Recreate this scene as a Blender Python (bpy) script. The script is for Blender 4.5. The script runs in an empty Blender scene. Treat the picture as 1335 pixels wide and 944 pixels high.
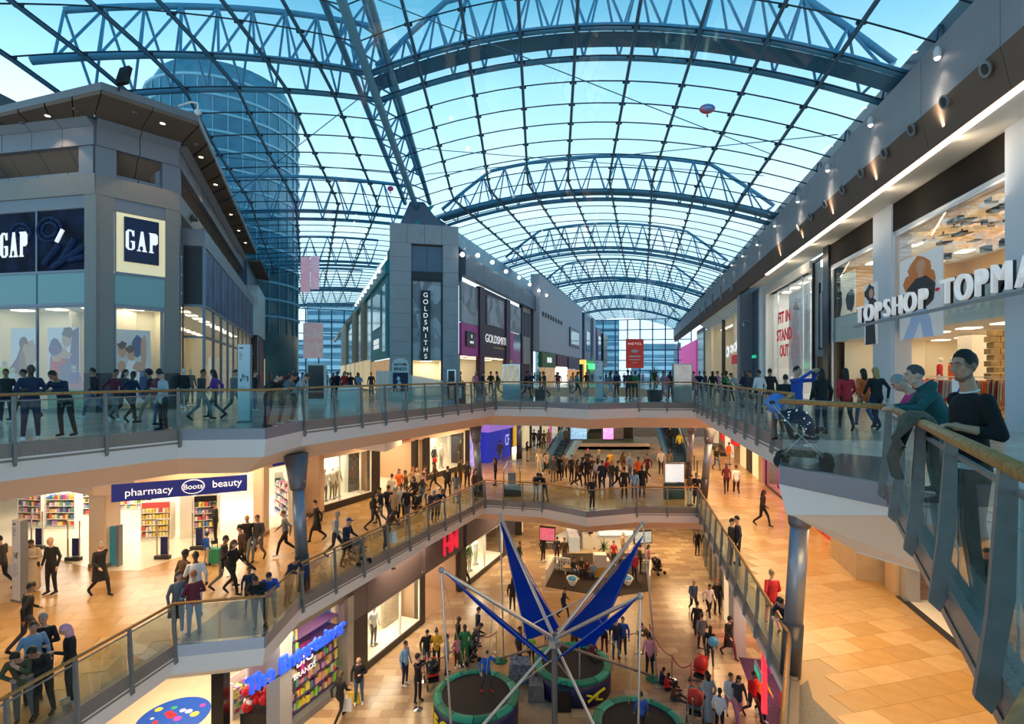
import bpy, bmesh, math, random
from mathutils import Vector, Matrix, Quaternion
from mathutils.geometry import tessellate_polygon
PI = math.pi
random.seed(7)
scene = bpy.context.scene
COL = scene.collection
# ------------------------------------------------------------------ camera, sky, exposure
FPX, CX, HY, EYE = 680.0, 667.5, 487.0, 1.6
cam_data = bpy.data.cameras.new('camera')
cam_data.sensor_fit = 'HORIZONTAL'
cam_data.sensor_width = 36.0
cam_data.lens = 36.0 * FPX / 1335.0
cam_data.shift_y = 15.0 / 1335.0
cam_data.clip_start = 0.05
cam_data.clip_end = 1500
cam = bpy.data.objects.new('camera', cam_data)
cam.location = (0, 0, EYE)
cam.rotation_euler = (PI / 2, 0, 0)
COL.objects.link(cam)
scene.camera = cam
scene.view_settings.view_transform = 'Standard'
scene.view_settings.look = 'None'
scene.view_settings.gamma = 1.0
scene.view_settings.exposure = 0.0
scene.cycles.transparent_max_bounces = 24
scene.cycles.max_bounces = 6
scene.cycles.sample_clamp_indirect = 4.0
scene.cycles.caustics_reflective = False
scene.cycles.caustics_refractive = False
world = bpy.data.worlds.new('sky')
scene.world = world
world.use_nodes = True
nt = world.node_tree
nt.nodes.clear()
n_out = nt.nodes.new('ShaderNodeOutputWorld')
n_bg = nt.nodes.new('ShaderNodeBackground')
n_tc = nt.nodes.new('ShaderNodeTexCoord')
n_sep = nt.nodes.new('ShaderNodeSeparateXYZ')
n_rmp = nt.nodes.new('ShaderNodeValToRGB')
n_noi = nt.nodes.new('ShaderNodeTexNoise')
n_mul = nt.nodes.new('ShaderNodeMath'); n_mul.operation = 'MULTIPLY_ADD'
nt.links.new(n_tc.outputs['Generated'], n_sep.inputs[0])
nt.links.new(n_tc.outputs['Generated'], n_noi.inputs['Vector'])
n_noi.inputs['Scale'].default_value = 2.2
n_noi.inputs['Detail'].default_value = 3
n_mul.inputs[1].default_value = 0.10
nt.links.new(n_noi.outputs['Fac'], n_mul.inputs[0])
n_az = nt.nodes.new('ShaderNodeMath'); n_az.operation = 'MULTIPLY_ADD'; n_az.inputs[1].default_value = -0.28
n_ad = nt.nodes.new('ShaderNodeMath'); n_ad.operation = 'ADD'; n_ad.inputs[1].default_value = 0.22
nt.links.new(n_sep.outputs['Y'], n_az.inputs[0]); nt.links.new(n_sep.outputs['Z'], n_az.inputs[2])
nt.links.new(n_az.outputs[0], n_ad.inputs[0]); nt.links.new(n_ad.outputs[0], n_mul.inputs[2])
nt.links.new(n_mul.outputs[0], n_rmp.inputs[0])
els = n_rmp.color_ramp.elements
els[0].position = 0.0;  els[0].color = (0.72, 0.88, 0.97, 1)
els[1].position = 0.34; els[1].color = (0.80, 0.93, 1.0, 1)
e = els.new(0.50); e.color = (0.46, 0.74, 0.90, 1)
e = els.new(0.63); e.color = (0.14, 0.42, 0.60, 1)
e = els.new(0.84); e.color = (0.05, 0.22, 0.36, 1)
ORD = ('first', 'second', 'third', 'fourth', 'fifth', 'sixth', 'seventh', 'eighth', 'ninth', 'tenth', 'eleventh')
nt.links.new(n_rmp.outputs[0], n_bg.inputs['Color'])
n_bg.inputs['Strength'].default_value = 1.6
nt.links.new(n_bg.outputs[0], n_out.inputs[0])
def area(name, loc, sx, sy, power, color, rot=(0, 0, 0)):
 l = bpy.data.lights.new(name, 'AREA')
 l.shape = 'RECTANGLE'; l.size = sx; l.size_y = sy
 l.energy = power; l.color = color
 o = bpy.data.objects.new(name, l)
 o.location = loc; o.rotation_euler = rot
 COL.objects.link(o)
 return o
WARM = (1.0, 0.70, 0.36)
WARMW = (1.0, 0.86, 0.66)
for (x, y, a) in ((-12, 14, 0), (-10.5, 20, -.4), (-5.5, 27, -.45), (-2, 35, -.45)):
 area('ceiling_light_upper', (x, y, -1.36), 4, 3, 250, WARM, (0, 0, a))
for (x, y) in ((7.5, 8), (9.2, 14), (11, 21), (12.5, 28), (14.5, 36), (6, 36), (6, 44), (16, 46)):
 area('ceiling_light_upper', (x, y, -1.36), 3.5, 4, 270, WARM)
for (x, y) in ((-6.8, 18), (-5, 24), (0, 34), (7, 33), (4, 44), (12, 36), (10.2, 20), (11, 27), (10, 48)):
 area('ceiling_light_lower', (x, y, -6.75), 2.0, 4, 300, WARM)
# ------------------------------------------------------------------ helpers
def gp(px, py, z=0.0):
 """ground point seen at a pixel, on the level z"""
 Y = FPX * (EYE - z) / (py - HY)
 return ((px - CX) * Y / FPX, Y)
def at(px, py, Y):
 return Vector(((px - CX) * Y / FPX, Y, EYE - (py - HY) * Y / FPX))
_mats = {}
def mat(name, col, rough=0.5, metal=0.0, emit=0.0, noise=0.0, nscale=8.0, bump=0.0, alpha=None, ecol=None, spec=None, col2=None, tex='noise', trans=0.0):
 if name in _mats: return _mats[name]
 m = bpy.data.materials.new(name); m.use_nodes = True
 nt = m.node_tree; b = nt.nodes['Principled BSDF']
 b.inputs['Base Color'].default_value = (*col, 1)
 b.inputs['Roughness'].default_value = rough
 b.inputs['Metallic'].default_value = metal
 if spec is not None: b.inputs['Specular IOR Level'].default_value = spec
 if noise > 0 or col2 or bump > 0:
  tc = nt.nodes.new('ShaderNodeTexCoord')
  if tex == 'voronoi':
   n = nt.nodes.new('ShaderNodeTexVoronoi'); fac = n.outputs['Color']
  elif tex == 'wave':
   n = nt.nodes.new('ShaderNodeTexWave'); fac = n.outputs['Fac']; n.inputs['Distortion'].default_value = 3
  else:
   n = nt.nodes.new('ShaderNodeTexNoise'); fac = n.outputs['Fac']; n.inputs['Detail'].default_value = 5
  n.inputs['Scale'].default_value = nscale
  nt.links.new(tc.outputs['Object'], n.inputs['Vector'])
  r = nt.nodes.new('ShaderNodeValToRGB')
  c2 = col2 or tuple(max(0, c * (1 - noise)) for c in col)
  r.color_ramp.elements[0].position = 0.3; r.color_ramp.elements[0].color = (*c2, 1)
  r.color_ramp.elements[1].position = 0.7; r.color_ramp.elements[1].color = (*col, 1)
  nt.links.new(fac, r.inputs[0])
  nt.links.new(r.outputs[0], b.inputs['Base Color'])
  if bump > 0:
   bp = nt.nodes.new('ShaderNodeBump'); bp.inputs['Strength'].default_value = bump
   nt.links.new(fac, bp.inputs['Height']); nt.links.new(bp.outputs[0], b.inputs['Normal'])
 if emit > 0:
  b.inputs['Emission Color'].default_value = (*(ecol or col), 1)
  b.inputs['Emission Strength'].default_value = emit
 _mats[name] = m
 return m
def glass(name, tint, gloss=0.12, rough=0.02, fres=0.40):
 if name in _mats: return _mats[name]
 m = bpy.data.materials.new(name); m.use_nodes = True
 nt = m.node_tree; nt.nodes.clear()
 o = nt.nodes.new('ShaderNodeOutputMaterial'); mx = nt.nodes.new('ShaderNodeMixShader')
 t = nt.nodes.new('ShaderNodeBsdfTransparent'); g = nt.nodes.new('ShaderNodeBsdfGlossy')
 lw = nt.nodes.new('ShaderNodeLayerWeight'); lw.inputs[0].default_value = 0.25
 mm = nt.nodes.new('ShaderNodeMath'); mm.operation = 'MULTIPLY_ADD'
 mm.inputs[1].default_value = fres; mm.inputs[2].default_value = gloss * 0.4
 t.inputs[0].default_value = (*tint, 1); g.inputs['Roughness'].default_value = rough
 nt.links.new(lw.outputs['Fresnel'], mm.inputs[0]); nt.links.new(mm.outputs[0], mx.inputs[0])
 nt.links.new(t.outputs[0], mx.inputs[1]); nt.links.new(g.outputs[0], mx.inputs[2])
 nt.links.new(mx.outputs[0], o.inputs[0])
 _mats[name] = m
 return m
class MB:
 """collects shapes into one mesh"""
 def __init__(s): s.v = []; s.f = []; s.mi = []; s.cur = 0
 def add(s, vs, fs):
  b = len(s.v); s.v += [tuple(v) for v in vs]
  for f in fs: s.f.append(tuple(i + b for i in f)); s.mi.append(s.cur)
 def hexa(s, p):
  s.add(p, [(0, 3, 2, 1), (4, 5, 6, 7), (0, 1, 5, 4), (1, 2, 6, 5), (2, 3, 7, 6), (3, 0, 4, 7)])
 def box(s, x0, x1, y0, y1, z0, z1):
  s.hexa([(x0, y0, z0), (x1, y0, z0), (x1, y1, z0), (x0, y1, z0), (x0, y0, z1), (x1, y0, z1), (x1, y1, z1), (x0, y1, z1)])
 def fbox(s, fr, u0, u1, z0, z1, w0, w1):
  P = fr.pt
  s.hexa([P(u0, w0, z0), P(u1, w0, z0), P(u1, w1, z0), P(u0, w1, z0), P(u0, w0, z1), P(u1, w0, z1), P(u1, w1, z1), P(u0, w1, z1)])
 def prism(s, poly, z0, z1, holes=()):
  loops = [list(poly)] + [list(h) for h in holes]
  flat = [p for l in loops for p in l]
  tris = tessellate_polygon([[Vector((x, y, 0)) for x, y in l] for l in loops])
  n = len(flat)
  fs = [tuple(t) for t in tris] + [tuple(i + n for i in reversed(t)) for t in tris]
  k = 0
  for l in loops:
   m = len(l)
   for i in range(m): fs.append((k + i, k + (i + 1) % m, k + (i + 1) % m + n, k + i + n))
   k += m
  s.add([(x, y, z1) for x, y in flat] + [(x, y, z0) for x, y in flat], fs)
 def tube(s, pts, r, n=8, rad=None, cap=True):
  pts = [Vector(p) for p in pts]; m = len(pts); vs = []; fs = []
  up = Vector((0, 0, 1)); prev = None
  for i, p in enumerate(pts):
   d = (pts[min(i + 1, m - 1)] - pts[max(i - 1, 0)])
   if d.length < 1e-9: d = Vector((0, 0, 1))
   d.normalize()
   if prev is None:
    a = d.cross(up if abs(d.z) < .95 else Vector((1, 0, 0))).normalized()
   else:
    a = (prev - d * prev.dot(d)).normalized()
   prev = a; b = d.cross(a); rr = rad[i] if rad else r
   for k in range(n):
    t = 2 * PI * k / n
    vs.append(p + (a * math.cos(t) + b * math.sin(t)) * rr)
  for i in range(m - 1):
   for k in range(n):
    fs.append((i * n + k, i * n + (k + 1) % n, (i + 1) * n + (k + 1) % n, (i + 1) * n + k))
  if cap:
   fs.append(tuple(range(n - 1, -1, -1))); fs.append(tuple((m - 1) * n + k for k in range(n)))
  s.add(vs, fs)
 def lathe(s, c, prof, n=16, axis=None):
  """prof: list of (radius, height) round a vertical axis at c"""
  c = Vector(c); vs = []; fs = []; m = len(prof)
  q = Vector((0, 0, 1)).rotation_difference(Vector(axis).normalized()) if axis else Quaternion()
  for r, h in prof:
   for k in range(n):
    t = 2 * PI * k / n
    vs.append(c + q @ Vector((r * math.cos(t), r * math.sin(t), h)))
  for i in range(m - 1):
   for k in range(n): fs.append((i * n + k, i * n + (k + 1) % n, (i + 1) * n + (k + 1) % n, (i + 1) * n + k))
  fs.append(tuple(range(n - 1, -1, -1))); fs.append(tuple((m - 1) * n + k for k in range(n)))
  s.add(vs, fs)
 def ball(s, c, rx, ry=None, rz=None, n=10, m=7, q=None):
  ry = ry or rx; rz = rz or rx; c = Vector(c); vs = []; fs = []
  for i in range(1, m):
   ph = PI * i / m
   for k in range(n):
    t = 2 * PI * k / n
    v = Vector((rx * math.sin(ph) * math.cos(t), ry * math.sin(ph) * math.sin(t), rz * math.cos(ph)))
    vs.append(c + (q @ v if q else v))
  top = len(vs); v = Vector((0, 0, rz)); vs.append(c + (q @ v if q else v)); vs.append(c - (q @ v if q else v))
  for i in range(m - 2):
   for k in range(n): fs.append((i * n + k, (i + 1) * n + k, (i + 1) * n + (k + 1) % n, i * n + (k + 1) % n))
  for k in range(n):
   fs.append((top, k, (k + 1) % n)); fs.append((top + 1, (m - 2) * n + (k + 1) % n, (m - 2) * n + k))
  s.add(vs, fs)
 def poly(s, fr, pts, w0, w1):
  """flat outline (u,z) given in a facade frame, from w0 to w1 thick"""
  tris = tessellate_polygon([[Vector((u, z, 0)) for u, z in pts]]); n = len(pts)
  fs = [tuple(t) for t in tris] + [tuple(i + n for i in reversed(t)) for t in tris] + [(i, (i + 1) % n, (i + 1) % n + n, i + n) for i in range(n)]
  s.add([fr.pt(u, w1, z) for u, z in pts] + [fr.pt(u, w0, z) for u, z in pts], fs)
 def mesh(s, name, mats, smooth=False):
  me = bpy.data.meshes.new(name); me.from_pydata(s.v, [], s.f)
  for m in (mats if isinstance(mats, (list, tuple)) else [mats]): me.materials.append(m)
  if any(s.mi): me.polygons.foreach_set('material_index', s.mi)
  if smooth: me.polygons.foreach_set('use_smooth', [True] * len(me.polygons))
  me.update()
  return me
 def build(s, name, mats, parent=None, smooth=False, **kw):
  me = s.mesh(name, mats, smooth)
  o = bpy.data.objects.new(name, me); COL.objects.link(o)
  if parent: attach(o, parent)
  tag(o, **kw)
  return o
def attach(o, parent):
 o.parent = parent
 o.matrix_parent_inverse = parent.matrix_world.inverted() if parent.location.length == 0 and parent.rotation_euler[2] == 0 else wm(parent).inverted()
def wm(o):
 m = o.matrix_basis.copy()
 return (wm(o.parent) @ o.matrix_parent_inverse @ m) if o.parent else m
def tag(o, label=None, cat=None, group=None, kind=None):
 if label: o['label'] = label
 if cat: o['category'] = cat
 if group: o['group'] = group
 if kind: o['kind'] = kind
def empty(name, loc=(0, 0, 0), rz=0, parent=None, **kw):
 o = bpy.data.objects.new(name, None); COL.objects.link(o); o.location = loc; o.rotation_euler = (0, 0, rz)
 o.empty_display_size = .1
 if parent: attach(o, parent)
 tag(o, **kw)
 return o
def put(me, name, M, parent=None, **kw):
 """a copy of a shared mesh at the world matrix M"""
 o = bpy.data.objects.new(name, me); COL.objects.link(o)
 o.matrix_basis = M
 if parent: attach(o, parent)
 tag(o, **kw)
 return o
def box_obj(name, fr, u0, u1, z0, z1, w0, w1, m, parent=None, **kw):
 b = MB(); b.fbox(fr, u0, u1, z0, z1, w0, w1)
 return b.build(name, m, parent, **kw)
_unit = {}
def rod(p1, p2, r, m, parent, name, n=6, **kw):
 key = (m.name, n)
 if key not in _unit:
  b = MB(); b.tube([(0, 0, 0), (0, 0, 1)], 1.0, n); _unit[key] = b.mesh('rod', m, smooth=True)
 p1 = Vector(p1); p2 = Vector(p2); d = p2 - p1
 q = Vector((0, 0, 1)).rotation_difference(d.normalized())
 M = Matrix.Translation(p1) @ q.to_matrix().to_4x4() @ Matrix.Diagonal((r, r, d.length, 1))
 return put(_unit[key], name, M, parent, **kw)
class Fr:
 """vertical facade frame: u along, w out towards the void, z up"""
 def __init__(s, O, d, n=None):
  s.O = Vector(O); s.d = Vector(d).normalized()
  s.n = Vector(n).normalized() if n else Vector((s.d.y, -s.d.x))
 @staticmethod
 def span(a, b, side=1):
  f = Fr(a, (b[0] - a[0], b[1] - a[1])); f.L = math.dist(a, b)
  if side < 0: f.n = -f.n
  return f
 def pt(s, u, w, z):
  p = s.O + s.d * u + s.n * w
  return Vector((p.x, p.y, z))
 def u(s, px, w=0):
  k = (px - CX) / FPX; b = s.O + s.n * w
  return (k * b.y - b.x) / (s.d.x - k * s.d.y)
 def z(s, px, py, w=0):
  Y = (s.O + s.d * s.u(px, w) + s.n * w).y
  return EYE - (py - HY) * Y / FPX
 def rot(s):
  ex = Vector((s.d.x, s.d.y, 0)); ez = Vector((s.n.x, s.n.y, 0)); ey = Vector((0, 0, 1))
  if ex.cross(ey).dot(ez) < 0: ex = -ex
  return Matrix((ex, ey, ez)).transposed()
def text(name, s, fr, u, z, w, size, m, parent=None, sx=1.0, depth=0.02, align='CENTER', off=0.0, vertical=False, **kw):
 cu = bpy.data.curves.new(name, 'FONT'); cu.body = s; cu.size = size; cu.extrude = depth / 2; cu.offset = off
 cu.align_x = align; cu.align_y = 'CENTER'
 if vertical: cu.space_line = .78
 o = bpy.data.objects.new(name + '_t', cu)
 me = bpy.data.meshes.new_from_object(o)
 bpy.data.objects.remove(o); bpy.data.curves.remove(cu)
 me.name = name; me.materials.clear(); me.materials.append(m)
 M = Matrix.Translation(fr.pt(u, w, z)) @ fr.rot().to_4x4() @ Matrix.Diagonal((sx, 1, 1, 1))
 return put(me, name, M, parent, **kw)
def letters(word, fr, u, z, w, size, m, parent, sx=1.0, depth=.05, gap=0.0, off=0.0, dz=0.0):
 """each letter its own part; u is the left end as read; returns end"""
 adv = {'I': .32, 'M': .86, 'W': .98, 'O': .8, 'S': .64, ' ': .3, 'i': .26, 'l': .25, 't': .34, 'r': .4, 'm': .86, 'G': .78, 'H': .74, 'T': .6, 'E': .66, 'P': .68, 'A': .72}
 ex = fr.rot().col[0]; s = 1 if ex.dot(Vector((fr.d.x, fr.d.y, 0))) > 0 else -1
 x = u
 for ch in word:
  a = adv.get(ch, .6) * size * sx + gap
  if ch != ' ':
   text('letter', ch, fr, x + s * a / 2, z, w, size, m, parent, sx=sx, depth=depth, off=off)
  x += s * a
 return x
def inside(p, poly):
 x, y = p; c = False; n = len(poly)
 for i in range(n):
  x1, y1 = poly[i]; x2, y2 = poly[(i + 1) % n]
  if (y1 > y) != (y2 > y) and x < (x2 - x1) * (y - y1) / (y2 - y1) + x1: c = not c
 return c
def offset_poly(poly, d):
 """open polyline shifted by d to its left side"""
 out = []
 n = len(poly)
 for i in range(n):
  p = Vector(poly[i]); ds = []
  if i > 0: ds.append((p - Vector(poly[i - 1])).normalized())
  if i < n - 1: ds.append((Vector(poly[i + 1]) - p).normalized())
  ns = [Vector((-t.y, t.x)) for t in ds]
  a = ns[0] if len(ns) == 1 else (ns[0] + ns[1]).normalized()
  k = 1.0 if len(ns) == 1 else 1 / max(.4, a.dot(ns[0]))
  out.append(tuple(p + a * d * k))
 return out
# ------------------------------------------------------------------ materials
white = mat('white_paint', (.78, .77, .75), .45)
cream = mat('cream_soffit', (.86, .66, .50), .6)
fascia_m = mat('white_fascia', (.84, .78, .75), .45)
granite = mat('brown_granite', (.36, .29, .25), .35, noise=.55, nscale=60)
dgranite = mat('dark_granite', (.07, .07, .08), .3, noise=.5, nscale=60)
steel = mat('brushed_steel', (.42, .43, .45), .35, .6)
apron = mat('steel_apron', (.30, .31, .36), .32, .5)
post_m = mat('post_steel', (.27, .24, .22), .5, .05, noise=.2, nscale=10)
wood = mat('rail_wood', (.56, .29, .10), .4, noise=.35, nscale=22, col2=(.36, .16, .05), bump=.03, spec=.25)
balglass = glass('balustrade_glass', (.86, .94, .92), .08, fres=.26)
tile1 = [mat('limestone_%s' % n, c, .26, noise=.14, nscale=3) for n, c in (('honey', (.56, .355, .165)), ('amber', (.50, .30, .12)), ('sand', (.62, .41, .20)), ('gold', (.54, .32, .12)))]
tile0 = [mat('stone_%s' % n, c, .22, noise=.14, nscale=3) for n, c in (('buff', (.52, .37, .24)), ('rose', (.43, .29, .19)), ('pale', (.62, .46, .30)), ('tan', (.47, .32, .19)))]
tile2 = [mat('marble_%s' % n, c, .17, noise=.12, nscale=2) for n, c in (('cream', (.62, .52, .41)), ('ivory', (.68, .58, .46)), ('fawn', (.56, .46, .36)))]
grout1 = mat('grout_honey', (.42, .28, .15), .4)
grout0 = mat('grout_buff', (.42, .32, .22), .4)
grout2 = mat('grout_cream', (.50, .42, .34), .2)
Z2, Z1, Z0 = 0.0, -5.4, -10.6
# ------------------------------------------------------------------ voids
V2 = [(.02, .15), (-12.5, 8.2), (-10.7, 11.2), (-9.0, 14.07), (-6.76, 14.3), (-6.6, 16.5), (-.9, 28.3), (1.8, 27.7), (3.85, 26.1), (6.6, 27.1), (9.4, 26.8), (6.2, 11.5), (4.38, 8.5), (5.08, 7.04), (1.80, 1.48)]
V1 = [(-.3, 1.5), (-9.4, 7.6), (-9.16, 9.45), (-8.6, 13.25), (-6.5, 13.7), (-6.5, 16.1), (-1.5, 28.6), (1.6, 27.8), (3.74, 26.1), (6.45, 26.9), (9.55, 26.8), (6.24, 11.77), (4.5, 8.7), (5.0, 7.0), (1.75, 1.9)]
OUT2 = [(-50, -6), (40, -6), (48, 130), (-60, 130)]
OUT1 = [(-40, -6), (30, -6), (38, 90), (-40, 90)]
ESC2 = [(1.5, 36), (13.5, 36), (13.5, 60), (1.5, 60)]
ESC1 = [(3.6, 48), (13.2, 48), (13.2, 50), (3.6, 50)]
def slab(name, outer, holes, z0, z1, m, **kw):
 b = MB(); b.prism(outer, z0, z1, holes)
 return b.build(name, m, None, kind='structure', **kw)
fl2 = slab('floor', OUT2, [V2, ESC2], -.03, -.004, grout2, label='pale polished marble floor of the top shopping level', )
fl1 = slab('floor', OUT1, [V1, ESC1], Z1 - .03, Z1 - .004, grout1, label='honey limestone floor of the middle shopping level')
fl0 = slab('floor', [(-30, 5), (30, 5), (36, 90), (-30, 90)], [], Z0 - .3, Z0 - .004, grout0, label='buff stone floor of the ground level')
def lines_in(poly, s):
 pass
b = MB(); b.prism(OUT2, -1.3, -.031, [offset_poly(V2 + [V2[0]], 1.05)[:-1], ESC2]); b.build('ceiling', cream, kind='structure', label='cream ceiling under the top level walkways')
b = MB(); b.prism(OUT1, Z1 - 1.3, Z1 - .031, [offset_poly(V1 + [V1[0]], 1.05)[:-1], ESC1]); b.build('ceiling', cream, kind='structure', label='cream ceiling under the middle level walkways')
def visible(p):
 if p[1] < .6: return False
 px = CX + FPX * p[0] / p[1]; py = HY + FPX * (EYE - p[2]) / p[1]
 return -40 < px < 1375 and -40 < py < 984
def tiles(parent, z, region, holes, su, sv, ang, mats, skip=None, stagger=.5, limit=300, g=.008):
 d = Vector((math.cos(ang), math.sin(ang))); e = Vector((-d.y, d.x))
 us = [Vector(p).dot(d) for p in region]; vs = [Vector(p).dot(e) for p in region]
 meshes = []
 for m in mats:
  b = MB(); b.box(g / 2, su - g / 2, g / 2, sv - g / 2, -.006, .004); meshes.append(b.mesh('tile', m))
 rest = MB(); cand = []
 rnd = random.Random(3)
 j = math.floor(min(vs) / sv)
 while j * sv < max(vs):
  i = math.floor(min(us) / su) - 1
  while i * su < max(us):
   u0 = i * su + (stagger * su * (j % 2)); v0 = j * sv
   cs = [d * a + e * c for a, c in ((u0, v0), (u0 + su, v0), (u0 + su, v0 + sv), (u0, v0 + sv))]
   c = (cs[0] + cs[2]) / 2
   if all(inside(tuple(q), region) for q in cs) and not any(inside(tuple(q), h) for h in holes for q in cs + [c]) and visible((c.x, c.y, z)):
    cand.append((c.length, cs, rnd.randrange(len(mats))))
   i += 1
  j += 1
 cand.sort(key=lambda t: t[0])
 R = Matrix.Rotation(ang, 4, 'Z')
 for k, (_, cs, mi) in enumerate(cand):
  if k < limit:
   put(meshes[mi], 'tile', Matrix.Translation((cs[0].x, cs[0].y, z)) @ R, parent)
  else:
   gg = g / 2; rest.cur = mi
   q = [cs[0] + (d + e) * gg, cs[1] + (-d + e) * gg, cs[2] - (d + e) * gg, cs[3] + (d - e) * gg]
   rest.add([(p.x, p.y, z + .004) for p in q] + [(p.x, p.y, z - .004) for p in q], [(0, 1, 2, 3), (0, 4, 5, 1), (1, 5, 6, 2), (2, 6, 7, 3), (3, 7, 4, 0)])
 if rest.f: rest.build('tile_field', mats, parent, kind='stuff')
grow2 = offset_poly(V2 + [V2[0]], .3)[:-1]
grow1 = offset_poly(V1 + [V1[0]], .3)[:-1]
tiles(fl1, Z1, [(-22, 6), (15, 6), (24, 58), (-12, 58), (-24, 24)], [grow1, ESC1], .95, .62, .25, tile1)
tiles(fl0, Z0, [(-9.5, 14), (14, 14), (20, 62), (-4, 62)], [], .86, .43, .0, tile0)
tiles(fl2, 0.0, [(-17, 1), (16, 1), (30, 60), (-20, 60)], [grow2, ESC2], .9, .9, .23, tile2)
# ------------------------------------------------------------------ balcony edges
def edge(void, i0, i1, z, mode, first_post=True, last_post=True, spacing=1.55, near=False, name='balustrade', label='', rail_z=1.15, rail_r=.035):
 """one straight run of balcony edge with its curb or steel apron, glass, posts and rail"""
 a = Vector(void[i0]); c = Vector(void[i1]); fr = Fr.span(a, c); L = fr.L
 mid = (a + c) / 2
 if not inside(tuple(mid + fr.n * .05), void): fr.n = -fr.n
 th = empty(name, (mid.x, mid.y, z), 0, label=label, cat='railing', group='glass balustrades round the atrium void')
 if mode == 'curb':
  box_obj('stone_curb', fr, 0, L, z - (.18 if near else .30), z + .1, -.22, .02, granite, th)
 else:
  box_obj('steel_apron', fr, 0, L, z - .20, z + .10, -.10, .03, apron, th)
 n = max(1, round(L / spacing)); dw = -.05 if mode == 'curb' else 0
 for k in range(n):
  u0 = L * k / n + .03; u1 = L * (k + 1) / n - .03
  box_obj('glass_panel', fr, u0, u1, z + .1, z + (1.0 if mode == 'curb' else 1.1), dw - .006, dw + .006, balglass, th)
 if mode == 'curb':
  pm = None
  for k in range(0 if first_post else 1, n + 1 if last_post else n):
   u = L * k / n
   b = MB(); hw = .028
   lo = .30 if near else 0
   prof = [(-.04, 1.12), (.03, 1.12), (.075, .4), (.125, -.34 + lo), (.06, -.40 + lo), (.022, -.3 + lo), (.022, .1), (-.03, .5)]
   tris = tessellate_polygon([[Vector((w, h, 0)) for w, h in prof]]); m = len(prof)
   vs = [fr.pt(u - hw, w, z + h) for w, h in prof] + [fr.pt(u + hw, w, z + h) for w, h in prof]
   b.add(vs, [tuple(t) for t in tris] + [tuple(i + m for i in reversed(t)) for t in tris] + [(i, (i + 1) % m, (i + 1) % m + m, i + m) for i in range(m)])
   b.build('post', post_m, th)
  b = MB(); b.fbox(fr, 0, L, z + 1.0, z + 1.03, -.06, -.03); b.build('under_rail', post_m, th)
 b = MB(); b.tube([fr.pt(0, 0, z + rail_z), fr.pt(L, 0, z + rail_z)], rail_r, 12); b.build('handrail', wood, th, smooth=True)
 return th
def fascia(void, i0, i1, z, name='trim_1', deep=.45):
 pts = void + [void[0]]
 return
def fascia_ring(void, z, label):
 """white sloping fascia and cream lower lip all the way round the void"""
 ring = void + [void[0]]
 lv = [(-.03, z - .2), (.08, z - .70), (.20, z - .73), (1.1, z - 1.31)]
 def off(d):
  n = len(void); o = []
  for i in range(n):
   p0, p, p1 = Vector(void[i - 1]), Vector(void[i]), Vector(void[(i + 1) % n])
   a = (p - p0).normalized(); c = (p1 - p).normalized()
   na = Vector((a.y, -a.x)); nc = Vector((c.y, -c.x)); m = (na + nc).normalized()
   o.append(p + m * d / max(.5, m.dot(na)))
  return o
 test = off(.1); sgn = 1 if not inside(tuple(test[1]), void) else -1
 fz = [(.45 if (z == 0 and i in (0, 13, 14)) else 1.0) for i in range(len(void))]
 rings = [[(p.x, p.y, z + (h - z) * (fz[i] if h > z - 1.2 else 1)) for i, p in enumerate(off(sgn * d))] for d, h in lv]
 n = len(void)
 b = MB(); b.add(rings[0] + rings[1] + rings[2], [(k * n + i, k * n + (i + 1) % n, (k + 1) * n + (i + 1) % n, (k + 1) * n + i) for k in (0, 1) for i in range(n)])
 b.build('trim_1' if z > -1 else 'trim_2', fascia_m, kind='structure', label=label)
 b = MB(); b.add(rings[2] + rings[3], [(i, (i + 1) % n, n + (i + 1) % n, n + i) for i in range(n)])
 b.build('ceiling', cream, kind='structure', label='sloping cream soffit behind the ' + label)
fascia_ring(V2, Z2, 'white fascia round the top level void')
fascia_ring(V1, Z1, 'white fascia round the middle level void')
tl, ml = 'top level', 'middle level'
edge(V2, 1, 2, Z2, 'curb', label='balustrade on the top level at the far left edge of the photo', name='balustrade')
edge(V2, 2, 3, Z2, 'curb', first_post=False, label='balustrade in front of the corner shop with the navy square sign')
edge(V2, 3, 4, Z2, 'apron', spacing=2.4, label='postless glass bay on the top level in front of the white totem sign')
edge(V2, 4, 5, Z2, 'apron', spacing=2.4, label='short postless glass side of the top left bay where teenagers lean')
edge(V2, 5, 6, Z2, 'curb', spacing=1.3, label='long top level balustrade running to the far left corner past the grey pylon')
edge(V2, 6, 7, Z2, 'curb', spacing=1.3, label='far top level balustrade left of the pointed glass bay')
edge(V2, 7, 8, Z2, 'apron', spacing=2.6, label='left half of the pointed glass bay on the far side of the top level')
edge(V2, 8, 9, Z2, 'apron', spacing=2.6, label='right half of the pointed glass bay on the far side of the top level')
edge(V2, 9, 10, Z2, 'curb', spacing=1.3, label='far top level balustrade beside the silver framed screen')
edge(V2, 10, 11, Z2, 'curb', spacing=1.45, label='long top level balustrade on the right below the white shopfront')
edge(V2, 12, 13, Z2, 'apron', spacing=1.2, rail_r=.04, label='postless glass bay on the right in front of the spotted pushchair')
edge(V2, 11, 12, Z2, 'apron', spacing=3.6, label='side glass of the right hand bay behind the spotted pushchair')
edge(V2, 13, 14, Z2, 'curb', spacing=1.3, rail_r=.042, near=True, label='near right balustrade with broad steel posts where two men lean')
edge(V2, 14, 0, Z2, 'curb', spacing=1.2, rail_r=.05, near=True, label='nearest balustrade with the thick wooden rail across the bottom right corner')
edge(V2, 0, 1, Z2, 'curb', spacing=1.2, rail_r=.035, label='near left balustrade whose wooden rail shows in the bottom left corner')
edge(V1, 1, 2, Z1, 'curb', label='middle level balustrade turning away at the bottom left corner')
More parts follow.
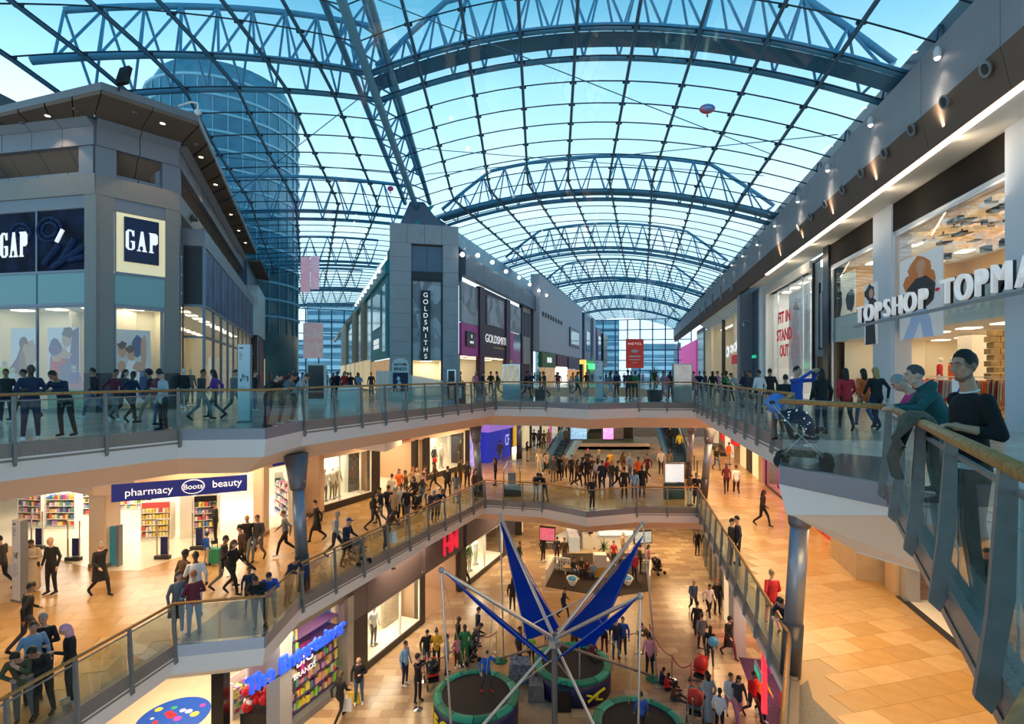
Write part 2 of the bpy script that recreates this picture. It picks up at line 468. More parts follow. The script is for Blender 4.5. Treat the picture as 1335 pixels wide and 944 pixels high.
edge(V1, 2, 3, Z1, 'curb', spacing=1.35, label='middle level balustrade beside the pink haired woman')
edge(V1, 3, 4, Z1, 'apron', spacing=1.15, label='postless glass bay on the middle level above the blue toy shop letters')
edge(V1, 4, 5, Z1, 'apron', spacing=2.4, label='short glass side of the middle left bay beside the steel column')
edge(V1, 5, 6, Z1, 'curb', spacing=1.45, label='long middle level balustrade running away past the man with the pram')
edge(V1, 6, 7, Z1, 'curb', spacing=1.2, label='far middle level balustrade beside the glass display case')
edge(V1, 7, 8, Z1, 'apron', spacing=2.6, label='left half of the pointed glass bay on the far side of the middle level')
edge(V1, 8, 9, Z1, 'apron', spacing=2.6, label='right half of the pointed glass bay on the far side of the middle level')
edge(V1, 9, 10, Z1, 'curb', spacing=1.3, label='far middle level balustrade beside the white lit poster stand')
edge(V1, 10, 11, Z1, 'curb', spacing=1.35, label='long middle level balustrade on the right where a man in black leans')
edge(V1, 11, 12, Z1, 'curb', spacing=1.7, label='middle level balustrade below the right hand steel column')
# ------------------------------------------------------------------ glass vaults
rib_m = mat('roof_rib_blue', (.05, .15, .24), .4, .1)
truss_m = mat('truss_blue', (.15, .38, .54), .4)
bar_m = mat('glazing_bar_dark', (.015, .03, .05), .4)
roofglass = glass('roof_glass_blue', (.82, .94, .98), .04, fres=.10)
roofglass2 = glass('roof_glass_clear', (.88, .96, .99), .04, fres=.10)
roof = empty('ceiling', (0, 30, 15), kind='structure', label='blue steel and glass vaulted roof over the atrium')
def hipX(y): return -6.5 - .03 * (y - 25) if y <= 38 else -6.89
def hipZ(y): return min(16.6, 15.3 - .108 * (y - 25)) if y <= 38 else 13.9
def rightL(y): return (hipX(y), y, hipZ(y)) if y <= 38 else (-6.89 + .286 * (y - 38), y, 13.9)
def leftR(y): return (hipX(y), y, hipZ(y)) if y <= 38 else (-6.89 - .389 * (y - 38), y, 13.9)
def rowR(yl):
 x0, y0, z0 = rightL(yl)
 xr = (9.75 + .231 * yl + .0624 * x0) / 1.0624
 return (x0, y0, z0), (xr, yl - .27 * (xr - x0), 12.15)
def rowL(yl):
 x0, y0, z0 = leftR(yl)
 t = (17.7 + x0 + .389 * (yl - 20.6)) / (1 - .389 * -.389 * -1) if False else None
 t = (x0 + 17.7 + .389 * (yl - 20.6)) / (1 + .151)
 y1 = yl - .389 * t
 if y1 < 20.6: t += (20.6 - y1) * .75; y1 = yl - .389 * t
 return (x0, y0, z0), (x0 - t, y1, 12.2 + max(0, 25 - y1) * .2)
def arch(row, s, bulge, dz=0.0):
 a, b_ = row
 return Vector((a[0] + (b_[0] - a[0]) * s, a[1] + (b_[1] - a[1]) * s, a[2] + (b_[2] - a[2]) * s + 4 * bulge * s * (1 - s) + dz))
NR, NL = 9, 6
ysR = [12.4 + 1.85 * k for k in range(62)]
ysL = [12.4 + 1.85 * k for k in range(46)]
def bulgeR(y): return 1.95
def gridR(yl, i, dz=-.32): return arch(rowR(yl), i / NR, 1.95, dz)
def gridL(yl, i, dz=-.32): return arch(rowL(yl), i / NL, .5, dz)
panes = []
for ys, N, G in ((ysR, NR, gridR), (ysL, NL, gridL)):
 for k in range(len(ys) - 1):
  for i in range(N):
   q = [G(ys[k], i), G(ys[k], i + 1), G(ys[k + 1], i + 1), G(ys[k + 1], i)]
   c = (q[0] + q[2]) / 2
   panes.append(((c - Vector((0, 0, EYE))).length, q, visible(c)))
panes.sort(key=lambda t: (not t[2], t[0]))
rest = MB()
for k, (_, q, vis) in enumerate(panes):
 c = (q[0] + q[1] + q[2] + q[3]) / 4
 q = [p + (c - p) * .012 for p in q]
 if vis and k < 300:
  b = MB(); b.hexa(q + [p + Vector((0, 0, .02)) for p in q]); b.build('glass_pane', roofglass if k % 5 else roofglass2, roof)
 else:
  rest.cur = 1 if k % 5 == 0 else 0
  rest.hexa(q + [p + Vector((0, 0, .02)) for p in q])
rest.build('glass_field', [roofglass, roofglass2], roof, kind='stuff')
clamps = MB()
for ys, N, G in ((ysR, NR, gridR), (ysL, NL, gridL)):
 for i in range(N + 1):
  if i == 0 and G is gridL: continue
  b = MB(); b.tube([G(y, i, -.42) for y in ys], .075 if i else .2, 6); b.build('rib', rib_m, roof, smooth=True)
  b = MB(); b.tube([G(y, i, -.31) for y in ys], .035, 4); b.build('rib_cable', bar_m, roof)
 for k, y in enumerate(ys):
  b = MB(); b.tube([G(y, i / 2, -.30) for i in range(2 * N + 1)], .034 if y < 50 else .045, 4)
  b.build('glazing_bar', bar_m, roof)
  if y < 75:
   for i in range(1, N + 1):
    p = G(y, i, -.36); clamps.box(p.x - .16, p.x + .16, p.y - .04, p.y + .04, p.z - .05, p.z + .05); clamps.box(p.x - .04, p.x + .04, p.y - .16, p.y + .16, p.z - .05, p.z + .05)
clamps.build('spider_clamps', bar_m, roof, kind='stuff')
def make_truss(rowf, bulge, y, nseg, right):
 tr = empty('roof_truss', (0, y, 15), parent=roof)
 A = lambda s: arch(rowf(y - 1), s, bulge); B = lambda s: arch(rowf(y + 1), s, bulge)
 T = lambda s: arch(rowf(y), s, bulge, 2.9 * (1 if right else 1) * (.35 + .65 * min(1, 6 * min(s + (0 if right else .2), 1 - s) if right else 1)))
 K = 24
 for F, r in ((A, .15), (B, .13), (T, .13)):
  b = MB(); b.tube([F(i / K) for i in range(K + 1)], r, 7); b.build('chord', truss_m, tr, smooth=True)
 near = y < 50
 st = MB()
 for i in range(nseg):
  s0 = i / nseg; s1 = (i + 1) / nseg; sm = (s0 + s1) / 2
  for F in (A, B):
   for p, q in ((T(s0), F(sm)), (F(sm), T(s1))):
    if near: rod(p, q, .055, truss_m, tr, 'strut')
    else: st.tube([p, q], .06, 4)
 if st.f: st.build('struts', truss_m, tr, kind='stuff')
 if near and right:
  b = MB(); pa = [A(i / K) + Vector((0, 0, .15)) for i in range(K + 1)]; pb = [B(i / K) + Vector((0, 0, .15)) for i in range(K + 1)]
  for i in range(K): b.add([pa[i].lerp(pb[i], .25), pa[i].lerp(pb[i], .75), pa[i + 1].lerp(pb[i + 1], .75), pa[i + 1].lerp(pb[i + 1], .25)], [(0, 1, 2, 3)])
  b.build('walkway_grating', mat('grating', (.12, .28, .42), .6), tr)
for y in (25, 42.3, 59.6, 77, 94, 111): make_truss(rowR, 1.95, y, 14, True)
for y in (25, 42.3, 59.6, 77, 94): make_truss(rowL, .5, y, 9, False)
hb = empty('hip_beam', (-6.6, 28, 15), parent=roof)
pts = lambda dx, dz: [Vector((hipX(y) + dx, y, hipZ(y) + dz)) for y in range(10, 39, 2)]
for dx, dz, r in ((-.9, .1, .16), (.9, .1, .16), (0, 2.4, .16), (0, -.45, .2)):
 b = MB(); b.tube(pts(dx, dz), r, 8); b.build('chord', truss_m, hb, smooth=True)
for i in range(14):
 for dx in (-.9, .9):
  rod(pts(dx, .1)[i], (pts(0, 2.4)[i] + pts(0, 2.4)[i + 1]) / 2, .055, truss_m, hb, 'strut')
  rod((pts(0, 2.4)[i] + pts(0, 2.4)[i + 1]) / 2, pts(dx, .1)[i + 1], .055, truss_m, hb, 'strut')
 rod(pts(-.9, .1)[i], pts(.9, .1)[i + 1], .045, truss_m, hb, 'strut')
b = MB(); b.hexa([(-34, 24, 12.4), (-20.6, 24, 12.4), (-20.6, 26, 12.4), (-34, 26, 12.4), (-34, 24, 19.8), (-21.0, 24, 13.2), (-21.0, 26, 13.2), (-34, 26, 19.8)]); b.build('roof_gable', mat('gable_dark', (.03, .05, .07), .5), roof)
for a, c in (((-6, 30, 14.6), (14, 29, 12.6)), ((-5.5, 33, 14.2), (15, 24, 12.6)), ((-6.6, 24, 14.6), (-17, 31, 11.8)), ((-6.8, 33, 14.2), (-17.5, 23, 11.6)), ((-6.4, 18, 15.2), (13, 26, 12.5))):
 rod(a, c, .022, rib_m, roof, 'tie_rod', 5)
et = empty('roof_truss', (-14, 14, 13), parent=roof)
for z, x in ((12.9, 0), (15.6, -.6)):
 rod((-11 + x, 10, z + 2.6), (-20 + x, 19.5, z + .9), .12, truss_m, et, 'chord')
for i in range(9):
 p = Vector((-11, 10, 15.5)).lerp(Vector((-20, 19.5, 13.8)), i / 9); q = Vector((-11.6, 10, 18.2)).lerp(Vector((-20.6, 19.5, 16.5)), (i + .5) / 9)
 rod(p, q, .05, truss_m, et, 'strut'); rod(q, Vector((-11, 10, 15.5)).lerp(Vector((-20, 19.5, 13.8)), (i + 1) / 9), .05, truss_m, et, 'strut')
tw = empty('round_tower', (-34, 62, 0), label='round glazed tower rising outside behind the glass roof on the left', cat='tower')
tg = mat('tower_glass', (.16, .38, .50), .25, .2, noise=.35, nscale=.5); tb = mat('tower_band', (.36, .62, .74), .5)
b = MB(); b.lathe((-34, 62, 0), [(8.0, 0), (8.0, 32.5), (6.8, 35), (4, 36.4), (.1, 36.8)], 36); b.build('wall', tg, tw, smooth=True)
for k in range(14):
 b = MB(); b.lathe((-34, 62, 8 + k * 1.9), [(8.0, -.12), (8.15, -.12), (8.15, .12), (8.0, .12)], 36); b.build('floor_band', tb, tw)
for k in range(36):
 a = 2 * PI * k / 36
 if math.sin(a) < .3: rod((-34 + 8.06 * math.cos(a), 62 + 8.06 * math.sin(a), 6), (-34 + 8.06 * math.cos(a), 62 + 8.06 * math.sin(a), 32.5), .06, tb, tw, 'mullion', 4)
# ------------------------------------------------------------------ top level buildings
gstone = mat('shop_granite', (.36, .30, .27), .5, noise=.3, nscale=30)
panelgrey = mat('panel_grey', (.26, .25, .28), .45, .2)
panelbrown = mat('soffit_brown', (.20, .13, .095), .75, spec=.2)
panelblue = mat('panel_bluegrey', (.16, .20, .27), .4, .3, noise=.15, nscale=.6)
pylonm = mat('pylon_stone', (.46, .45, .47), .5, noise=.12, nscale=1.5)
black = mat('black_gloss', (.012, .012, .015), .2)
dark = mat('dark_frame', (.03, .028, .03), .4)
greymull = mat('mullion_grey', (.22, .24, .30), .35, .4)
shopglass = glass('shop_glass', (.97, .99, .98), .05, fres=.14)
litwall = mat('lit_shop_wall', (.92, .84, .66), .7)
litwhite = mat('lit_white_wall', (.90, .86, .80), .6)
lamp_w = mat('shop_light_panel', (1, .86, .6), .5, emit=3.5, ecol=(1, .84, .58))
lamp_c = mat('shop_light_cool', (1, .95, .88), .5, emit=4.5, ecol=(1, .95, .86))
lamp_s = mat('downlight_lamp', (1, .8, .5), .5, emit=25, ecol=(1, .75, .42))
shopfloor = mat('shop_floor_pale', (.66, .58, .46), .2)
navy = mat('navy_sign', (.006, .012, .07), .35)
signwhite = mat('sign_white', (.9, .9, .9), .5, emit=.6, ecol=(1, 1, 1))
teal = mat('teal_panel', (.02, .42, .44), .4)
plum = mat('plum_panel', (.07, .02, .055), .45)
pink = mat('pink_panel', (.85, .12, .45), .5)
hotpink = mat('hot_pink_panel', (.95, .10, .48), .5, emit=.35, ecol=(1, .12, .5))
chrome = mat('chrome', (.7, .7, .72), .15, 1)
def room(fr, u0, u1, z0, z1, depth, wallm, floorm, lamp=lamp_w, nl=2, lab='', w=0.0, power=0, lcol=WARMW, left=True):
 """lit shop interior behind a front, back of the frame"""
 b = MB(); b.fbox(fr, u0, u1, z0, z1, w - depth - .1, w - depth); left and b.fbox(fr, u0 - .08, u0, z0, z1, w - depth, w); b.fbox(fr, u1, u1 + .08, z0, z1, w - depth, w)
 b.build('wall_shop', wallm, kind='structure', label='lit back walls ' + lab)
 b = MB(); b.fbox(fr, u0, u1, z1, z1 + .08, w - depth, w); b.build('ceiling', litwhite, kind='structure', label='ceiling ' + lab)
 b = MB(); b.fbox(fr, u0, u1, z0 - .05, z0 + .012, w - depth, w); b.build('floor', floorm, kind='structure', label='shop floor ' + lab)
 n = max(1, int((u1 - u0) / 1.8))
 cl = empty('ceiling_light', fr.pt((u0 + u1) / 2, w - depth / 2, z1), label='row of ceiling light panels ' + lab, cat='light')
 for k in range(n):
  uc = u0 + (u1 - u0) * (k + .5) / n
  for j in range(nl):
   wc = w - depth * (j + .5) / nl
   box_obj('light_panel', fr, uc - .35, uc + .35, z1 - .04, z1 + .01, wc - .25, wc + .25, lamp, cl)
 if power:
  p = fr.pt((u0 + u1) / 2, w - depth / 2, z1 - .08)
  area('shop_lamp', p, (u1 - u0) * .7, depth * .6, power * .5, lcol, (0, 0, math.atan2(fr.d.y, fr.d.x)))
def frame(fr, u0, u1, z0, z1, w, m, parent, t=.06, d=.08, name='window_frame'):
 for a in ((u0, u0 + t, z0, z1), (u1 - t, u1, z0, z1)): box_obj(name, fr, *a, w - d / 2, w + d / 2, m, parent)
 for a in ((u0 + t, u1 - t, z0, z0 + t), (u0 + t, u1 - t, z1 - t, z1)): box_obj(name, fr, *a, w - d / 2, w + d / 2, m, parent)
def flat(name): return mat('print_' + name, PR[name], .6)
PR = dict(skin=(.58, .31, .20), dskin=(.25, .12, .07), hair=(.12, .05, .03), ginger=(.45, .15, .03), red=(.65, .01, .02), purple=(.07, .03, .16), denim=(.05, .09, .22), white=(.85, .84, .84),
   black=(.02, .02, .025), grey=(.35, .36, .40), lgrey=(.6, .62, .66), jeans=(.30, .42, .62), blue=(.03, .12, .50), sky=(.2, .5, .75), green=(.05, .35, .12), yellow=(.85, .6, .05), magenta=(.7, .04, .35), cream=(.8, .72, .55), pale=(.78, .76, .80))
def poster(fr, u0, u1, z0, z1, w, bg, shapes, parent=None, label=None, cat='poster', lit=0, **kw):
 t = parent if (parent and not label) else empty('poster', fr.pt((u0 + u1) / 2, w, z0), label=label, cat=cat, **kw)
 box_obj('board', fr, u0, u1, z0, z1, w - .03, w, mat('poster_%s%d' % (bg, lit), PR[bg], .5, emit=lit), t)
 sgn = 1 if fr.rot().col[0].dot(Vector((fr.d.x, fr.d.y, 0))) > 0 else -1
 for k, (c, pts) in enumerate(shapes):
  if sgn < 0: pp = [(u1 - x * (u1 - u0), z0 + y * (z1 - z0)) for x, y in pts]
  else: pp = [(u0 + x * (u1 - u0), z0 + y * (z1 - z0)) for x, y in pts]
  b = MB(); b.poly(fr, pp, w + .002 * k, w + .004 + .002 * k)
  b.build('print', mat('poster_%s%d' % (c, lit), PR[c], .6, emit=lit), t)
 return t
def oval(x, y, rx, ry, n=12): return [(x + rx * math.cos(2 * PI * i / n), y + ry * math.sin(2 * PI * i / n)) for i in range(n)]
def blob(x, y, rx, ry, n=11, j=.25, seed=1):
 r = random.Random(seed); return [(x + rx * (1 + r.uniform(-j, j)) * math.cos(2 * PI * i / n), y + ry * (1 + r.uniform(-j, j)) * math.sin(2 * PI * i / n)) for i in range(n)]
# ---------------- corner shop with the navy sign (faces 1, 2 and 3)
cA, cB, cC = (-17.1, 21.4), (-16.55, 21.5), (-15.2, 23.6)
G1 = Fr.span((-24.0, 22.75), cA, 1)
if G1.n.y > 0: G1.n = -G1.n
G2 = Fr.span(cA, cC, 1)
if G2.n.y > 0: G2.n = -G2.n
G3 = Fr(cC, (-.389, 1)); 
if G3.n.x < 0: G3.n = -G3.n
gw = empty('wall_left', (-19, 24, 0), kind='structure', label='granite corner building on the left with a deep brown roof overhang')
L1_ = G1.L; L2_ = G2.L
uc0 = G1.u(113)
box_obj('column', G1, uc0, L1_ + .15, 0, 9.0, -.6, .1, gstone, gw)
box_obj('column', G2, 0, G2.u(148), 0, 9.0, -.6, .1, gstone, gw)
box_obj('column', G2, G2.u(215), L2_ + .1, 0, 9.0, -.6, .1, gstone, gw)
box_obj('column', G3, -.05, .5, 0, 9.0, -.6, .1, gstone, gw)
for fr, a, c in ((G1, G1.u(-30), uc0), (G2, G2.u(148), G2.u(215))):
 box_obj('lintel', fr, a, c, 8.43, 8.95, -.2, .05, panelgrey, gw)
for fr, a, c in ((G1, G1.u(-30), L1_ + .1), (G2, 0, L2_ + .1), (G3, 0, 26)):
 box_obj('granite_band', fr, a, c, 8.95, 9.78, -.6, .12, gstone, gw)
 n = max(1, round((c - a) / 1.7))
 for k in range(n):
  x0 = a + (c - a) * k / n + .015; x1 = a + (c - a) * (k + 1) / n - .015
  P = fr.pt
  b = MB(); b.hexa([P(x0, -.1, 9.8), P(x1, -.1, 9.8), P(x1, -.9, 9.8), P(x0, -.9, 9.8), P(x0, -.1, 9.98), P(x1, -.1, 9.98), P(x1, -.9, 10.2), P(x0, -.9, 10.2)]); b.build('sill_panel', panelgrey, gw)
  b = MB(); b.hexa([P(x0, -.85, 9.9), P(x1, -.85, 9.9), P(x1, -1, 9.9), P(x0, -1, 9.9), P(x0, -.1, 10.97), P(x1, -.1, 10.97), P(x1, -1, 10.97), P(x0, -1, 10.97)]); b.build('recess_panel', panelbrown, gw)
  box_obj('frieze_panel', fr, x0, x1, 10.95, 11.7, -.5, .15, panelgrey, gw)
  b = MB(); b.hexa([P(x0, -.5, 11.7), P(x1, -.5, 11.7), P(x1, .18, 11.7), P(x0, .18, 11.7), P(x0, -.5, 11.95), P(x1, -.5, 11.95), P(x1, .45, 11.95), P(x0, .45, 11.95)]); b.build('ledge_panel', panelgrey, gw)
  if fr is not G3: 
   pass
for fr, us in ((G1, (L1_ - .75, L1_ - 6.2)), (G2, (.0, L2_ - .55)), (G3, (.0,))):
 for u0 in us: box_obj('pier', fr, u0, u0 + .7, 9.78, 11.0, -.8, .06, panelgrey, gw)
eave = [(-25.5, 22.6), (-15.2, 19.3), (-13.1, 21.8), (-22.2, 45.3)]
inner = [(-24.5, 23.3), (-16.9, 21.1), (-14.9, 23.5), (-23.4, 45.3)]
for i, n in ((0, 7), (1, 2), (2, 13)):
 a0, a1, b0, b1 = Vector(eave[i]), Vector(eave[i + 1]), Vector(inner[i]), Vector(inner[i + 1])
 for k in range(n):
  f0 = k / n + .004; f1 = (k + 1) / n - .004
  q = [a0.lerp(a1, f0), a0.lerp(a1, f1), b0.lerp(b1, f1), b0.lerp(b1, f0)]
  b = MB(); b.hexa([(p.x, p.y, 11.96) for p in q] + [(p.x, p.y, 12.1) for p in q]); b.build('soffit_panel', panelbrown, gw)
b = MB(); b.prism(eave + inner[::-1], 12.11, 12.4); b.build('roof_rim', mat('rim_grey', (.20, .20, .22), .5), gw)
b = MB(); b.prism([(-26, 22.9), (-16.6, 21.6), (-14.9, 24), (-23.6, 46), (-40, 46), (-40, 24)], 12.0, 12.3); b.build('roof_slab', panelgrey, gw)
def downlight(p, r, on, label, axis=(0, 0, -1), grp='downlights in the brown overhang'):
 d = empty('downlight', p, label=label, cat='light', group=grp)
 b = MB(); b.lathe(p, [(r, -.02), (r * 1.05, .03), (r * .75, .035), (r * .7, .0)], 12, axis); b.build('trim_ring', mat('ring_metal', (.35, .33, .32), .4, .5), d)
 b = MB(); b.lathe(p, [(r * .62, -.01), (r * .62, .02)], 12, axis); b.build('lamp', lamp_s if on else dark, d)
 return d
for ii, (px, py, on) in enumerate(((62, 150, 1), (212, 160, 1), (98, 142, 0), (176, 147, 0), (262, 204, 1), (281, 240, 1), (301, 279, 1), (311, 300, 1), (320, 316, 1), (29, 160, 0), (256, 188, 0))):
 Y = FPX * (11.95 - EYE) / (HY - py); downlight(((px - CX) * Y / FPX, Y, 11.94), .13 if on else .09, on, ('glowing downlight left of the front corner', 'glowing downlight right of the front corner', 'unlit fitting left of the front corner', 'unlit fitting right of the front corner', 'first glowing downlight past the second corner', 'second glowing downlight past the second corner', 'third glowing downlight past the second corner', 'fourth glowing downlight past the second corner', 'farthest glowing downlight past the second corner', 'unlit fitting at the left edge', 'unlit fitting at the second corner')[ii] + ' in the brown overhang', grp='%s downlights in the brown overhang' % ('glowing' if on else 'unlit'))
for (px, py) in ((62, 150), (212, 160), (281, 240)):
 Y = FPX * (11.95 - EYE) / (HY - py); l = bpy.data.lights.new('downlight', 'SPOT'); l.energy = 120; l.color = WARM; l.spot_size = 1.6; l.shadow_soft_size = .1
 o = bpy.data.objects.new('downlight_beam', l); o.location = ((px - CX) * Y / FPX, Y, 11.85); COL.objects.link(o)
n_w = [0]
def window(fr, u0, u1, z0, z1, w, label, mullions=(), transoms=(), glassm=None, fm=greymull, t=.06, g=True, struct=True):
 n_w[0] += 1
 th = empty('window_%d' % n_w[0], fr.pt((u0 + u1) / 2, w, z0), kind='structure', label=label)
 frame(fr, u0, u1, z0, z1, w, fm, th, t)
 us = [u0] + sorted(mullions) + [u1]; zs = [z0] + sorted(transoms) + [z1]
 for m_ in mullions: box_obj('mullion', fr, m_ - t / 2, m_ + t / 2, z0, z1, w - .05, w + .05, fm, th)
 for m_ in transoms: box_obj('transom', fr, u0, u1, m_ - t / 2, m_ + t / 2, w - .05, w + .05, fm, th)
 if g:
  for i in range(len(us) - 1):
   for j in range(len(zs) - 1):
    box_obj('pane', fr, us[i] + t / 2, us[i + 1] - t / 2, zs[j] + t / 2, zs[j + 1] - t / 2, w - .01, w + .01, glassm or shopglass, th)
 return th
u50 = G1.u(49.5); ul = G1.u(-30)
window(G1, ul, uc0, 0.05, 4.4, .02, 'shop window with two fashion posters left of the granite column', mullions=(u50,))
frost = mat('frosted_green_glass', (.28, .46, .46), .3)
for a, c in ((ul, u50 - .05), (u50 + .05, uc0 - .03)): box_obj('spandrel_panel', G1, a, c, 4.52, 5.78, -.05, .04, frost, gw)
box_obj('spandrel_panel', G2, G2.u(149), G2.u(215), 4.52, 5.78, -.05, .04, frost, gw)
for z in (4.46, 5.83): box_obj('transom', G1, ul, uc0, z - .05, z + .05, 0, .08, greymull, gw); box_obj('transom', G2, G2.u(149), G2.u(215), z - .05, z + .05, 0, .08, greymull, gw)
denim_m = mat('denim_graphic', (.015, .025, .075), .7, col2=(.003, .004, .010), nscale=1.6, noise=.9, spec=.15)
dg = empty('shop_graphic', G1.pt((ul + uc0) / 2, .03, 5.9), label='dark billboard of blue denim with tall white letters left of the granite column', cat='billboard')
for a, c in ((ul, u50 - .04), (u50 + .04, uc0 - .05)): box_obj('graphic_panel', G1, a, c, 5.9, 8.4, -.05, .03, denim_m, dg)
box_obj('mullion', G1, u50 - .04, u50 + .04, 5.88, 8.43, -.05, .07, greymull, dg)
swirl = mat('denim_fold', (.045, .07, .17), .8, noise=.6, nscale=6, spec=.1)
for (cx, cz, r) in ((G1.u(66), 7.6, .62), (G1.u(28), 7.5, .55), (G1.u(66), 7.6, .38), (G1.u(30), 7.5, .3)):
 b = MB(); b.tube([G1.pt(cx + r * math.cos(t / 16 * 2 * PI), .04, cz + r * .8 * math.sin(t / 16 * 2 * PI)) for t in range(17)], .07, 6); b.build('denim_fold', swirl, dg, smooth=True)
for (x0, y0, x1, y1) in ((70, 350, 112, 322), (80, 345, 100, 312), (60, 345, 80, 320), (92, 340, 112, 335)):
 rod(G1.pt(G1.u(x0), .05, G1.z(x0, y0)), G1.pt(G1.u(x1), .05, G1.z(x1, y1)), .13, swirl, dg, 'denim_fold')
rod(G1.pt(G1.u(76), .06, G1.z(76, 316)), G1.pt(G1.u(84), .06, G1.z(84, 300)), .08, signwhite, dg, 'care_label')
def gap_letters(fr, uc, zc, h, w, m, parent):
 sgn = 1 if fr.rot().col[0].dot(Vector((fr.d.x, fr.d.y, 0))) > 0 else -1
 W = h * .40
 def P(pts, off):
  b = MB(); pp = [(uc + sgn * (off + x * W), zc + (y - .5) * h) for x, y in pts]
  b.poly(fr, pp, w, w + .03); b.build('letter', m, parent)
 t = .26
 P([(.05, .12), (.3, 0), (.7, 0), (.98, .1), (.98, .46), (.55, .46), (.55, .40), (.7, .38), (.7, .08), (.5, .06), (.36, .12), (.36, .88), (.5, .95), (.68, .88), (.75, .70), (.92, .70), (.92, 1), (.84, .96), (.6, 1), (.3, 1), (.05, .88)], -1.75 * W)
 P([(0, 0), (.4, 0), (.4, .05), (.26, .07), (.31, .26), (.62, .26), (.67, .07), (.55, .05), (.55, 0), (1.05, 0), (1.05, .05), (.94, .07), (.66, 1), (.42, 1), (.13, .07), (0, .05)], -.55 * W)
 P([(0, 0), (.5, 0), (.5, .05), (.38, .07), (.38, .42), (.75, .42), (.95, .52), (.95, .9), (.75, 1), (0, 1), (0, .95), (.1, .93), (.1, .07), (0, .05)], .72 * W)
gap_letters(G1, G1.u(22), G1.z(22, 320), 1.05, .1, signwhite, dg)
room(G1, ul, uc0, .02, 4.45, 2.2, litwall, shopfloor, lamp_w, 1, 'behind the fashion posters', power=30)
poster(G1, G1.u(14, -.7), G1.u(48, -.7), .5, 3.6, -.7, 'pale', [('purple', blob(.45, .35, .38, .35, seed=3)), ('dskin', blob(.5, .45, .2, .25, seed=4)), ('skin', blob(.75, .62, .2, .2, seed=5)), ('hair', oval(.5, .78, .17, .1)), ('skin', oval(.58, .7, .1, .08)), ('white', blob(.3, .1, .2, .1))],
  label='pale poster of a crouching model in a purple patterned jacket', lit=.12)
poster(G1, G1.u(62, -.7), G1.u(103, -.7), .5, 3.6, -.7, 'pale', [('purple', [(.55, 0), (1, 0), (1, 1), (.8, .95)]), ('denim', blob(.55, .3, .32, .35, seed=8)), ('red', [(0, 0), (.3, 0), (.42, .55), (.1, .6)]), ('skin', blob(.42, .62, .32, .1, seed=2)), ('purple', blob(.25, .72, .2, .12, seed=6)), ('skin', oval(.62, .83, .16, .11)), ('hair', blob(.65, .93, .18, .08, seed=9)), ('red', oval(.5, .52, .1, .05))],
  label='poster of a model in denim and red with folded arms', lit=.12)
tabm = mat('sale_table_red', (.7, .02, .12), .5)
tb_ = empty('display_table', G1.pt(G1.u(84, -.4), -.4, 0), label='low red display stand under the denim and red poster', cat='display stand')
box_obj('table_top', G1, G1.u(60, -.4), G1.u(112, -.4), .95, 1.2, -.6, -.3, tabm, tb_); box_obj('base', G1, G1.u(64, -.4), G1.u(110, -.4), .02, .95, -.55, -.35, mat('stand_green', (.05, .3, .12), .6), tb_)
box_obj('sign_surround', G2, G2.u(149), G2.u(215), 5.9, 8.4, -.05, .03, mat('cream_lightbox', (.85, .75, .48), .5, emit=.45, ecol=(1, .85, .5)), gw)
box_obj('sign_surround_frame', G2, G2.u(149), G2.u(151), 5.9, 8.45, 0, .08, greymull, gw)
sq = empty('square_sign', G2.pt(G2.u(184), .1, 6.3), label='navy square shop sign with white serif letters on a cream lightbox', cat='sign')
box_obj('board', G2, G2.u(161), G2.u(206), G2.z(184, 344), G2.z(184, 287), .04, .14, navy, sq)
gap_letters(G2, G2.u(184), G2.z(184, 316), .86, .145, signwhite, sq)
window(G2, G2.u(149), G2.u(215), .05, 4.4, .02, 'lit shop window under the navy square sign', glassm=shopglass)
room(G2, G2.u(149), G2.u(215), .02, 4.45, 1.6, litwall, shopfloor, lamp_w, 1, 'under the navy square sign', power=25)
poster(G2, G2.u(150, -.5), G2.u(196, -.5), .3, 3.5, -.5, 'lgrey', [('white', blob(.45, .3, .35, .28, seed=1)), ('skin', oval(.2, .72, .13, .1)), ('hair', blob(.2, .79, .13, .05)), ('skin', oval(.45, .66, .12, .08)), ('skin', oval(.18, .5, .12, .08)), ('denim', blob(.65, .78, .2, .14, seed=4)), ('skin', blob(.8, .7, .08, .22, seed=5)), ('skin', blob(.66, .5, .2, .07, seed=7)), ('denim', blob(.8, .25, .16, .25, seed=9)), ('hair', blob(.42, .74, .13, .05))],
  label='pale poster of four models lying in denim under the square sign', lit=.12)
bay = empty('shopfront_bay', G3.pt(12, .5, 0), label='long projecting glazed shopfront with dark blue graphics behind the white totem', cat='shopfront')
ub0, ub1, bw = 1.2, 24.5, .95
box_obj('header', G3, ub0, ub1, 7.7, 8.5, 0, bw, panelgrey, bay)
bluegr = mat('blue_shop_graphic', (.03, .12, .34), .4, spec=.2, col2=(.01, .015, .03), noise=.8, nscale=.8)
SF = Fr(G3.pt(ub0, 0, 0).xy, G3.n, -G3.d)
box_obj('side_graphic', SF, .05, bw - .05, 4.9, 7.65, -.04, .01, dark, bay)
nb = 9
for k in range(nb):
 a = ub0 + (ub1 - ub0) * k / nb; c = ub0 + (ub1 - ub0) * (k + 1) / nb
 box_obj('graphic_panel', G3, a + .06, c - .06, 4.9, 7.65, bw - .1, bw - .02, bluegr, bay)
 box_obj('window_mullion', G3, a - .06, a + .06, .02, 7.7, bw - .1, bw + .02, greymull, bay)
 for z0, z1 in ((.1, 3.3), (3.4, 4.8)): box_obj('pane', G3, a + .06, c - .06, z0, z1, bw - .06, bw - .04, shopglass, bay)
for z in (3.35, 4.85): box_obj('transom', G3, ub0, ub1, z - .05, z + .05, bw - .1, bw + .02, greymull, bay); box_obj('transom', SF, 0, bw, z - .05, z + .05, -.08, .02, greymull, bay)
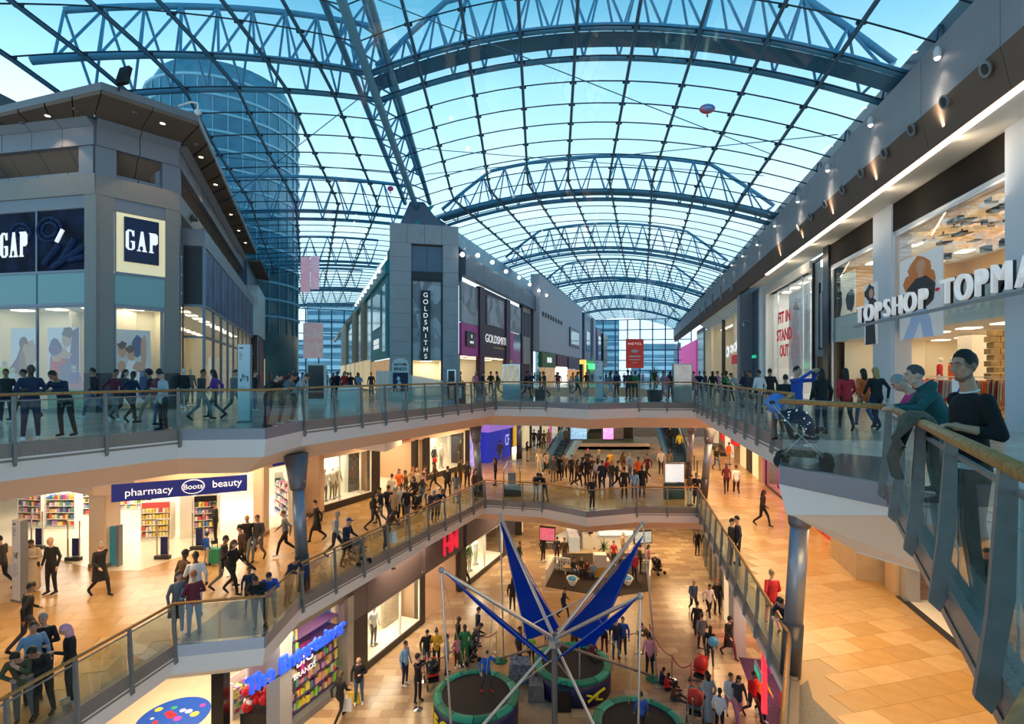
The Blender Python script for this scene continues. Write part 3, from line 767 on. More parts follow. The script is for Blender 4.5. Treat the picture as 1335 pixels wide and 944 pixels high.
box_obj('pane', SF, .05, bw - .05, .1, 3.3, -.03, -.01, shopglass, bay); box_obj('pane', SF, .05, bw - .05, 3.4, 4.8, -.03, -.01, shopglass, bay)
box_obj('window_mullion', SF, 0, .06, .02, 7.7, -.08, .02, greymull, bay)
room(G3, ub0 + .06, ub1, .02, 4.85, 5, litwall, shopfloor, lamp_w, 2, 'inside the projecting glazed shopfront', w=bw - .2, power=260, left=False)
for k in range(8):
 p = G3.pt(2.5 + 2.7 * k, .15, 9.35); b = MB(); b.lathe(p, [(.22, 0), (.26, .05), (.14, .06), (.1, .3)], 12, (G3.n.x, G3.n.y, -.3)); o = b.build('bulkhead_lamp', mat('vent_metal', (.16, .13, .12), .4, .6), label='%s dark round fitting over the glazed shopfront, counting away from the corner' % ORD[k], cat='light', group='round fittings over the glazed shopfront')
wl = empty('wall_left', (-30, 60, 0), kind='structure', label='row of shopfronts receding down the left hand mall')
box_obj('shopfront', G3, 25, 33, 5.1, 9.6, -3, 1.3, white, wl)
box_obj('shopfront', G3, 25.2, 33, .05, 5.1, -3, 1.2, mat('black_magenta_front', (.02, .01, .015), .3), wl)
box_obj('display_window', G3, 27, 32.4, .1, 4.7, 1.15, 1.25, mat('magenta_screen', (.5, .05, .2), .4, col2=(.02, .02, .03), nscale=.5, noise=.9), wl)
for (a, c, m_, h) in ((34, 46, dark, 7.2), (47, 60, panelblue, 8), (61, 80, mat('far_shop_brown', (.35, .24, .16), .5), 8)):
 box_obj('shopfront', G3, a, c, 0, h, -3, 1.0, m_, wl)
 n = int((c - a) / 3)
 for k in range(n):
  x = a + (c - a) * (k + .5) / n
  box_obj('display_window', G3, x - 1.2, x + 1.2, .3, 3.2, .95, 1.06, mat('lit_window_%d' % (k % 3), ((.9, .7, .4), (.8, .8, .75), (.9, .75, .55))[k % 3], .4, emit=.45), wl)
  box_obj('upper_window', G3, x - 1.1, x + 1.1, 3.9, h - .8, .95, 1.05, mat('upper_window_glass', (.10, .16, .20), .15), wl)
box_obj('upper_wall', G3, 25, 80, 8, 11.9, -3, .4, panelblue, wl)
for k in range(18):
 box_obj('soffit_panel', G3, 26 + 3 * k, 28.96 + 3 * k, 11.9, 12.1, -.5, 1.5, panelbrown, wl)
# ---------------- wedge building in the middle
wb = empty('wall_middle', (-6, 40, 0), kind='structure', label='wedge shaped building between the two malls')
HR = Fr((-3.75, 37), (.286, 1));  
if HR.n.x < 0: HR.n = -HR.n
HL = Fr((-8.6, 36.6), (-.389, 1))
if HL.n.x > 0: HL.n = -HL.n
def attic(fr, L, m_, w0, zb, zm, zt, wt):
 n = int(L / 4)
 for k in range(n):
  a = L * k / n + .02; c = L * (k + 1) / n - .02; P = fr.pt
  b = MB(); b.fbox(fr, a, c, zb, zm, w0 - .5, w0); b.build('attic_panel', m_, wb)
  b = MB(); b.hexa([P(a, w0, zm), P(c, w0, zm), P(c, w0 - .3, zm), P(a, w0 - .3, zm), P(a, wt + .1, zt), P(c, wt + .1, zt), P(c, wt - .2, zt), P(a, wt - .2, zt)]); b.build('attic_panel', m_, wb)
attic(HR, 100, panelblue, .5, 8.55, 10.1, 13.75, -3.1)
attic(HL, 26, teal, .3, 8.6, 9.4, 13.75, -3.0)
attic(Fr(HL.pt(26, 0, 0).xy, HL.d, HL.n), 60, mat('attic_cream', (.5, .38, .26), .6), .2, 8.6, 9.2, 13.75, -3.0)
AP = Fr.span((-8.9, 37.2), (-3.6, 37.6)); 
if AP.n.y > 0: AP.n = -AP.n
b = MB(); b.poly(AP, [(0, 8), (AP.L, 8), (AP.L, 10.3), (2.6, 13.9), (1.6, 13.9), (0, 10.2)], -.3, 0); b.build('attic_end', panelblue, wb)
PY = Fr.span((-8.05, 34.3), (-3.62, 35.3))
if PY.n.y > 0: PY.n = -PY.n
py = empty('pylon', PY.pt(2.2, 0, 0), label='tall grey stone pylon with the vertical jewellers sign', cat='pylon')
pu = PY.u
uL, uR = pu(536), pu(577.5)
zt = PY.z(555, 293); zo = PY.z(556, 318)
for (a, c) in ((0, uL), (uR, PY.L)):
 nrow = 11
 for k in range(nrow):
  z0 = zo * k / nrow; z1 = zo * (k + 1) / nrow - .015
  box_obj('stone_slab', PY, a, c, z0, z1, -2.2, 0, pylonm, py)
for k in range(4):
 x0 = PY.L * k / 4; box_obj('stone_slab', PY, x0 + .01, x0 + PY.L / 4 - .01, zo, zt, -2.2, 0, pylonm, py)
box_obj('recess_panel', PY, uL, (uL + uR) / 2 - .01, PY.z(556, 353), PY.z(556, 320), -.6, -.3, panelblue, py)
box_obj('recess_panel', PY, (uL + uR) / 2 + .01, uR, PY.z(556, 353), PY.z(556, 320), -.6, -.3, panelblue, py)
box_obj('header', PY, uL, uR, PY.z(556, 364), PY.z(556, 354), -.5, -.1, dark, py)
crystal = mat('crystal_graphic', (.62, .62, .66), .4, col2=(.30, .30, .34), nscale=1.1, tex='voronoi', noise=.5)
box_obj('graphic_panel', PY, uL + .1, uR - .1, PY.z(556, 468), PY.z(556, 366), -.35, -.25, crystal, py)
for fr_, a_, c_ in ((G1, uc0, L1_ + .17), (G2, -.02, G2.u(148) + .02), (G2, G2.u(215) - .02, L2_ + .12)): box_obj('column_plinth', fr_, a_, c_, 0, 1.62, -.5, .12, dgranite, gw)
frame(PY, uL, uR, .02, PY.z(556, 364), -.2, dark, py, .12)
rd = random.Random(5)
for k in range(14):
 a = rd.uniform(0, 2 * PI); x = (uL + uR) / 2 + rd.uniform(-.6, .6); z = rd.uniform(4.4, 7.2); l = rd.uniform(.3, .8)
 b = MB(); b.poly(PY, [(x, z), (x + l * math.cos(a), z + l * math.sin(a)), (x + l * math.cos(a + .5), z + l * math.sin(a + .5))], -.25, -.24 + k * .001); b.build('print', flat('lgrey' if k % 2 else 'grey'), py)
vs_ = empty('vertical_sign', PY.pt(pu(554.5), 0, 3), label='black vertical sign with white stacked letters on the grey pylon', cat='sign')
zs0, zs1 = PY.z(554, 470.5), PY.z(554, 379)
box_obj('board', PY, pu(548.5), pu(561), zs0, zs1, -.22, .12, black, vs_)
word = 'GOLDSMITHS'
for i, ch in enumerate(word):
 z = zs1 - .32 - (zs1 - zs0 - .6) * i / (len(word) - 1)
 text('letter', ch, PY, pu(554.8), z, .13, .44, signwhite, vs_, depth=.03)
room(PY, uL + .1, uR - .1, .02, PY.z(556, 470), 2.0, litwall, shopfloor, lamp_w, 1, 'inside the grey pylon', w=-.3, power=60)
def HRp(px): return HR.u(px)
def sf(name, px0, px1, z0, z1, w0, w1, m_, par): return box_obj(name, HR, HRp(px0), HRp(px1), z0, z1, w0, w1, m_, par)
js = empty('shopfront', HR.pt(5, 0, 0), label='jewellers shopfront with crystal graphics and a pink panel beside the pylon', cat='shopfront')
sf('graphic_panel', 600, 622, 5.3, 8.2, -.1, .1, crystal, js); sf('pink_panel', 600, 622, 2.9, 5.25, -.1, .1, pink, js)
sf('sign_board', 605, 618, 3.6, 4.7, .1, .2, black, js)
text('letter', '8', HR, HRp(611.5), 4.35, .22, .35, signwhite, js); sf('print_line', 609.5, 614, 3.85, 4.0, .2, .22, signwhite, js)
sf('pillar', 622, 628, 0, 8.4, -.1, .25, plum, js)
ps = empty('shopfront', HR.pt(14, 0, 0), label='plum coloured shopfront with white lettering right of the pink panel', cat='shopfront')
sf('wall_panel', 628, 661, 3.0, 8.4, -.1, .15, plum, ps); sf('graphic_panel', 632, 654, 5.6, 8.0, .15, .22, crystal, ps)
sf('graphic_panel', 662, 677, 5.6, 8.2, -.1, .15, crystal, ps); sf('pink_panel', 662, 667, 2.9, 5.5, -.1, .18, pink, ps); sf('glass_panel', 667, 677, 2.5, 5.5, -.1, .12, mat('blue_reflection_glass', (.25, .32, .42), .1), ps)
sf('pillar', 657, 662, 0, 8.4, -.1, .25, plum, ps)
text('letters', 'GOLDSMITHS', HR, HRp(647), 4.45, .18, .95, signwhite, ps, sx=1.2)
sf('underline', 641, 655, 3.75, 3.85, .15, .18, mat('gold_line', (.8, .5, .05), .5), ps)
room(HR, HRp(600), HRp(677), .02, 2.95, 4, litwall, shopfloor, lamp_w, 2, 'in the jewellers beside the pylon', power=200)
s3 = empty('shopfront', HR.pt(26, 0, 0), label='narrow black and cream shopfront beside the white wall', cat='shopfront')
sf('wall_panel', 679, 693, 0, 8.6, -.1, .1, mat('cream_front', (.62, .56, .52), .5), s3); sf('frame', 678, 680, 0, 8.8, -.1, .2, dark, s3); sf('frame', 690.5, 693, 0, 8.8, -.1, .2, dark, s3)
sf('graphic_panel', 681.5, 689, 5.5, 8.0, .1, .16, mat('navy_text_graphic', (.2, .2, .28), .5, col2=(.01, .01, .03), nscale=6, noise=.8), s3); sf('lit_window', 681, 689, .2, 2.6, .1, .14, plum, s3)
ww = empty('shopfront', HR.pt(45, 0, 0), label='tall white wall above small lit shops halfway down the right mall', cat='shopfront')
pinkwhite = mat('white_pinkish_wall', (.74, .68, .72), .5)
u1_, u2_ = HRp(693), HRp(752)
box_obj('wall_panel', HR, u1_, u2_, 4.1, 12.6, -.1, .9, pinkwhite, ww)
for k in range(8): sf('round_vent', 697 + 3.6 * k, 698.6 + 3.6 * k, 8.1, 8.6, .9, 1.0, dark, ww)
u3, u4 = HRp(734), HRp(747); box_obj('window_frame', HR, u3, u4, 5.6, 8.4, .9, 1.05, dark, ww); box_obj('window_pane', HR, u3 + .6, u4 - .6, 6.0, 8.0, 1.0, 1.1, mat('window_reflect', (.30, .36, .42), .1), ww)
for (a, c, z0, z1, m_) in ((696, 715, 2.3, 4.0, mat('green_shop', (.10, .25, .06), .5)), (697, 714, .1, 2.3, mat('lit_gold', (.8, .5, .25), .5, emit=.45, col2=(.3, .2, .12), nscale=1.5, noise=.7)), (717, 731, 2.5, 4.0, mat('shop_maroon', (.2, .03, .08), .5)), (718, 731, .1, 2.5, mat('lit_white', (1, .9, .8), .5, emit=1.2)), (733, 748, 2.3, 3.9, plum), (734, 748, .1, 2.2, mat('lit_orange', (.8, .35, .12), .5, emit=.6))):
 sf('shop_window', a, c, z0, z1, .5, .95, m_, ww)
sf('white_emblem', 703, 709, 2.9, 3.5, .95, 1.0, signwhite, ww)
fb = empty('shopfront', HR.pt(80, 0, 0), label='row of grey bay fronted shops at the far end of the right mall', cat='shopfront')
for (a, c, z0, z1, w1, m_) in ((753, 763, 4.0, 12, 1.2, panelblue), (763, 766, 0, 12, 1.6, pinkwhite), (766, 773, 3.4, 10.5, 1.8, mat('mauve_front', (.24, .15, .24), .5)), (773, 779, 3, 10, 2.2, dark), (753, 779, .1, 3.2, .8, dark)):
 sf('wall_panel', a, c, z0, z1, -.5, w1, m_, fb)
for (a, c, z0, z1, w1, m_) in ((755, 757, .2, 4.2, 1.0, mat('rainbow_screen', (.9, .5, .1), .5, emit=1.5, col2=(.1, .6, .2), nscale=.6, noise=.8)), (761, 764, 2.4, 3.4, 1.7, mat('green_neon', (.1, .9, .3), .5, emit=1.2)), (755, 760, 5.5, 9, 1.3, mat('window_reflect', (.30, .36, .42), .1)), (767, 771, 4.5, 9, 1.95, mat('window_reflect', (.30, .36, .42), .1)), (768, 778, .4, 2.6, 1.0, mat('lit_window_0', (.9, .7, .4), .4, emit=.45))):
 sf('display_window', a, c, z0, z1, -.2, w1, m_, fb)
for ii, (px, py_) in enumerate(((602, 332), (622, 333), (641, 342), (659, 354), (676, 362), (690, 371), (702, 379), (712, 385))):
 u = HR.u(px, .9); z = HR.z(px, py_, .9)
 t = empty('spot_lamp', HR.pt(u, .9, z), label='%s white spot lamp from the pylon along the grey attic' % ORD[ii], cat='light', group='spot lamps along the grey attic')
 rod(HR.pt(u, .45, z), HR.pt(u, .9, z), .03, white, t, 'bracket'); b = MB(); b.ball(HR.pt(u, .95, z), .16); b.build('lamp', lamp_c, t)
tf = empty('shopfront', HL.pt(8, 0, 0), label='teal shopfront left of the grey pylon', cat='shopfront')
def sl(name, px0, px1, z0, z1, w0, w1, m_, par): return box_obj(name, HL, min(HL.u(px0), HL.u(px1)), max(HL.u(px0), HL.u(px1)), z0, z1, w0, w1, m_, par)
ths = HL.u(505)
sl('wall_panel', 508, 486, 2.7, 8.5, -.1, .12, teal, tf)
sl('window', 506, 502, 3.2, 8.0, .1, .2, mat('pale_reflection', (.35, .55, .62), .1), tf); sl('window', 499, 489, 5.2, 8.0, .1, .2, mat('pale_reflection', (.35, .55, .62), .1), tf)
sl('white_emblem', 496, 490, 3.6, 3.9, .1, .2, signwhite, tf); sl('white_emblem', 496, 490, 4.0, 4.35, .1, .2, signwhite, tf)
sl('display_window', 508, 486, .1, 2.6, -.1, .12, mat('lit_gold', (.8, .5, .25), .5, emit=.45, col2=(.3, .2, .12), nscale=1.5, noise=.7), tf)
for (a, c, m_, h) in ((485, 479, mat('pale_reflection', (.35, .55, .62), .1), 8.5), (478, 474, mat('gold_stone', (.55, .38, .22), .5), 8.8), (473, 468, mat('dark_teal_glass', (.05, .16, .18), .15), 8), (467, 462, mat('gold_stone', (.55, .38, .22), .5), 9), (461, 455, mat('pale_reflection', (.35, .55, .62), .1), 7.5), (454, 447, mat('gold_stone', (.55, .38, .22), .5), 9)):
 t = empty('shopfront', HL.pt(HL.u(a), 0, 0), label='%s shopfront %s the teal one in the left hand mall' % ({479: 'pale blue glazed', 474: 'slim gold stone', 468: 'dark teal glazed', 462: 'wider gold stone', 455: 'distant pale glazed', 447: 'farthest gold stone'}[c], {479: 'next to', 474: 'two along from', 468: 'third along from', 462: 'well behind', 455: 'far behind', 447: 'farthest behind'}[c]), cat='shopfront')
 sl('wall_panel', a, c, 0, h, -.2, .3 if h > 8.6 else .1, m_, t)
 sl('display_window', a - .8, c + .8, .2, 2.8, 0, .45, mat('lit_window_0', (.9, .7, .4), .4, emit=.45), t)
for k in range(9):
 p = HL.pt(3 + k * 2.6, .35, 9.3); b = MB(); b.ball(p, .14); b.build('spot_lamp', lamp_c, label='%s spot lamp from the pylon above the teal and gold fronts' % ORD[k], cat='light', group='spot lamps above the teal and gold fronts')
# ---------------- right hand building
FRT = Fr((14.3, 14.9), (.231, 1))
if FRT.n.x > 0: FRT.n = -FRT.n
wr = empty('wall_right', (16, 30, 0), kind='structure', label='tall grey bulkhead and columns of the right hand shops')
fasc = mat('bulkhead_grey', (.30, .29, .31), .5, noise=.12, nscale=1.2)
NP = 30; U0, U1 = -6.0, 104.0
for k in range(NP):
 a = U0 + (U1 - U0) * k / NP + .015; c = U0 + (U1 - U0) * (k + 1) / NP - .015; P = FRT.pt
 box_obj('fascia_panel', FRT, a, c, 9.75, 11.6, 1.2, 1.65, fasc, wr)
 b = MB(); b.hexa([P(a, 1.1, 8.65), P(c, 1.1, 8.65), P(c, 1.42, 8.65), P(a, 1.42, 8.65), P(a, 1.1, 9.74), P(c, 1.1, 9.74), P(c, 1.65, 9.74), P(a, 1.65, 9.74)]); b.build('soffit_panel', panelbrown, wr)
 box_obj('clerestory_panel', FRT, a, c, 11.6, 12.7, .9, 1.1, mat('clerestory_dark', (.02, .04, .06), .3), wr)
 rod(FRT.pt(a, 1.3, 11.6), FRT.pt(a, 1.15, 12.6), .04, rib_m, wr, 'stanchion')
box_obj('light_strip', FRT, U0, FRT.u(1000, 1.3), 8.56, 8.63, 1.25, 1.42, mat('strip_light', (1, .9, .75), .5, emit=4, ecol=(1, .9, .72)), wr)
box_obj('canopy_ceiling', FRT, U0, FRT.u(998), 8.63, 8.8, -.2, 1.25, mat('canopy_white', (.82, .74, .64), .5), wr)
for ii, (px, py_) in enumerate(((1293, 89), (1239, 132), (1195, 168), (1159, 199), (1128, 225), (1103, 247), (1080, 266), (1061, 282), (1045, 297))):
 u = FRT.u(px, 1.58); z = FRT.z(px, py_, 1.58)
 downlight(FRT.pt(u, 1.56 + .21 * max(0, min(1, (z - 8.65) / 1.09)), z), .2, 0, '%s round dark fitting from the right in the brown band over the shops' % ORD[ii], axis=(FRT.n.x, FRT.n.y, -.35), grp='round fittings in the brown band on the right')
for ii, (px, py_) in enumerate(((1222, 70), (1135, 159), (1079, 219), (1040, 260), (1010, 292), (987, 317), (968, 332), (954, 344), (941, 355))):
 u = FRT.u(px, 1.8); z = FRT.z(px, py_, 1.8)
 t = empty('spot_lamp', FRT.pt(u, 1.8, z), label='%s white spot lamp from the right on top of the grey bulkhead' % ORD[ii], cat='light', group='spot lamps along the right bulkhead')
 b = MB(); b.lathe(FRT.pt(u, 1.8, z), [(.05, .2), (.1, .1), (.1, -.12), (.06, -.12)], 10); b.build('housing', white, t)
 b = MB(); b.ball(FRT.pt(u, 1.8, z - .12), .08); b.build('lamp', lamp_c, t)
 l = bpy.data.lights.new('spot', 'SPOT'); l.energy = 25; l.color = WARMW; l.spot_size = 1.3; l.shadow_soft_size = .05; o = bpy.data.objects.new('spot_beam', l); o.location = FRT.pt(u, 1.9, z - .25); COL.objects.link(o)
fu = FRT.u
whitecol = mat('column_white', (.72, .74, .80), .4)
box_obj('column', FRT, fu(1318) - 3, fu(1318), 0, 8.62, -.6, .15, whitecol, wr)
box_obj('column', FRT, fu(1167), fu(1143), 0, 8.62, -.6, .15, whitecol, wr)
box_obj('column', FRT, fu(1085), fu(1078), 0, 8.62, -.6, .2, black, wr)
shop = empty('shopfront', FRT.pt(5, 0, 0), label='two bay fashion shopfront with black headers and big backlit posters', cat='shopfront')
for (a, c) in ((fu(1318), fu(1167)), (fu(1143), fu(1085))):
 box_obj('header', FRT, a, c, 7.45, 8.6, -.3, .08, mat('header_brown_black', (.014, .010, .008), .7, spec=.15), shop)
 box_obj('header_trim', FRT, a, c, 7.3, 7.45, -.3, .06, mat('header_trim_grey', (.5, .5, .52), .3, .6), shop)
 frame(FRT, a, c, .02, 7.3, 0, whitecol, shop, .07, .1)
 box_obj('pane', FRT, a + .07, c - .07, 3.3, 7.2, -.01, .01, shopglass, shop)
a, c = fu(1318), fu(1085)
room(FRT, a, c, 4.6, 7.35, 6, mat('shop_gold_wall', (.72, .5, .28), .6), litwhite, lamp_w, 2, 'on the upper floor of the fashion shop', w=-.1, power=260)
room(FRT, a, c, .02, 3.3, 9, litwall, mat('marble_shop', (.66, .52, .38), .12), lamp_w, 3, 'on the ground floor of the fashion shop', w=-.1, power=420)
box_obj('floor_edge', FRT, a, c, 3.38, 4.6, -.5, -.1, litwhite, shop)
lat = empty('lattice_ceiling', FRT.pt(fu(1250), -2, 6.5), label='black and gold lattice ceiling sculpture inside the fashion shop', cat='ceiling sculpture')
rd = random.Random(2); cols = [mat('lattice_gold', (.8, .5, .22), .3, emit=.5), black, mat('lattice_pale', (.85, .72, .62), .4, emit=.3)]
for i in range(18):
 for j in range(9):
  u = fu(1312) + (fu(1175) - fu(1312)) * (i + .5) / 18; w = -.4 - j * .42
  z = 7.2 - .1 - .05 * j - rd.uniform(0, .25)
  b = MB(); b.hexa([FRT.pt(u + dx, w + dw, z + dz) for dz in (-.12, .0) for dx, dw in ((-.2, -.17), (.2, -.13), (.22, .17), (-.16, .2))]); b.build('lattice_cell', cols[rd.randrange(3)], lat)
for k in range(70):
 u = fu(1312) + (fu(1180) - fu(1312)) * rd.random(); z = rd.uniform(6.0, 7.1); w = -1.2 - rd.random() * 3
 box_obj('lattice_cell', FRT, u - .15, u + .15, z - .12, z + .12, w - .12, w + .12, cols[rd.randrange(3)], lat)
poster(FRT, fu(1229, .03), fu(1173, .03), 2.95, 6.1, .03, 'white',
  [('ginger', blob(.5, .80, .30, .17, seed=4)), ('ginger', blob(.32, .66, .2, .14, seed=5)), ('ginger', blob(.72, .66, .16, .14, seed=8)), ('skin', oval(.53, .85, .11, .085)), ('skin', oval(.53, .74, .06, .05)), ('black', [(.2, .62), (.42, .72), (.66, .72), (.86, .60), (.82, .42), (.68, .36), (.34, .36), (.2, .44)]), ('skin', [(.36, .34), (.66, .34), (.66, .38), (.36, .38)]), ('jeans', [(.34, .36), (.66, .36), (.76, .2), (.82, 0), (.60, 0), (.52, .2), (.36, 0), (.10, 0), (.28, .2)]), ('red', oval(.08, .52, .03, .015)), ('red', oval(.9, .52, .05, .02))],
  label='backlit poster of a model with curly ginger hair, black top and pale jeans', lit=.25)
poster(FRT, fu(1143.5, .22), fu(1127, .22), 2.9, 5.6, .22, 'white', [('black', [(.1, 0), (.9, 0), (.8, .45), (.95, .7), (.6, .78), (.1, .6)]), ('black', blob(.45, .86, .38, .13, seed=3)), ('skin', oval(.55, .84, .17, .08))], label='tall poster of a dark haired model in black beside the white column', lit=.15)
poster(FRT, fu(1115, -.4), fu(1090, -.4), 4.7, 6.9, -.4, 'cream', [('black', blob(.2, .4, .15, .3, seed=3)), ('black', blob(.75, .3, .2, .25, seed=5))], label='lit display of dark jackets on the upper floor behind glass', lit=.3)
sg = empty('letter_sign', FRT.pt(fu(1240, 1.2), 1.2, 4), label='long sign of white raised letters on a steel bar over the fashion shop', cat='sign')
LW = 1.0
box_obj('mounting_bar', FRT, fu(1345, LW), fu(1113, LW), 3.62, 3.72, LW - .1, LW, steel, sg)
signw2 = mat('letter_white', (.85, .85, .85), .35, emit=.35)
signb2 = mat('letter_side_black', (.03, .03, .03), .4)
def fit_letters(word, fr, px0, px1, w, z0, h, m, parent, bold=0.0):
 n = len(word); wid = {'I': .45, 'M': 1.25, 'O': 1.15, 'T': .95, 'S': .9, 'H': 1.05, 'P': .9, 'A': 1.1, 'N': 1.1}
 tot = sum(wid.get(ch, 1) for ch in word); ua, ub = fr.u(px0, w), fr.u(px1, w); x = 0
 for ch in word:
  a = wid.get(ch, 1); uc = ua + (ub - ua) * (x + a / 2) / tot; x += a
  cell = abs(ub - ua) * a / tot
  gw_ = {'I': .25, 'M': .75, 'O': .72, 'T': .58, 'S': .56, 'H': .66, 'P': .58, 'A': .68, 'N': .68}.get(ch, .6)
  sx = cell * .80 / (h / .72 * gw_)
  text('letter', ch, fr, uc, z0 + h * .5 - .0, w, h / .72, m, parent, sx=sx, depth=.12, off=bold)
  text('letter', ch, fr, uc, z0 + h * .5 - .0, w - .10, h / .72, signb2, parent, sx=sx, depth=.08, off=bold + .006)
fit_letters('TOPSHOP', FRT, 1116, 1211, LW - .05, 3.74, .74, signw2, sg, -.012)
fit_letters('TOPMAN', FRT, 1226, 1393, LW - .05, 3.74, .80, signw2, sg, 0)
for k in range(6):
 p = FRT.pt(2 + k * 4.2 - 4, 1.1, 8.5); area('cove_light', FRT.pt(-4 + k * 4.4, 1.2, 8.45), 3.8, .12, 22, (1, .86, .66), (math.radians(0), math.radians(118), math.atan2(FRT.d.y, FRT.d.x) + PI / 2))
wsh = empty('shopfront', FRT.pt(fu(1030), 0, 0), label='double height white shopfront with red words and clothes posters', cat='shopfront')
a, c = fu(1060), fu(1002)
box_obj('portal', FRT, c, c + .5, 0, 8.4, -.4, .2, litwhite, wsh); box_obj('portal', FRT, a, c, 7.9, 8.4, -.4, .2, litwhite, wsh)
box_obj('pane', FRT, a, c, .1, 7.8, .02, .04, shopglass, wsh)
for px in (1015, 1030, 1047): box_obj('mullion', FRT, fu(px) - .04, fu(px) + .04, .1, 7.9, 0, .06, chrome, wsh)
room(FRT, a, c, .02, 7.9, 4, litwhite, litwhite, lamp_c, 2, 'in the white double height shop', w=-.05, power=420, lcol=(1, .95, .9))
poster(FRT, fu(1056, -.3), fu(1048, -.3), 1.4, 7.4, -.3, 'white', [('lgrey', blob(.5, .55, .25, .35, seed=2))], label='tall white banner on the right inside the white shop', lit=.15)
poster(FRT, fu(1046, -.3), fu(1030, -.3), 1.4, 7.2, -.3, 'white', [('lgrey', blob(.5, .3, .35, .28, seed=3)), ('grey', blob(.5, .78, .2, .1, seed=2)), ('skin', oval(.5, .83, .08, .05)), ('lgrey', blob(.5, .62, .3, .12, seed=4))], label='tall poster of a model in a white coat inside the white shop', lit=.15)
rdm = mat('red_letters', (.75, .02, .03), .5, emit=.2)
rw = empty('word_sign', FRT.pt(fu(1022), .1, 4), label='stacked red words on the glass of the white shop', cat='sign')
for word, py_, h in (('FIT IN', 414, 1.15), ('STAND', 437, 1.15), ('OUT', 458, 1.15)):
 text('word', word, FRT, fu(1022.5, .08), FRT.z(1022, py_, .08), .1, h, rdm, rw, sx=1.0 if word != 'OUT' else .9, depth=.02, off=.03)
bk = empty('clothes_display', FRT.pt(fu(1070), 0, 0), label='tall black framed clothes display between the white shop and black column', cat='display')
frame(FRT, fu(1078), fu(1061), .05, 8.3, .05, dark, bk, .14, .14)
box_obj('back_panel', FRT, fu(1078), fu(1061), .05, 8.3, -.6, -.5, black, bk)
rd = random.Random(8)
for k in range(9):
 u = fu(1076) + (fu(1062.5) - fu(1076)) * k / 8
 box_obj('hanging_garment', FRT, u - .1, u + .1, 3.0 + rd.random() * .3, 7.2 - rd.random(), -.3, -.15, flat(('grey', 'black', 'lgrey')[k % 3]), bk)
 box_obj('hanging_garment', FRT, u - .1, u + .1, .4 + rd.random() * .3, 2.6, -.3, -.15, mat('brown_garment', (.20, .10, .05), .6), bk)
pr = FRT.u
for k in range(8): box_obj('pier_panel', FRT, pr(997.5), pr(985), k * 1.1, k * 1.1 + 1.07, -.3, .25, panelblue, wr)
box_obj('column', FRT, pr(999.8), pr(997.5), 0, 11.4, -.3, .5, whitecol, wr)
box_obj('column', FRT, pr(985), pr(981), 0, 11.6, -.3, 1.3, panelgrey, wr)
cs = empty('shopfront', FRT.pt(pr(950), 0, 0), label='cream shopfront with striped canopy past the grey pier', cat='shopfront')
a, c = pr(980), pr(921)
nst = 22
for k in range(nst):
 x0 = a + (c - a) * k / nst; P = FRT.pt; x1 = a + (c - a) * (k + .72) / nst
 b = MB(); b.hexa([P(x0, -.2, 7.9), P(x1, -.2, 7.9), P(x1, -.2, 8.0), P(x0, -.2, 8.0), P(x0, 1.3, 9.0), P(x1, 1.3, 9.0), P(x1, 1.3, 9.1), P(x0, 1.3, 9.1)]); b.build('canopy_slat', white, cs)
box_obj('canopy_back', FRT, a, c, 9.1, 9.2, -.2, 1.3, litwhite, cs)
for px in (979, 966, 958, 943, 928, 921): box_obj('pillar', FRT, pr(px) - .25, pr(px) + .25, 0, 8.0, -.2, .15, litwall if px != 943 else dark, cs)
room(FRT, a, c, .02, 7.9, 4, litwall, shopfloor, lamp_w, 1, 'in the cream shop past the grey pier', w=-.1, power=700)
for px, zc, r in ((967.5, 4.6, .75), (963.5, 4.3, .6), (958, 4.2, .55), (953, 4.0, .8)):
 b = MB(); b.poly(FRT, oval(pr(px), zc, r, r * .8, 14), .3, .4); b.build('round_letter', signwhite, cs)
 b = MB(); b.poly(FRT, oval(pr(px), zc, r * .4, r * .3, 10), .4, .42); b.build('letter_hole', flat('lgrey'), cs)
box_obj('red_emblem', FRT, pr(965), pr(959), 2.6, 3.5, .3, .4, rdm, cs)
for k in range(5):
 x0 = a + (c - a) * k / 5; box_obj('box_beam', FRT, x0, x0 + .4, 9.2, 10.6, .6, 1.75, fasc, cs)
pk = empty('shopfront', FRT.pt(pr(898), 0, 0), label='bright pink shopfront panel at the far right of the mall', cat='shopfront')
box_obj('wall_panel', FRT, pr(910), pr(887), 1.2, 7.2, -.1, .35, hotpink, pk)
box_obj('side_panel', FRT, pr(919), pr(910), 0, 8.6, -.1, .2, mat('upper_window_glass', (.10, .16, .20), .15), pk)
box_obj('side_panel', FRT, pr(887), pr(880), 0, 8.6, -.1, .3, panelblue, pk); box_obj('doorway', FRT, pr(908), pr(890), 0, 1.2, -.1, .3, black, pk)
ex = empty('exit_sign', FRT.pt(pr(982), 1.4, 3), label='small green exit sign hanging by the grey pier', cat='sign')
box_obj('panel', FRT, pr(985, 1), pr(980, 1), FRT.z(982, 467, 1), FRT.z(982, 463, 1), .95, 1.0, mat('exit_green', (.0, .5, .25), .5, emit=.8), ex)
def camera_dome(p, d, label):
 t = empty('security_camera', p, label=label, cat='camera'); p = Vector(p)
 b = MB(); b.tube([p, p + Vector((d, 0, .15)), p + Vector((d * 1.5, 0, .1)), p + Vector((d * 1.5, 0, -.15))], .04, 6); b.build('arm', white, t, smooth=True)
 b = MB(); b.ball(p + Vector((d * 1.5, 0, -.25)), .13); b.build('dome', white, t, smooth=True)
camera_dome(at(233, 138, 20.5), .5, 'white security camera on an arm at the edge of the left overhang')
camera_dome(FRT.pt(pr(985), .3, FRT.z(985, 420)), -.5, 'white security camera on the grey pier on the right')
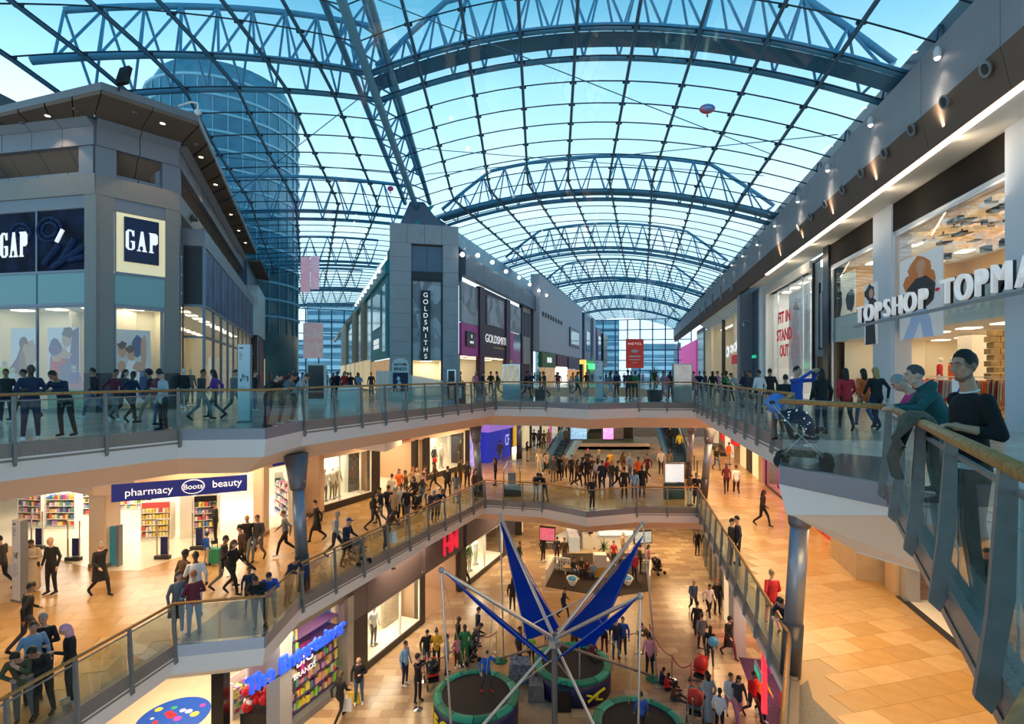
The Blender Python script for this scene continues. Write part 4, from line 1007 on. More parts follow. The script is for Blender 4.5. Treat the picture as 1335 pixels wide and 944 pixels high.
camera_dome(PY.pt(PY.L, -.1, PY.z(597, 318)), .3, 'white security camera beside the top of the grey pylon')
up = empty('floodlight', at(155, 108, 19.5), label='dark floodlight tilted on top of the left overhang', cat='light')
p = at(155, 108, 19.5)
b = MB(); b.hexa([p + Vector(v) for v in ((-.1, -.1, -.1), (.3, -.1, .0), (.3, .1, 0), (-.1, .1, -.1), (.1, -.1, .5), (.45, -.1, .6), (.45, .1, .6), (.1, .1, .5))]); b.build('housing', black, up); rod(p - Vector((0, 0, .3)), p, .04, black, up, 'bracket')
# ---------------- glass end walls of the two malls
skyb = mat('far_building_blue', (.16, .34, .46), .5, noise=.4, nscale=.15)
def endwall(fr, L, H, nx, nz, label):
 n_w[0] += 1
 th = empty('window_%d' % n_w[0], fr.pt(L / 2, 0, 0), kind='structure', label=label)
 for k in range(nx + 1): rod(fr.pt(L * k / nx, 0, 0), fr.pt(L * k / nx, 0, H), .13, rib_m, th, 'mullion', 4)
 for k in range(nz + 1): rod(fr.pt(0, 0, H * k / nz), fr.pt(L, 0, H * k / nz), .10, rib_m, th, 'transom', 4)
 for i in range(nx):
  for j in range(nz): box_obj('pane', fr, L * i / nx + .1, L * (i + 1) / nx - .1, H * j / nz + .1, H * (j + 1) / nz - .1, -.02, .02, roofglass2, th)
ER = Fr.span((15.2, 118), (38.5, 112)); EL = Fr.span((-44, 93), (-27.5, 100))
endwall(ER, ER.L, 13.5, 9, 6, 'glass end wall of the right hand mall behind the red banner')
endwall(EL, EL.L, 13.5, 8, 6, 'glass end wall of the left hand mall')
for i, (x, y, w, h, lab) in enumerate(((14, 170, 12, 15, 'left'), (30, 180, 14, 20, 'centre'), (46, 165, 12, 11, 'right'))):
 t = empty('office_block', (x, y, 0), label='bluish office block outside the glass end wall, %s of the view' % lab, cat='building')
 b = MB(); b.box(x - w / 2, x + w / 2, y, y + 10, -12, h); b.build('wall', skyb, t)
 for k in range(int(h / 2.4)):
  b = MB(); b.box(x - w / 2 + .3, x + w / 2 - .3, y - .1, y + .1, k * 2.4 + .4, k * 2.4 + 1.6); b.build('window_band', mat('far_window_pale', (.45, .65, .75), .3), t)
for i, (x, y, w, h, lab) in enumerate(((-52, 150, 14, 22, 'left'), (-66, 160, 14, 12, 'far left'))):
 t = empty('office_block', (x, y, 0), label='bluish office block outside the left mall end wall, %s' % lab, cat='building')
 b = MB(); b.box(x - w / 2, x + w / 2, y, y + 10, -12, h); b.build('wall', skyb, t)
 for k in range(int(h / 2.4)):
  b = MB(); b.box(x - w / 2 + .3, x + w / 2 - .3, y - .1, y + .1, k * 2.4 + .4, k * 2.4 + 1.6); b.build('window_band', mat('far_window_pale', (.45, .65, .75), .3), t)
def banner(px0, px1, py0, py1, Y, m_, label):
 t = empty('hanging_banner', at((px0 + px1) / 2, py0, Y), label=label, cat='banner')
 a = at(px0, py0, Y); c = at(px1, py1, Y)
 b = MB(); b.box(a.x, c.x, Y - .05, Y + .05, c.z, a.z); b.build('board', m_, t)
 for x in (a.x + .3, c.x - .3): rod((x, Y, a.z), (x, Y, 13.2), .02, steel, t, 'cable', 4)
 return t, a, c
redb = mat('red_banner', (.72, .06, .045), .5, emit=.15)
t, a, c = banner(816, 839, 442, 480, 75, redb, 'red hanging banner with small white motif in the right hand mall')
bf = Fr((a.x, 75), (1, 0)); bf.n = Vector((0, -1))
text('lettering', 'H O T E L', bf, (c.x - a.x) / 2, a.z - .7, .06, .45, signwhite, t)
for k, w_ in enumerate((.8, .8, .35)): box_obj('print_line', bf, (c.x - a.x) / 2 - w_, (c.x - a.x) / 2 + w_, a.z - 2.5 - .42 * k - .1, a.z - 2.5 - .42 * k + (.1 if k == 0 else 0), .05, .07, flat('pale'), t)
b = MB(); b.poly(bf, oval((c.x - a.x) / 2, a.z - 1.75, .55, .25), .05, .08); b.build('motif', flat('lgrey'), t)
redsp = mat('red_floral_screen', (.85, .25, .22), .5, emit=.5, col2=(.85, .82, .85), nscale=1.4, noise=.5, ecol=(.35, .3, .33))
t, a, c = banner(395.5, 421, 421, 467, 60, redsp, 'white hanging screen with red floral print in the left hand mall')
t, a, c = banner(392, 404, 335, 381, 48, mat('pink_banner', (.85, .45, .55), .5, emit=.3, col2=(.85, .8, .85), nscale=1.5, noise=.4), 'pale pink banner high in the left hand mall')
t, a, c = banner(405, 416, 334, 377, 50, mat('pink_banner2', (.8, .5, .6), .5, emit=.3, col2=(.9, .85, .9), nscale=1.5, noise=.4), 'second pale pink banner just right of the first')
# ------------------------------------------------------------------ steel columns
def column(base, top, zb, zt, r, label, flare=True):
 """round steel column with granite foot and flared head"""
 t = empty('steel_column', (base[0], base[1], zb), label=label, cat='column')
 B = Vector((base[0], base[1], zb)); T = Vector((top[0], top[1], zt)); ax = T - B; H = ax.length
 b = MB(); b.lathe(B, [(r * 1.12, 0), (r * 1.1, H * .26)], 20, ax); b.build('granite_foot', dgranite, t, smooth=True)
 b = MB(); b.lathe(B, [(r, H * .26), (r, H * .74)], 20, ax); b.build('shaft', mat('column_steel', (.28, .32, .40), .35, .5), t, smooth=True)
 b = MB(); b.lathe(B, [(r * 1.15, H * .74), (r * 1.25, H * .76), (r * 1.9, H * 1.0)] if flare else [(r, H * .74), (r, H)], 20, ax); b.build('flared_head', mat('column_head', (.16, .15, .17), .4, .4), t, smooth=True)
 for k in range(3):
  p = B + ax * .8 + Vector((math.cos(k * 2 + 4) * r * 1.35, math.sin(k * 2 + 4) * r * 1.35, 0)); b = MB(); b.ball(p, .04, n=6, m=5); b.build('bolt', chrome, t)
column((-6.75, 16.9), (-7.0, 16.9), Z1, -1.0, .2, 'steel column on the middle level left, beside the boy leaning in blue')
column((-1.8, 29.6), (-2.1, 29.6), Z1, -1.2, .2, 'steel column at the far left corner of the middle level')
column((10.75, 29.3), (11.15, 29.3), Z1, -1.2, .2, 'steel column at the far right corner of the middle level')
column((11.7, 34.7), (12.0, 34.7), Z1, -1.3, .19, 'brown steel column behind the far right corner of the middle level')
column((6.45, 12.1), (6.75, 12.1), Z1, -.72, .2, 'large near steel column under the right hand glass bay')
column((.6, 43), (.6, 43), Z1, -1.3, .22, 'distant steel column beside the yellow sign on the middle level', False)
# ------------------------------------------------------------------ middle level, left shops
def poly_header(pts, z0, z1, m, name, par, side=1, th=.3):
 for i in range(len(pts) - 1):
  fr = Fr.span(pts[i], pts[i + 1]); 
  if fr.n.dot(Vector((2, 22)) - fr.O) < 0: fr.n = -fr.n
  box_obj(name, fr, 0, fr.L, z0, z1, -th, 0, m, par)
F1 = [(-24, 22.8), (-17, 19.6), (-14.6, 18.45), (-13.2, 18.5), (-12.7, 19.75), (-9.95, 25.3), (-3.1, 39), (3, 52), (5.5, 60)]
l1w = empty('wall_left', (-12, 25, Z1), kind='structure', label='cream bulkhead above the left hand shops on the middle level')
poly_header(F1, -2.65, -1.3, cream, 'bulkhead_panel', l1w)
pharm = (.93, .90, .84)
phw = mat('pharmacy_white', (.86, .82, .72), .6); phf = mat('pharmacy_floor', (.80, .72, .58), .25)
b = MB(); b.prism([(-24, 22.8), (-17, 19.6), (-14.6, 18.45), (-13.2, 18.5), (-12.7, 19.75), (-10.6, 24), (-15, 34), (-34, 34), (-34, 24)], Z1, Z1 + .012); b.build('floor', phf, kind='structure', label='pale shiny floor of the pharmacy')
for (a, c, lab) in (((-34, 33.5), (-14, 33.5), 'back'), ((-14.6, 33.5), (-10.5, 25.2), 'right side')):
 fr = Fr.span(a, c); box_obj('wall_shop', fr, 0, fr.L, Z1, -2.5, -.1, .1, phw, kind='structure', label='white %s wall of the pharmacy' % lab)
b = MB(); b.prism([(-24, 22.9), (-17, 19.8), (-13.2, 18.9), (-10.8, 24), (-15, 34), (-34, 34), (-34, 24)], -2.5, -2.4); b.build('ceiling', phw, kind='structure', label='white ceiling of the pharmacy')
cl = empty('ceiling_light', (-17, 26, -2.5), label='rows of square ceiling lights in the pharmacy', cat='light')
for i in range(6):
 for j in range(4):
  b = MB(); b.box(-24 + i * 2.2 + j * .6, -23.2 + i * 2.2 + j * .6, 23 + j * 2.5, 23.8 + j * 2.5, -2.53, -2.5); b.build('light_panel', lamp_c, cl)
for (x, y) in ((-20, 24), (-15, 22.5), (-13.5, 27), (-19, 29)): area('pharmacy_light', (x, y, -2.6), 3, 3, 190, (1, .88, .68))
def pil(px, py, w, d, z1, m_, label, zb=Z1, name='pillar'):
 x, y = gp(px, py, zb); t = empty(name, (x, y, zb), label=label, cat='pillar')
 b = MB(); b.box(x - w / 2, x + w / 2, y, y + d, zb, z1); b.build('shaft', m_, t)
 b = MB(); b.box(x - w / 2 - .02, x + w / 2 + .02, y - .02, y + d, zb, zb + .15); b.build('skirting', mat('skirting_brown', (.25, .18, .12), .5), t)
 b = MB(); b.box(x - w / 2 + .04, x + w / 2 - .04, y - .03, y - .0, zb + .2, z1 - .1); b.build('panel', m_, t)
pil(127, 741, .62, .7, -1.3, mat('pillar_cream', (.78, .64, .50), .5), 'cream pillar between the two openings of the pharmacy')
pil(337, 700, .45, .5, -1.3, mat('pillar_cream', (.78, .64, .50), .5), 'slim cream pillar at the right end of the pharmacy opening')
pil(407, 673, .75, .6, -1.3, mat('pillar_peach', (.70, .48, .32), .5), 'peach coloured pillar left of the first clothes shop window')
FS = Fr.span((-13.6, 17.7), (-9.9, 19.5))
if FS.n.y > 0: FS.n = -FS.n
bs = empty('shop_sign', FS.pt(2, 0, -2.6), label='long navy sign with the words pharmacy and beauty over the shop entrance', cat='sign')
box_obj('board', FS, 0, FS.L, -2.78, -2.18, -.06, .0, mat('sign_navy_blue', (.01, .015, .16), .4, emit=.15, ecol=(.02, .03, .5)), bs)
text('word', 'pharmacy', FS, FS.L * .26, -2.50, .02, .36, signwhite, bs)
text('word', 'beauty', FS, FS.L * .84, -2.44, .02, .36, signwhite, bs)
b = MB(); b.poly(FS, oval(FS.L * .58, -2.46, .36, .26, 20), 0, .03); b.build('oval_border', signwhite, bs)
b = MB(); b.poly(FS, oval(FS.L * .58, -2.46, .33, .23, 20), .0, .04); b.build('oval', mat('sign_navy_blue', (.01, .015, .16), .4), bs)
text('word', 'Boots', FS, FS.L * .58, -2.46, .05, .26, signwhite, bs)
box_obj('shop_sign', Fr.span((-10.9, 23.6), (-9.9, 25.6)), 0, 1.9, -2.6, -2.1, -.1, .12, mat('sign_navy_blue', (.01, .015, .16), .4), label='small navy sign over the narrow opening beside the steel column', cat='sign')
prod_cols = [mat('product_%d' % i, c, .5) for i, c in enumerate(((.75, .1, .1), (.85, .8, .75), (.1, .25, .55), (.8, .55, .15), (.85, .35, .5), (.15, .4, .3), (.12, .1, .12), (.55, .3, .6), (.9, .75, .2)))]
def shelf_unit(x, y, rz, w, h, label, z=Z1, levels=5, seed=1, cols=None, head=None, d=.45, dense=1.0):
 t = empty('shelf_unit', (x, y, z), rz, label=label, cat='shelf unit')
 M = Matrix.Translation((x, y, z)) @ Matrix.Rotation(rz, 4, 'Z')
 def bx(name, x0, x1, y0, y1, z0, z1, m_):
  b = MB(); b.box(x0, x1, y0, y1, z0, z1); o = b.build(name, m_); o.parent = t; return o
 bx('back_panel', -w / 2, w / 2, d - .03, d, 0, h, phw); bx('plinth', -w / 2, w / 2, 0, d, 0, .12, phw)
 for s in (-1, 1): bx('side_panel', s * w / 2 - .02, s * w / 2 + .02, 0, d, 0, h, phw)
 if head: bx('header_board', -w / 2, w / 2, .02, .08, h - .25, h, head)
 rd = random.Random(seed)
 for k in range(levels):
  zz = .15 + (h - .35) * k / levels
  bx('shelf', -w / 2, w / 2, 0, d, zz, zz + .025, phw)
  b = MB(); n = int(w / .13 * dense)
  cl = cols or prod_cols
  for i in range(n):
   b.cur = rd.randrange(len(cl)); xx = -w / 2 + .04 + (w - .08) * i / n; hh = rd.uniform(.12, (h - .5) / levels * .85)
   b.box(xx, xx + .10, .01, d * .6, zz + .025, zz + .025 + hh)
  o = b.build('products', cl); o.parent = t; o['kind'] = 'stuff'
 return t
def g1(px, py): return gp(px, py, Z1)
sx, sy = g1(203, 705); shelf_unit(sx, sy, .2, 1.1, 1.6, 'promotion shelf with orange and red boxes at the front of the pharmacy', cols=[prod_cols[0], prod_cols[3], prod_cols[1], prod_cols[8]], head=prod_cols[0], seed=2)
sx, sy = g1(268, 700); shelf_unit(sx, sy, .3, .9, 1.75, 'tall white shelf with small black header near the pharmacy right wall', head=black, seed=3)
for i, (px, py, rz, lab) in enumerate(((215, 672, -1.15, 'front'), (226, 682, -1.15, 'middle'), (240, 693, -1.15, 'near'))):
 sx, sy = g1(px, py); shelf_unit(sx, sy, rz, 2.2, 1.9, '%s section of the long cosmetics shelf running back through the pharmacy' % {'front': 'farthest', 'middle': 'middle', 'near': 'nearest'}[lab], seed=10 + i)
for i, (px, py, lab) in enumerate(((38, 690, 'behind the white totem sign'), (78, 690, 'left of the row with baskets'), (100, 676, 'in the left half of the pharmacy'), (84, 660, 'deep in the left half of the pharmacy'))):
 sx, sy = g1(px, py); shelf_unit(sx, sy, -.2 + .2 * i, 1.3, 1.8, 'stocked white shelf %s' % lab, seed=20 + i)
sx, sy = g1(366, 678); shelf_unit(sx, sy, -.9, 2.4, 2.1, 'shelf wall seen through the narrow opening beside the steel column', seed=31, cols=[prod_cols[i] for i in (2, 1, 6, 4)])
sx, sy = g1(176, 668); shelf_unit(sx, sy, .1, 1.6, 1.6, 'white shelf at the back of the pharmacy left of the promotion shelf', seed=33)
def gate(px, py, label):
 x, y = g1(px, py); t = empty('security_gate', (x, y, Z1), label=label, cat='security gate')
 for dx in (-.02,):
  b = MB(); b.tube([(x - .22, y, Z1), (x - .22, y, Z1 + 1.5), (x + .22, y, Z1 + 1.5), (x + .22, y, Z1)], .025, 6); b.build('frame', chrome, t)
  b = MB(); b.box(x - .28, x + .28, y - .08, y + .08, Z1, Z1 + .14); b.build('base', dark, t)
  b = MB(); b.box(x - .15, x + .15, y + .1, y + .13, Z1 + .14, Z1 + .8); b.build('panel', mat('gate_blue', (.01, .02, .16), .4), t)
for (px, py, lab) in ((96, 731, 'by the cream pillar'), (48, 716, 'just right of the white totem sign'), (212, 729, 'in front of the promotion shelf'), (258, 717, 'near the man on the phone')): gate(px, py, 'chrome security gate with navy panel ' + lab)
t = empty('display_stand', (*g1(146, 738), Z1), label='tall blue poster stand beside the cream pillar of the pharmacy', cat='display stand')
x, y = g1(146, 738); b = MB(); b.box(x - .25, x + .2, y - .05, y + .05, Z1 + .05, Z1 + 1.45); b.build('board', mat('sky_board', (.05, .35, .6), .5), t)
b = MB(); b.box(x + .22, x + .32, y - .1, y + .1, Z1, Z1 + 1.5); b.build('frame', greymull, t)
FW = Fr.span(F1[5], F1[6])
if FW.n.x < 0: FW.n = -FW.n
cw = empty('wall_left', FW.pt(7, 0, Z1), kind='structure', label='dark framed clothes shop front on the middle level left')
creamlit = mat('window_backing_cream', (.92, .88, .70), .6, emit=.35, ecol=(1, .9, .6))
def fw(px): return FW.u(px)
box_obj('plinth', FW, fw(417), fw(484), Z1, Z1 + .35, -.2, .02, dark, cw)
box_obj('plinth', FW, fw(560), fw(606), Z1, Z1 + .35, -.2, .02, dark, cw)
for a, c in ((484, 495), (541, 545), (552, 560), (606, 612)): box_obj('door_pillar', FW, fw(a), fw(c), Z1, -2.6, -.3, .03, dark, cw)
wA = window(FW, fw(417), fw(484), Z1 + .35, -2.65, -.02, 'wide cream lit clothes window left of the shop entrance', mullions=(fw(443), fw(470)), fm=litwhite, t=.05)
wB = window(FW, fw(560), fw(606), Z1 + .35, -2.65, -.02, 'cream lit clothes window right of the shop entrance', mullions=(fw(585),), fm=litwhite, t=.05)
box_obj('window_backing', FW, fw(417), fw(484), Z1 + .35, -2.65, -1.3, -1.2, creamlit, cw); box_obj('window_backing', FW, fw(560), fw(606), Z1 + .35, -2.65, -1.3, -1.2, creamlit, cw)
box_obj('window_floor', FW, fw(417), fw(484), Z1 + .3, Z1 + .36, -1.2, -.05, litwhite, cw); box_obj('window_floor', FW, fw(560), fw(606), Z1 + .3, Z1 + .36, -1.2, -.05, litwhite, cw)
box_obj('side_backing', FW, fw(470), fw(484), Z1 + .4, -2.7, -.9, -.85, mat('grey_display', (.2, .18, .16), .5, noise=.7, nscale=5), cw)
room(FW, fw(495), fw(552), Z1, -2.6, 5, mat('shop_tan', (.6, .42, .25), .6), phf, lamp_w, 2, 'inside the clothes shop entrance on the middle level', w=-.1, power=260)
for (px, nm) in ((448, 'first'), (575, 'second')):
 area('window_lamp', FW.pt(fw(px), -.6, -2.75), 2, .6, 60, WARMW, (0, 0, math.atan2(FW.d.y, FW.d.x)))
box_obj('word_sign', FW, fw(519), fw(533), -2.5, -2.36, .02, .1, rdm, label='small red word over the clothes shop entrance on the middle level', cat='sign')
wedge = empty('trim_3', (-6.8, 24, -2), kind='structure', label='white angular bulkhead hanging above the clothes shop corner')
p = [at(431, 588, 25.5), at(500, 592, 23.2), at(520, 588, 24.2), at(515, 568, 25)]
b = MB(); zz = -1.31; q = [at(440, 590, 25), at(502, 588, 23.6), at(524, 582, 26), at(470, 582, 28)]
b.hexa([(v.x, v.y, -1.95) for v in q] + [(v.x, v.y, -1.3) for v in q]); b.build('bulkhead', fascia_m, wedge)
def block(fr, name, px0, px1, z0, z1, w0, w1, m_, par): return box_obj(name, fr, min(fr.u(px0), fr.u(px1)), max(fr.u(px0), fr.u(px1)), z0, z1, w0, w1, m_, par)
FX = Fr.span(F1[6], F1[7])
if FX.n.x < 0: FX.n = -FX.n
bt = empty('shopfront', FX.pt(1, 0, Z1), label='royal blue shopfront with a violet light beyond the far left column', cat='shopfront')
bluef = mat('royal_blue_front', (.01, .02, .35), .4, emit=.25, ecol=(.05, .08, 1))
block(FX, 'display_window', 612, 626, Z1, -2.7, -.3, 0, mat('blue_neon_window', (.1, .1, .8), .4, emit=.6, col2=(.8, .8, .9), nscale=2, noise=.8, ecol=(.3, .3, 1)), bt)
block(FX, 'wall_panel', 630, 660, Z1, -3.0, -.3, .4, bluef, bt); block(FX, 'header', 630, 664, -3.0, -2.2, -.3, .5, mat('violet_header', (.35, .2, .8), .4, emit=.5), bt)
text('word', 'CF', FX, FX.u(655), -4.0, .45, 1.3, mat('pale_violet', (.6, .6, 1), .5, emit=.6), bt, sx=.5)
ys = empty('shopfront', FX.pt(6, 0, Z1), label='shopfront with a tall yellow sign beside the distant column', cat='shopfront')
block(FX, 'door', 664, 672, Z1, -2.6, -.3, .2, dark, ys); block(FX, 'sign_panel', 666, 671, Z1 + .7, -2.9, .2, .3, mat('yellow_sign', (.85, .5, .05), .5, emit=.5), ys); block(FX, 'lit_window', 665, 672, Z1, Z1 + .6, .2, .3, lamp_w, ys)
for i, (a, c) in enumerate(((682, 689), (692, 702), (705, 715), (717, 726))):
 t = empty('shopfront', FX.pt(FX.u(a), 0, Z1), label=('cream lit shopfront just right of the distant column', 'pale shopfront with small red sign on the middle level', 'warm shopfront with a pink edge near the escalator', 'last warm shopfront behind the left escalator')[i], cat='shopfront')
 block(FX, 'lit_window', a, c, Z1 + .2, -2.7, -.2, .1, mat('lit_cream_%d' % (i % 2), ((.9, .75, .45), (.85, .75, .62))[i % 2], .5, emit=.5), t); block(FX, 'frame', c, c + 2, Z1, -2.5, -.2, .2, (dark, hotpink)[i == 2], t)
 block(FX, 'fascia', a, c, -2.7, -2.2, -.2, .15, (litwhite, rdm, dark, litwhite)[i], t)
# ------------------------------------------------------------------ middle level, right shops
F1R = Fr((11.6, 14), (.231, 1))
if F1R.n.x > 0: F1R.n = -F1R.n
rw1 = empty('wall_right', F1R.pt(10, 0, Z1), kind='structure', label='cream bulkhead and piers of the right hand shops on the middle level')
box_obj('bulkhead', F1R, -8, 60, -2.4, -1.3, -.6, 0, cream, rw1)
u1 = F1R.u
stone_b = mat('beige_stone', (.52, .38, .24), .4, noise=.15, nscale=2)
box_obj('stone_pier', F1R, u1(1149), u1(1111), Z1, -3.95, -.5, .75, stone_b, rw1); box_obj('stone_pier', F1R, u1(1149), u1(1111), -3.93, -2.4, -.5, .75, stone_b, rw1)
box_obj('door_pier', F1R, u1(1172) , u1(1158), Z1, -2.4, -.4, .1, mat('tan_pier', (.55, .38, .22), .5), rw1)
box_obj('door_pier', F1R, u1(1180) , u1(1172), Z1, -2.4, -.4, .0, steel, rw1)
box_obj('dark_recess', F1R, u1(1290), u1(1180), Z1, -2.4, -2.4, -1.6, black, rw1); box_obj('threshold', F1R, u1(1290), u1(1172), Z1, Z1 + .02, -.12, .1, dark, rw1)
box_obj('recess_floor', F1R, u1(1290), u1(1175), Z1, Z1 + .01, -1.6, -.12, litwhite, rw1)
rs = empty('shopfront', F1R.pt(u1(1085), 0, Z1), label='red framed shop window with a red counter under the right hand bay', cat='shopfront')
redf = mat('red_frame', (.70, .04, .02), .4)
frame(F1R, u1(1109), u1(1078), Z1, -2.4, .05, redf, rs, .14, .14); frame(F1R, u1(1076), u1(1056), Z1, -2.4, .05, redf, rs, .14, .14)
box_obj('counter', F1R, u1(1109) + .3, u1(1092), Z1 + .1, Z1 + 1.2, -.8, -.1, redf, rs); box_obj('poster_wall', F1R, u1(1109), u1(1056), Z1, -2.4, -1.6, -1.5, mat('lit_peach', (.95, .82, .68), .5, emit=.4), rs)
box_obj('pane', F1R, u1(1109) + .14, u1(1078) - .14, Z1 + .14, -2.55, .03, .05, shopglass, rs)
sx_, sy_ = F1R.pt(u1(1066), -.6, 0).xy
shelf_unit(sx_, sy_, 0, .8, 1.3, 'small shelf of boxed goods inside the red framed window', seed=40, cols=[prod_cols[i] for i in (1, 6, 3)])
mg = empty('shopfront', F1R.pt(u1(1010), 0, Z1), label='magenta lit shop window on the right of the middle level', cat='shopfront')
box_obj('glow_wall', F1R, u1(1024), u1(999), Z1 + .2, -2.6, -.9, -.8, mat('magenta_light', (.8, .1, .7), .4, emit=1.8), mg)
frame(F1R, u1(1024), u1(999), Z1, -2.5, .03, dark, mg, .12); box_obj('door', F1R, u1(1032), u1(1025), Z1, -2.5, -.3, .05, dark, mg); box_obj('door', F1R, u1(1054), u1(1033), Z1, -2.5, -.3, .05, mat('dark_red_front', (.3, .02, .02), .4), mg)
b = MB(); b.tube([F1R.pt(u1(1008), -.4, Z1 + .2), F1R.pt(u1(1008), -.4, Z1 + 1.1), F1R.pt(u1(1008), -.4, Z1 + 1.5)], .2, 8, [.18, .2, .1]); b.build('dress_form', mat('magenta_form', (.6, .05, .5), .5), mg, smooth=True)
wp = empty('shopfront', F1R.pt(u1(985), 0, Z1), label='pale shopfront with white fascia beyond the magenta window', cat='shopfront')
box_obj('fascia', F1R, u1(1020), u1(984), -3.0, -1.7, 0, .5, fascia_m, wp)
for (a, c, m_) in ((996, 990, stone_b), (990, 982, mat('lit_beige', (.85, .68, .42), .5, emit=.6)), (980, 974, dark), (973, 966, mat('lit_cream_0', (.9, .75, .45), .5, emit=.5)), (965, 958, stone_b), (956, 946, mat('lit_cream_1', (.85, .75, .62), .5, emit=.5)), (944, 938, stone_b), (936, 926, mat('lit_cream_0', (.9, .75, .45), .5, emit=.5))):
 box_obj('front_panel', F1R, u1(a), u1(c), Z1, -2.4, -.3, .06, m_, wp)
box_obj('sign', F1R, u1(966), u1(961), -4.0, -3.5, .1, .5, rdm, wp); box_obj('vertical_banner', F1R, u1(946), u1(942), Z1 + .9, -3.4, .1, .2, rdm, wp)
box_obj('plinth', F1R, u1(954), u1(938), Z1, Z1 + .3, .1, .9, dark, wp)
# ------------------------------------------------------------------ escalators and the far mezzanine
def escalator(x0, y0, x1, y1, w, label, pale):
 t = empty('escalator', (x0, y0, Z1), label=label, cat='escalator')
 d = Vector((x1 - x0, y1 - y0)); L = d.length; fr = Fr((x0, y0), d); P = fr.pt; H = 4.9
 n = 26
 for k in range(n):
  f = k / n; b = MB(); b.fbox(fr, L * f, L * (f + 1 / n), Z1 + H * f, Z1 + H * (f + 1 / n) + .0, -w / 2, w / 2); b.build('step', mat('escalator_step', (.05, .12, .2), .4, .3), t)
 for s in (-1, 1):
  a = s * w / 2; c = a + s * .22
  b = MB(); b.hexa([P(-.4, a, Z1 - .1), P(L, a, Z1 + H - .6), P(L, c, Z1 + H - .6), P(-.4, c, Z1 - .1), P(-.4, a, Z1 + .5), P(L, a, Z1 + H + .5), P(L, c, Z1 + H + .5), P(-.4, c, Z1 + .5)]); b.build('side_panel', pale, t)
  b = MB(); b.tube([P(-.5, a, Z1 + .95), P(L, a, Z1 + H + 1)], .05, 6); b.build('handrail', black, t)
  b = MB(); b.hexa([P(-.4, a, Z1 + .5), P(L, a, Z1 + H + .5), P(L, a + s * .03, Z1 + H + .5), P(-.4, a + s * .03, Z1 + .5), P(-.4, a, Z1 + .95), P(L, a, Z1 + H + .95), P(L, a + s * .03, Z1 + H + .95), P(-.4, a + s * .03, Z1 + .95)]); b.build('glass_side', balglass, t)
pblue = mat('escalator_blue', (.25, .42, .55), .35, .2)
x0, y0 = gp(722, 612, Z1); escalator(x0, y0, x0 + 4.6, y0 + 9.5, 1.3, 'left escalator rising behind the crowd with pale blue sides', pblue)
x0, y0 = gp(884, 606, Z1); escalator(x0, y0, x0 + 1.2, y0 + 10, 1.5, 'right escalator full of people beside the blue pillar', pblue)
mz = empty('mezzanine_edge', (8.4, 50, Z1), label='peach coloured balcony edge with dark cafe above, between the escalators', cat='balcony')
b = MB(); b.box(3.6, 13.2, 50, 50.4, Z1 - .6, Z1 + .3); b.build('fascia', cream, mz)
b = MB(); b.box(3.6, 13.2, 50.1, 50.14, Z1 + .3, Z1 + 1.3); b.build('glass_panel', balglass, mz)
b = MB(); b.box(5.5, 13, 56, 57, Z1, Z1 + 1.3); b.build('counter', mat('cafe_dark', (.03, .035, .03), .4), mz)
b = MB(); b.box(3, 14, 60, 60.3, Z1, -2.2); b.build('back_wall', mat('cafe_back', (.5, .38, .25), .5, emit=.15), mz)
def tv(px0, px1, py0, py1, Y, label, cols, rz=0):
 a = at(px0, py0, Y); c = at(px1, py1, Y); t = empty('hanging_screen', ((a.x + c.x) / 2, Y, c.z), rz, label=label, cat='screen')
 w = (c.x - a.x) / 2; h = a.z - c.z
 def bx(nm, x0, x1, y0_, y1_, z0, z1, m_):
  b = MB(); b.box(x0, x1, y0_, y1_, z0, z1); o = b.build(nm, m_); o.parent = t
 bx('casing', -w, w, 0, .15, 0, h, black)
 n = len(cols)
 for i, m_ in enumerate(cols): bx('picture', -w * .92 + 1.84 * w * i / n, -w * .92 + 1.84 * w * (i + 1) / n, -.02, 0, h * .08, h * .92, m_)
 for s in (-1, 1): bx('hanger', s * w * .6 - .02, s * w * .6 + .02, .05, .09, h, h + 1.2, steel)
scr = lambda n, c, c2, e=.8: mat('screen_' + n, c, .3, emit=e, col2=c2, nscale=5, noise=.8)
tv(743, 766, 556, 574, 36, 'hanging screen showing a pale blue shoe left of centre', [scr('blue', (.25, .5, .8), (.02, .05, .03))])
tv(785, 814, 556.5, 574, 36, 'hanging screen with violet picture and black half in the middle', [scr('violet', (.75, .15, .8), (.9, .6, .9)), scr('dark', (.02, .02, .03), (.1, .08, .03))])
def tv0(*a, **k): tv(*a, **k)
tv(703, 724, 687, 706, 30.5, 'hanging red and white screen under the middle level balcony', [scr('red', (.8, .12, .15), (.3, .35, .7))], -.3)
tv(826, 851, 692, 709, 32, 'hanging pale screen above the play kiosk on the right', [scr('pale', (.6, .65, .6), (.3, .4, .3), .5)], .2)
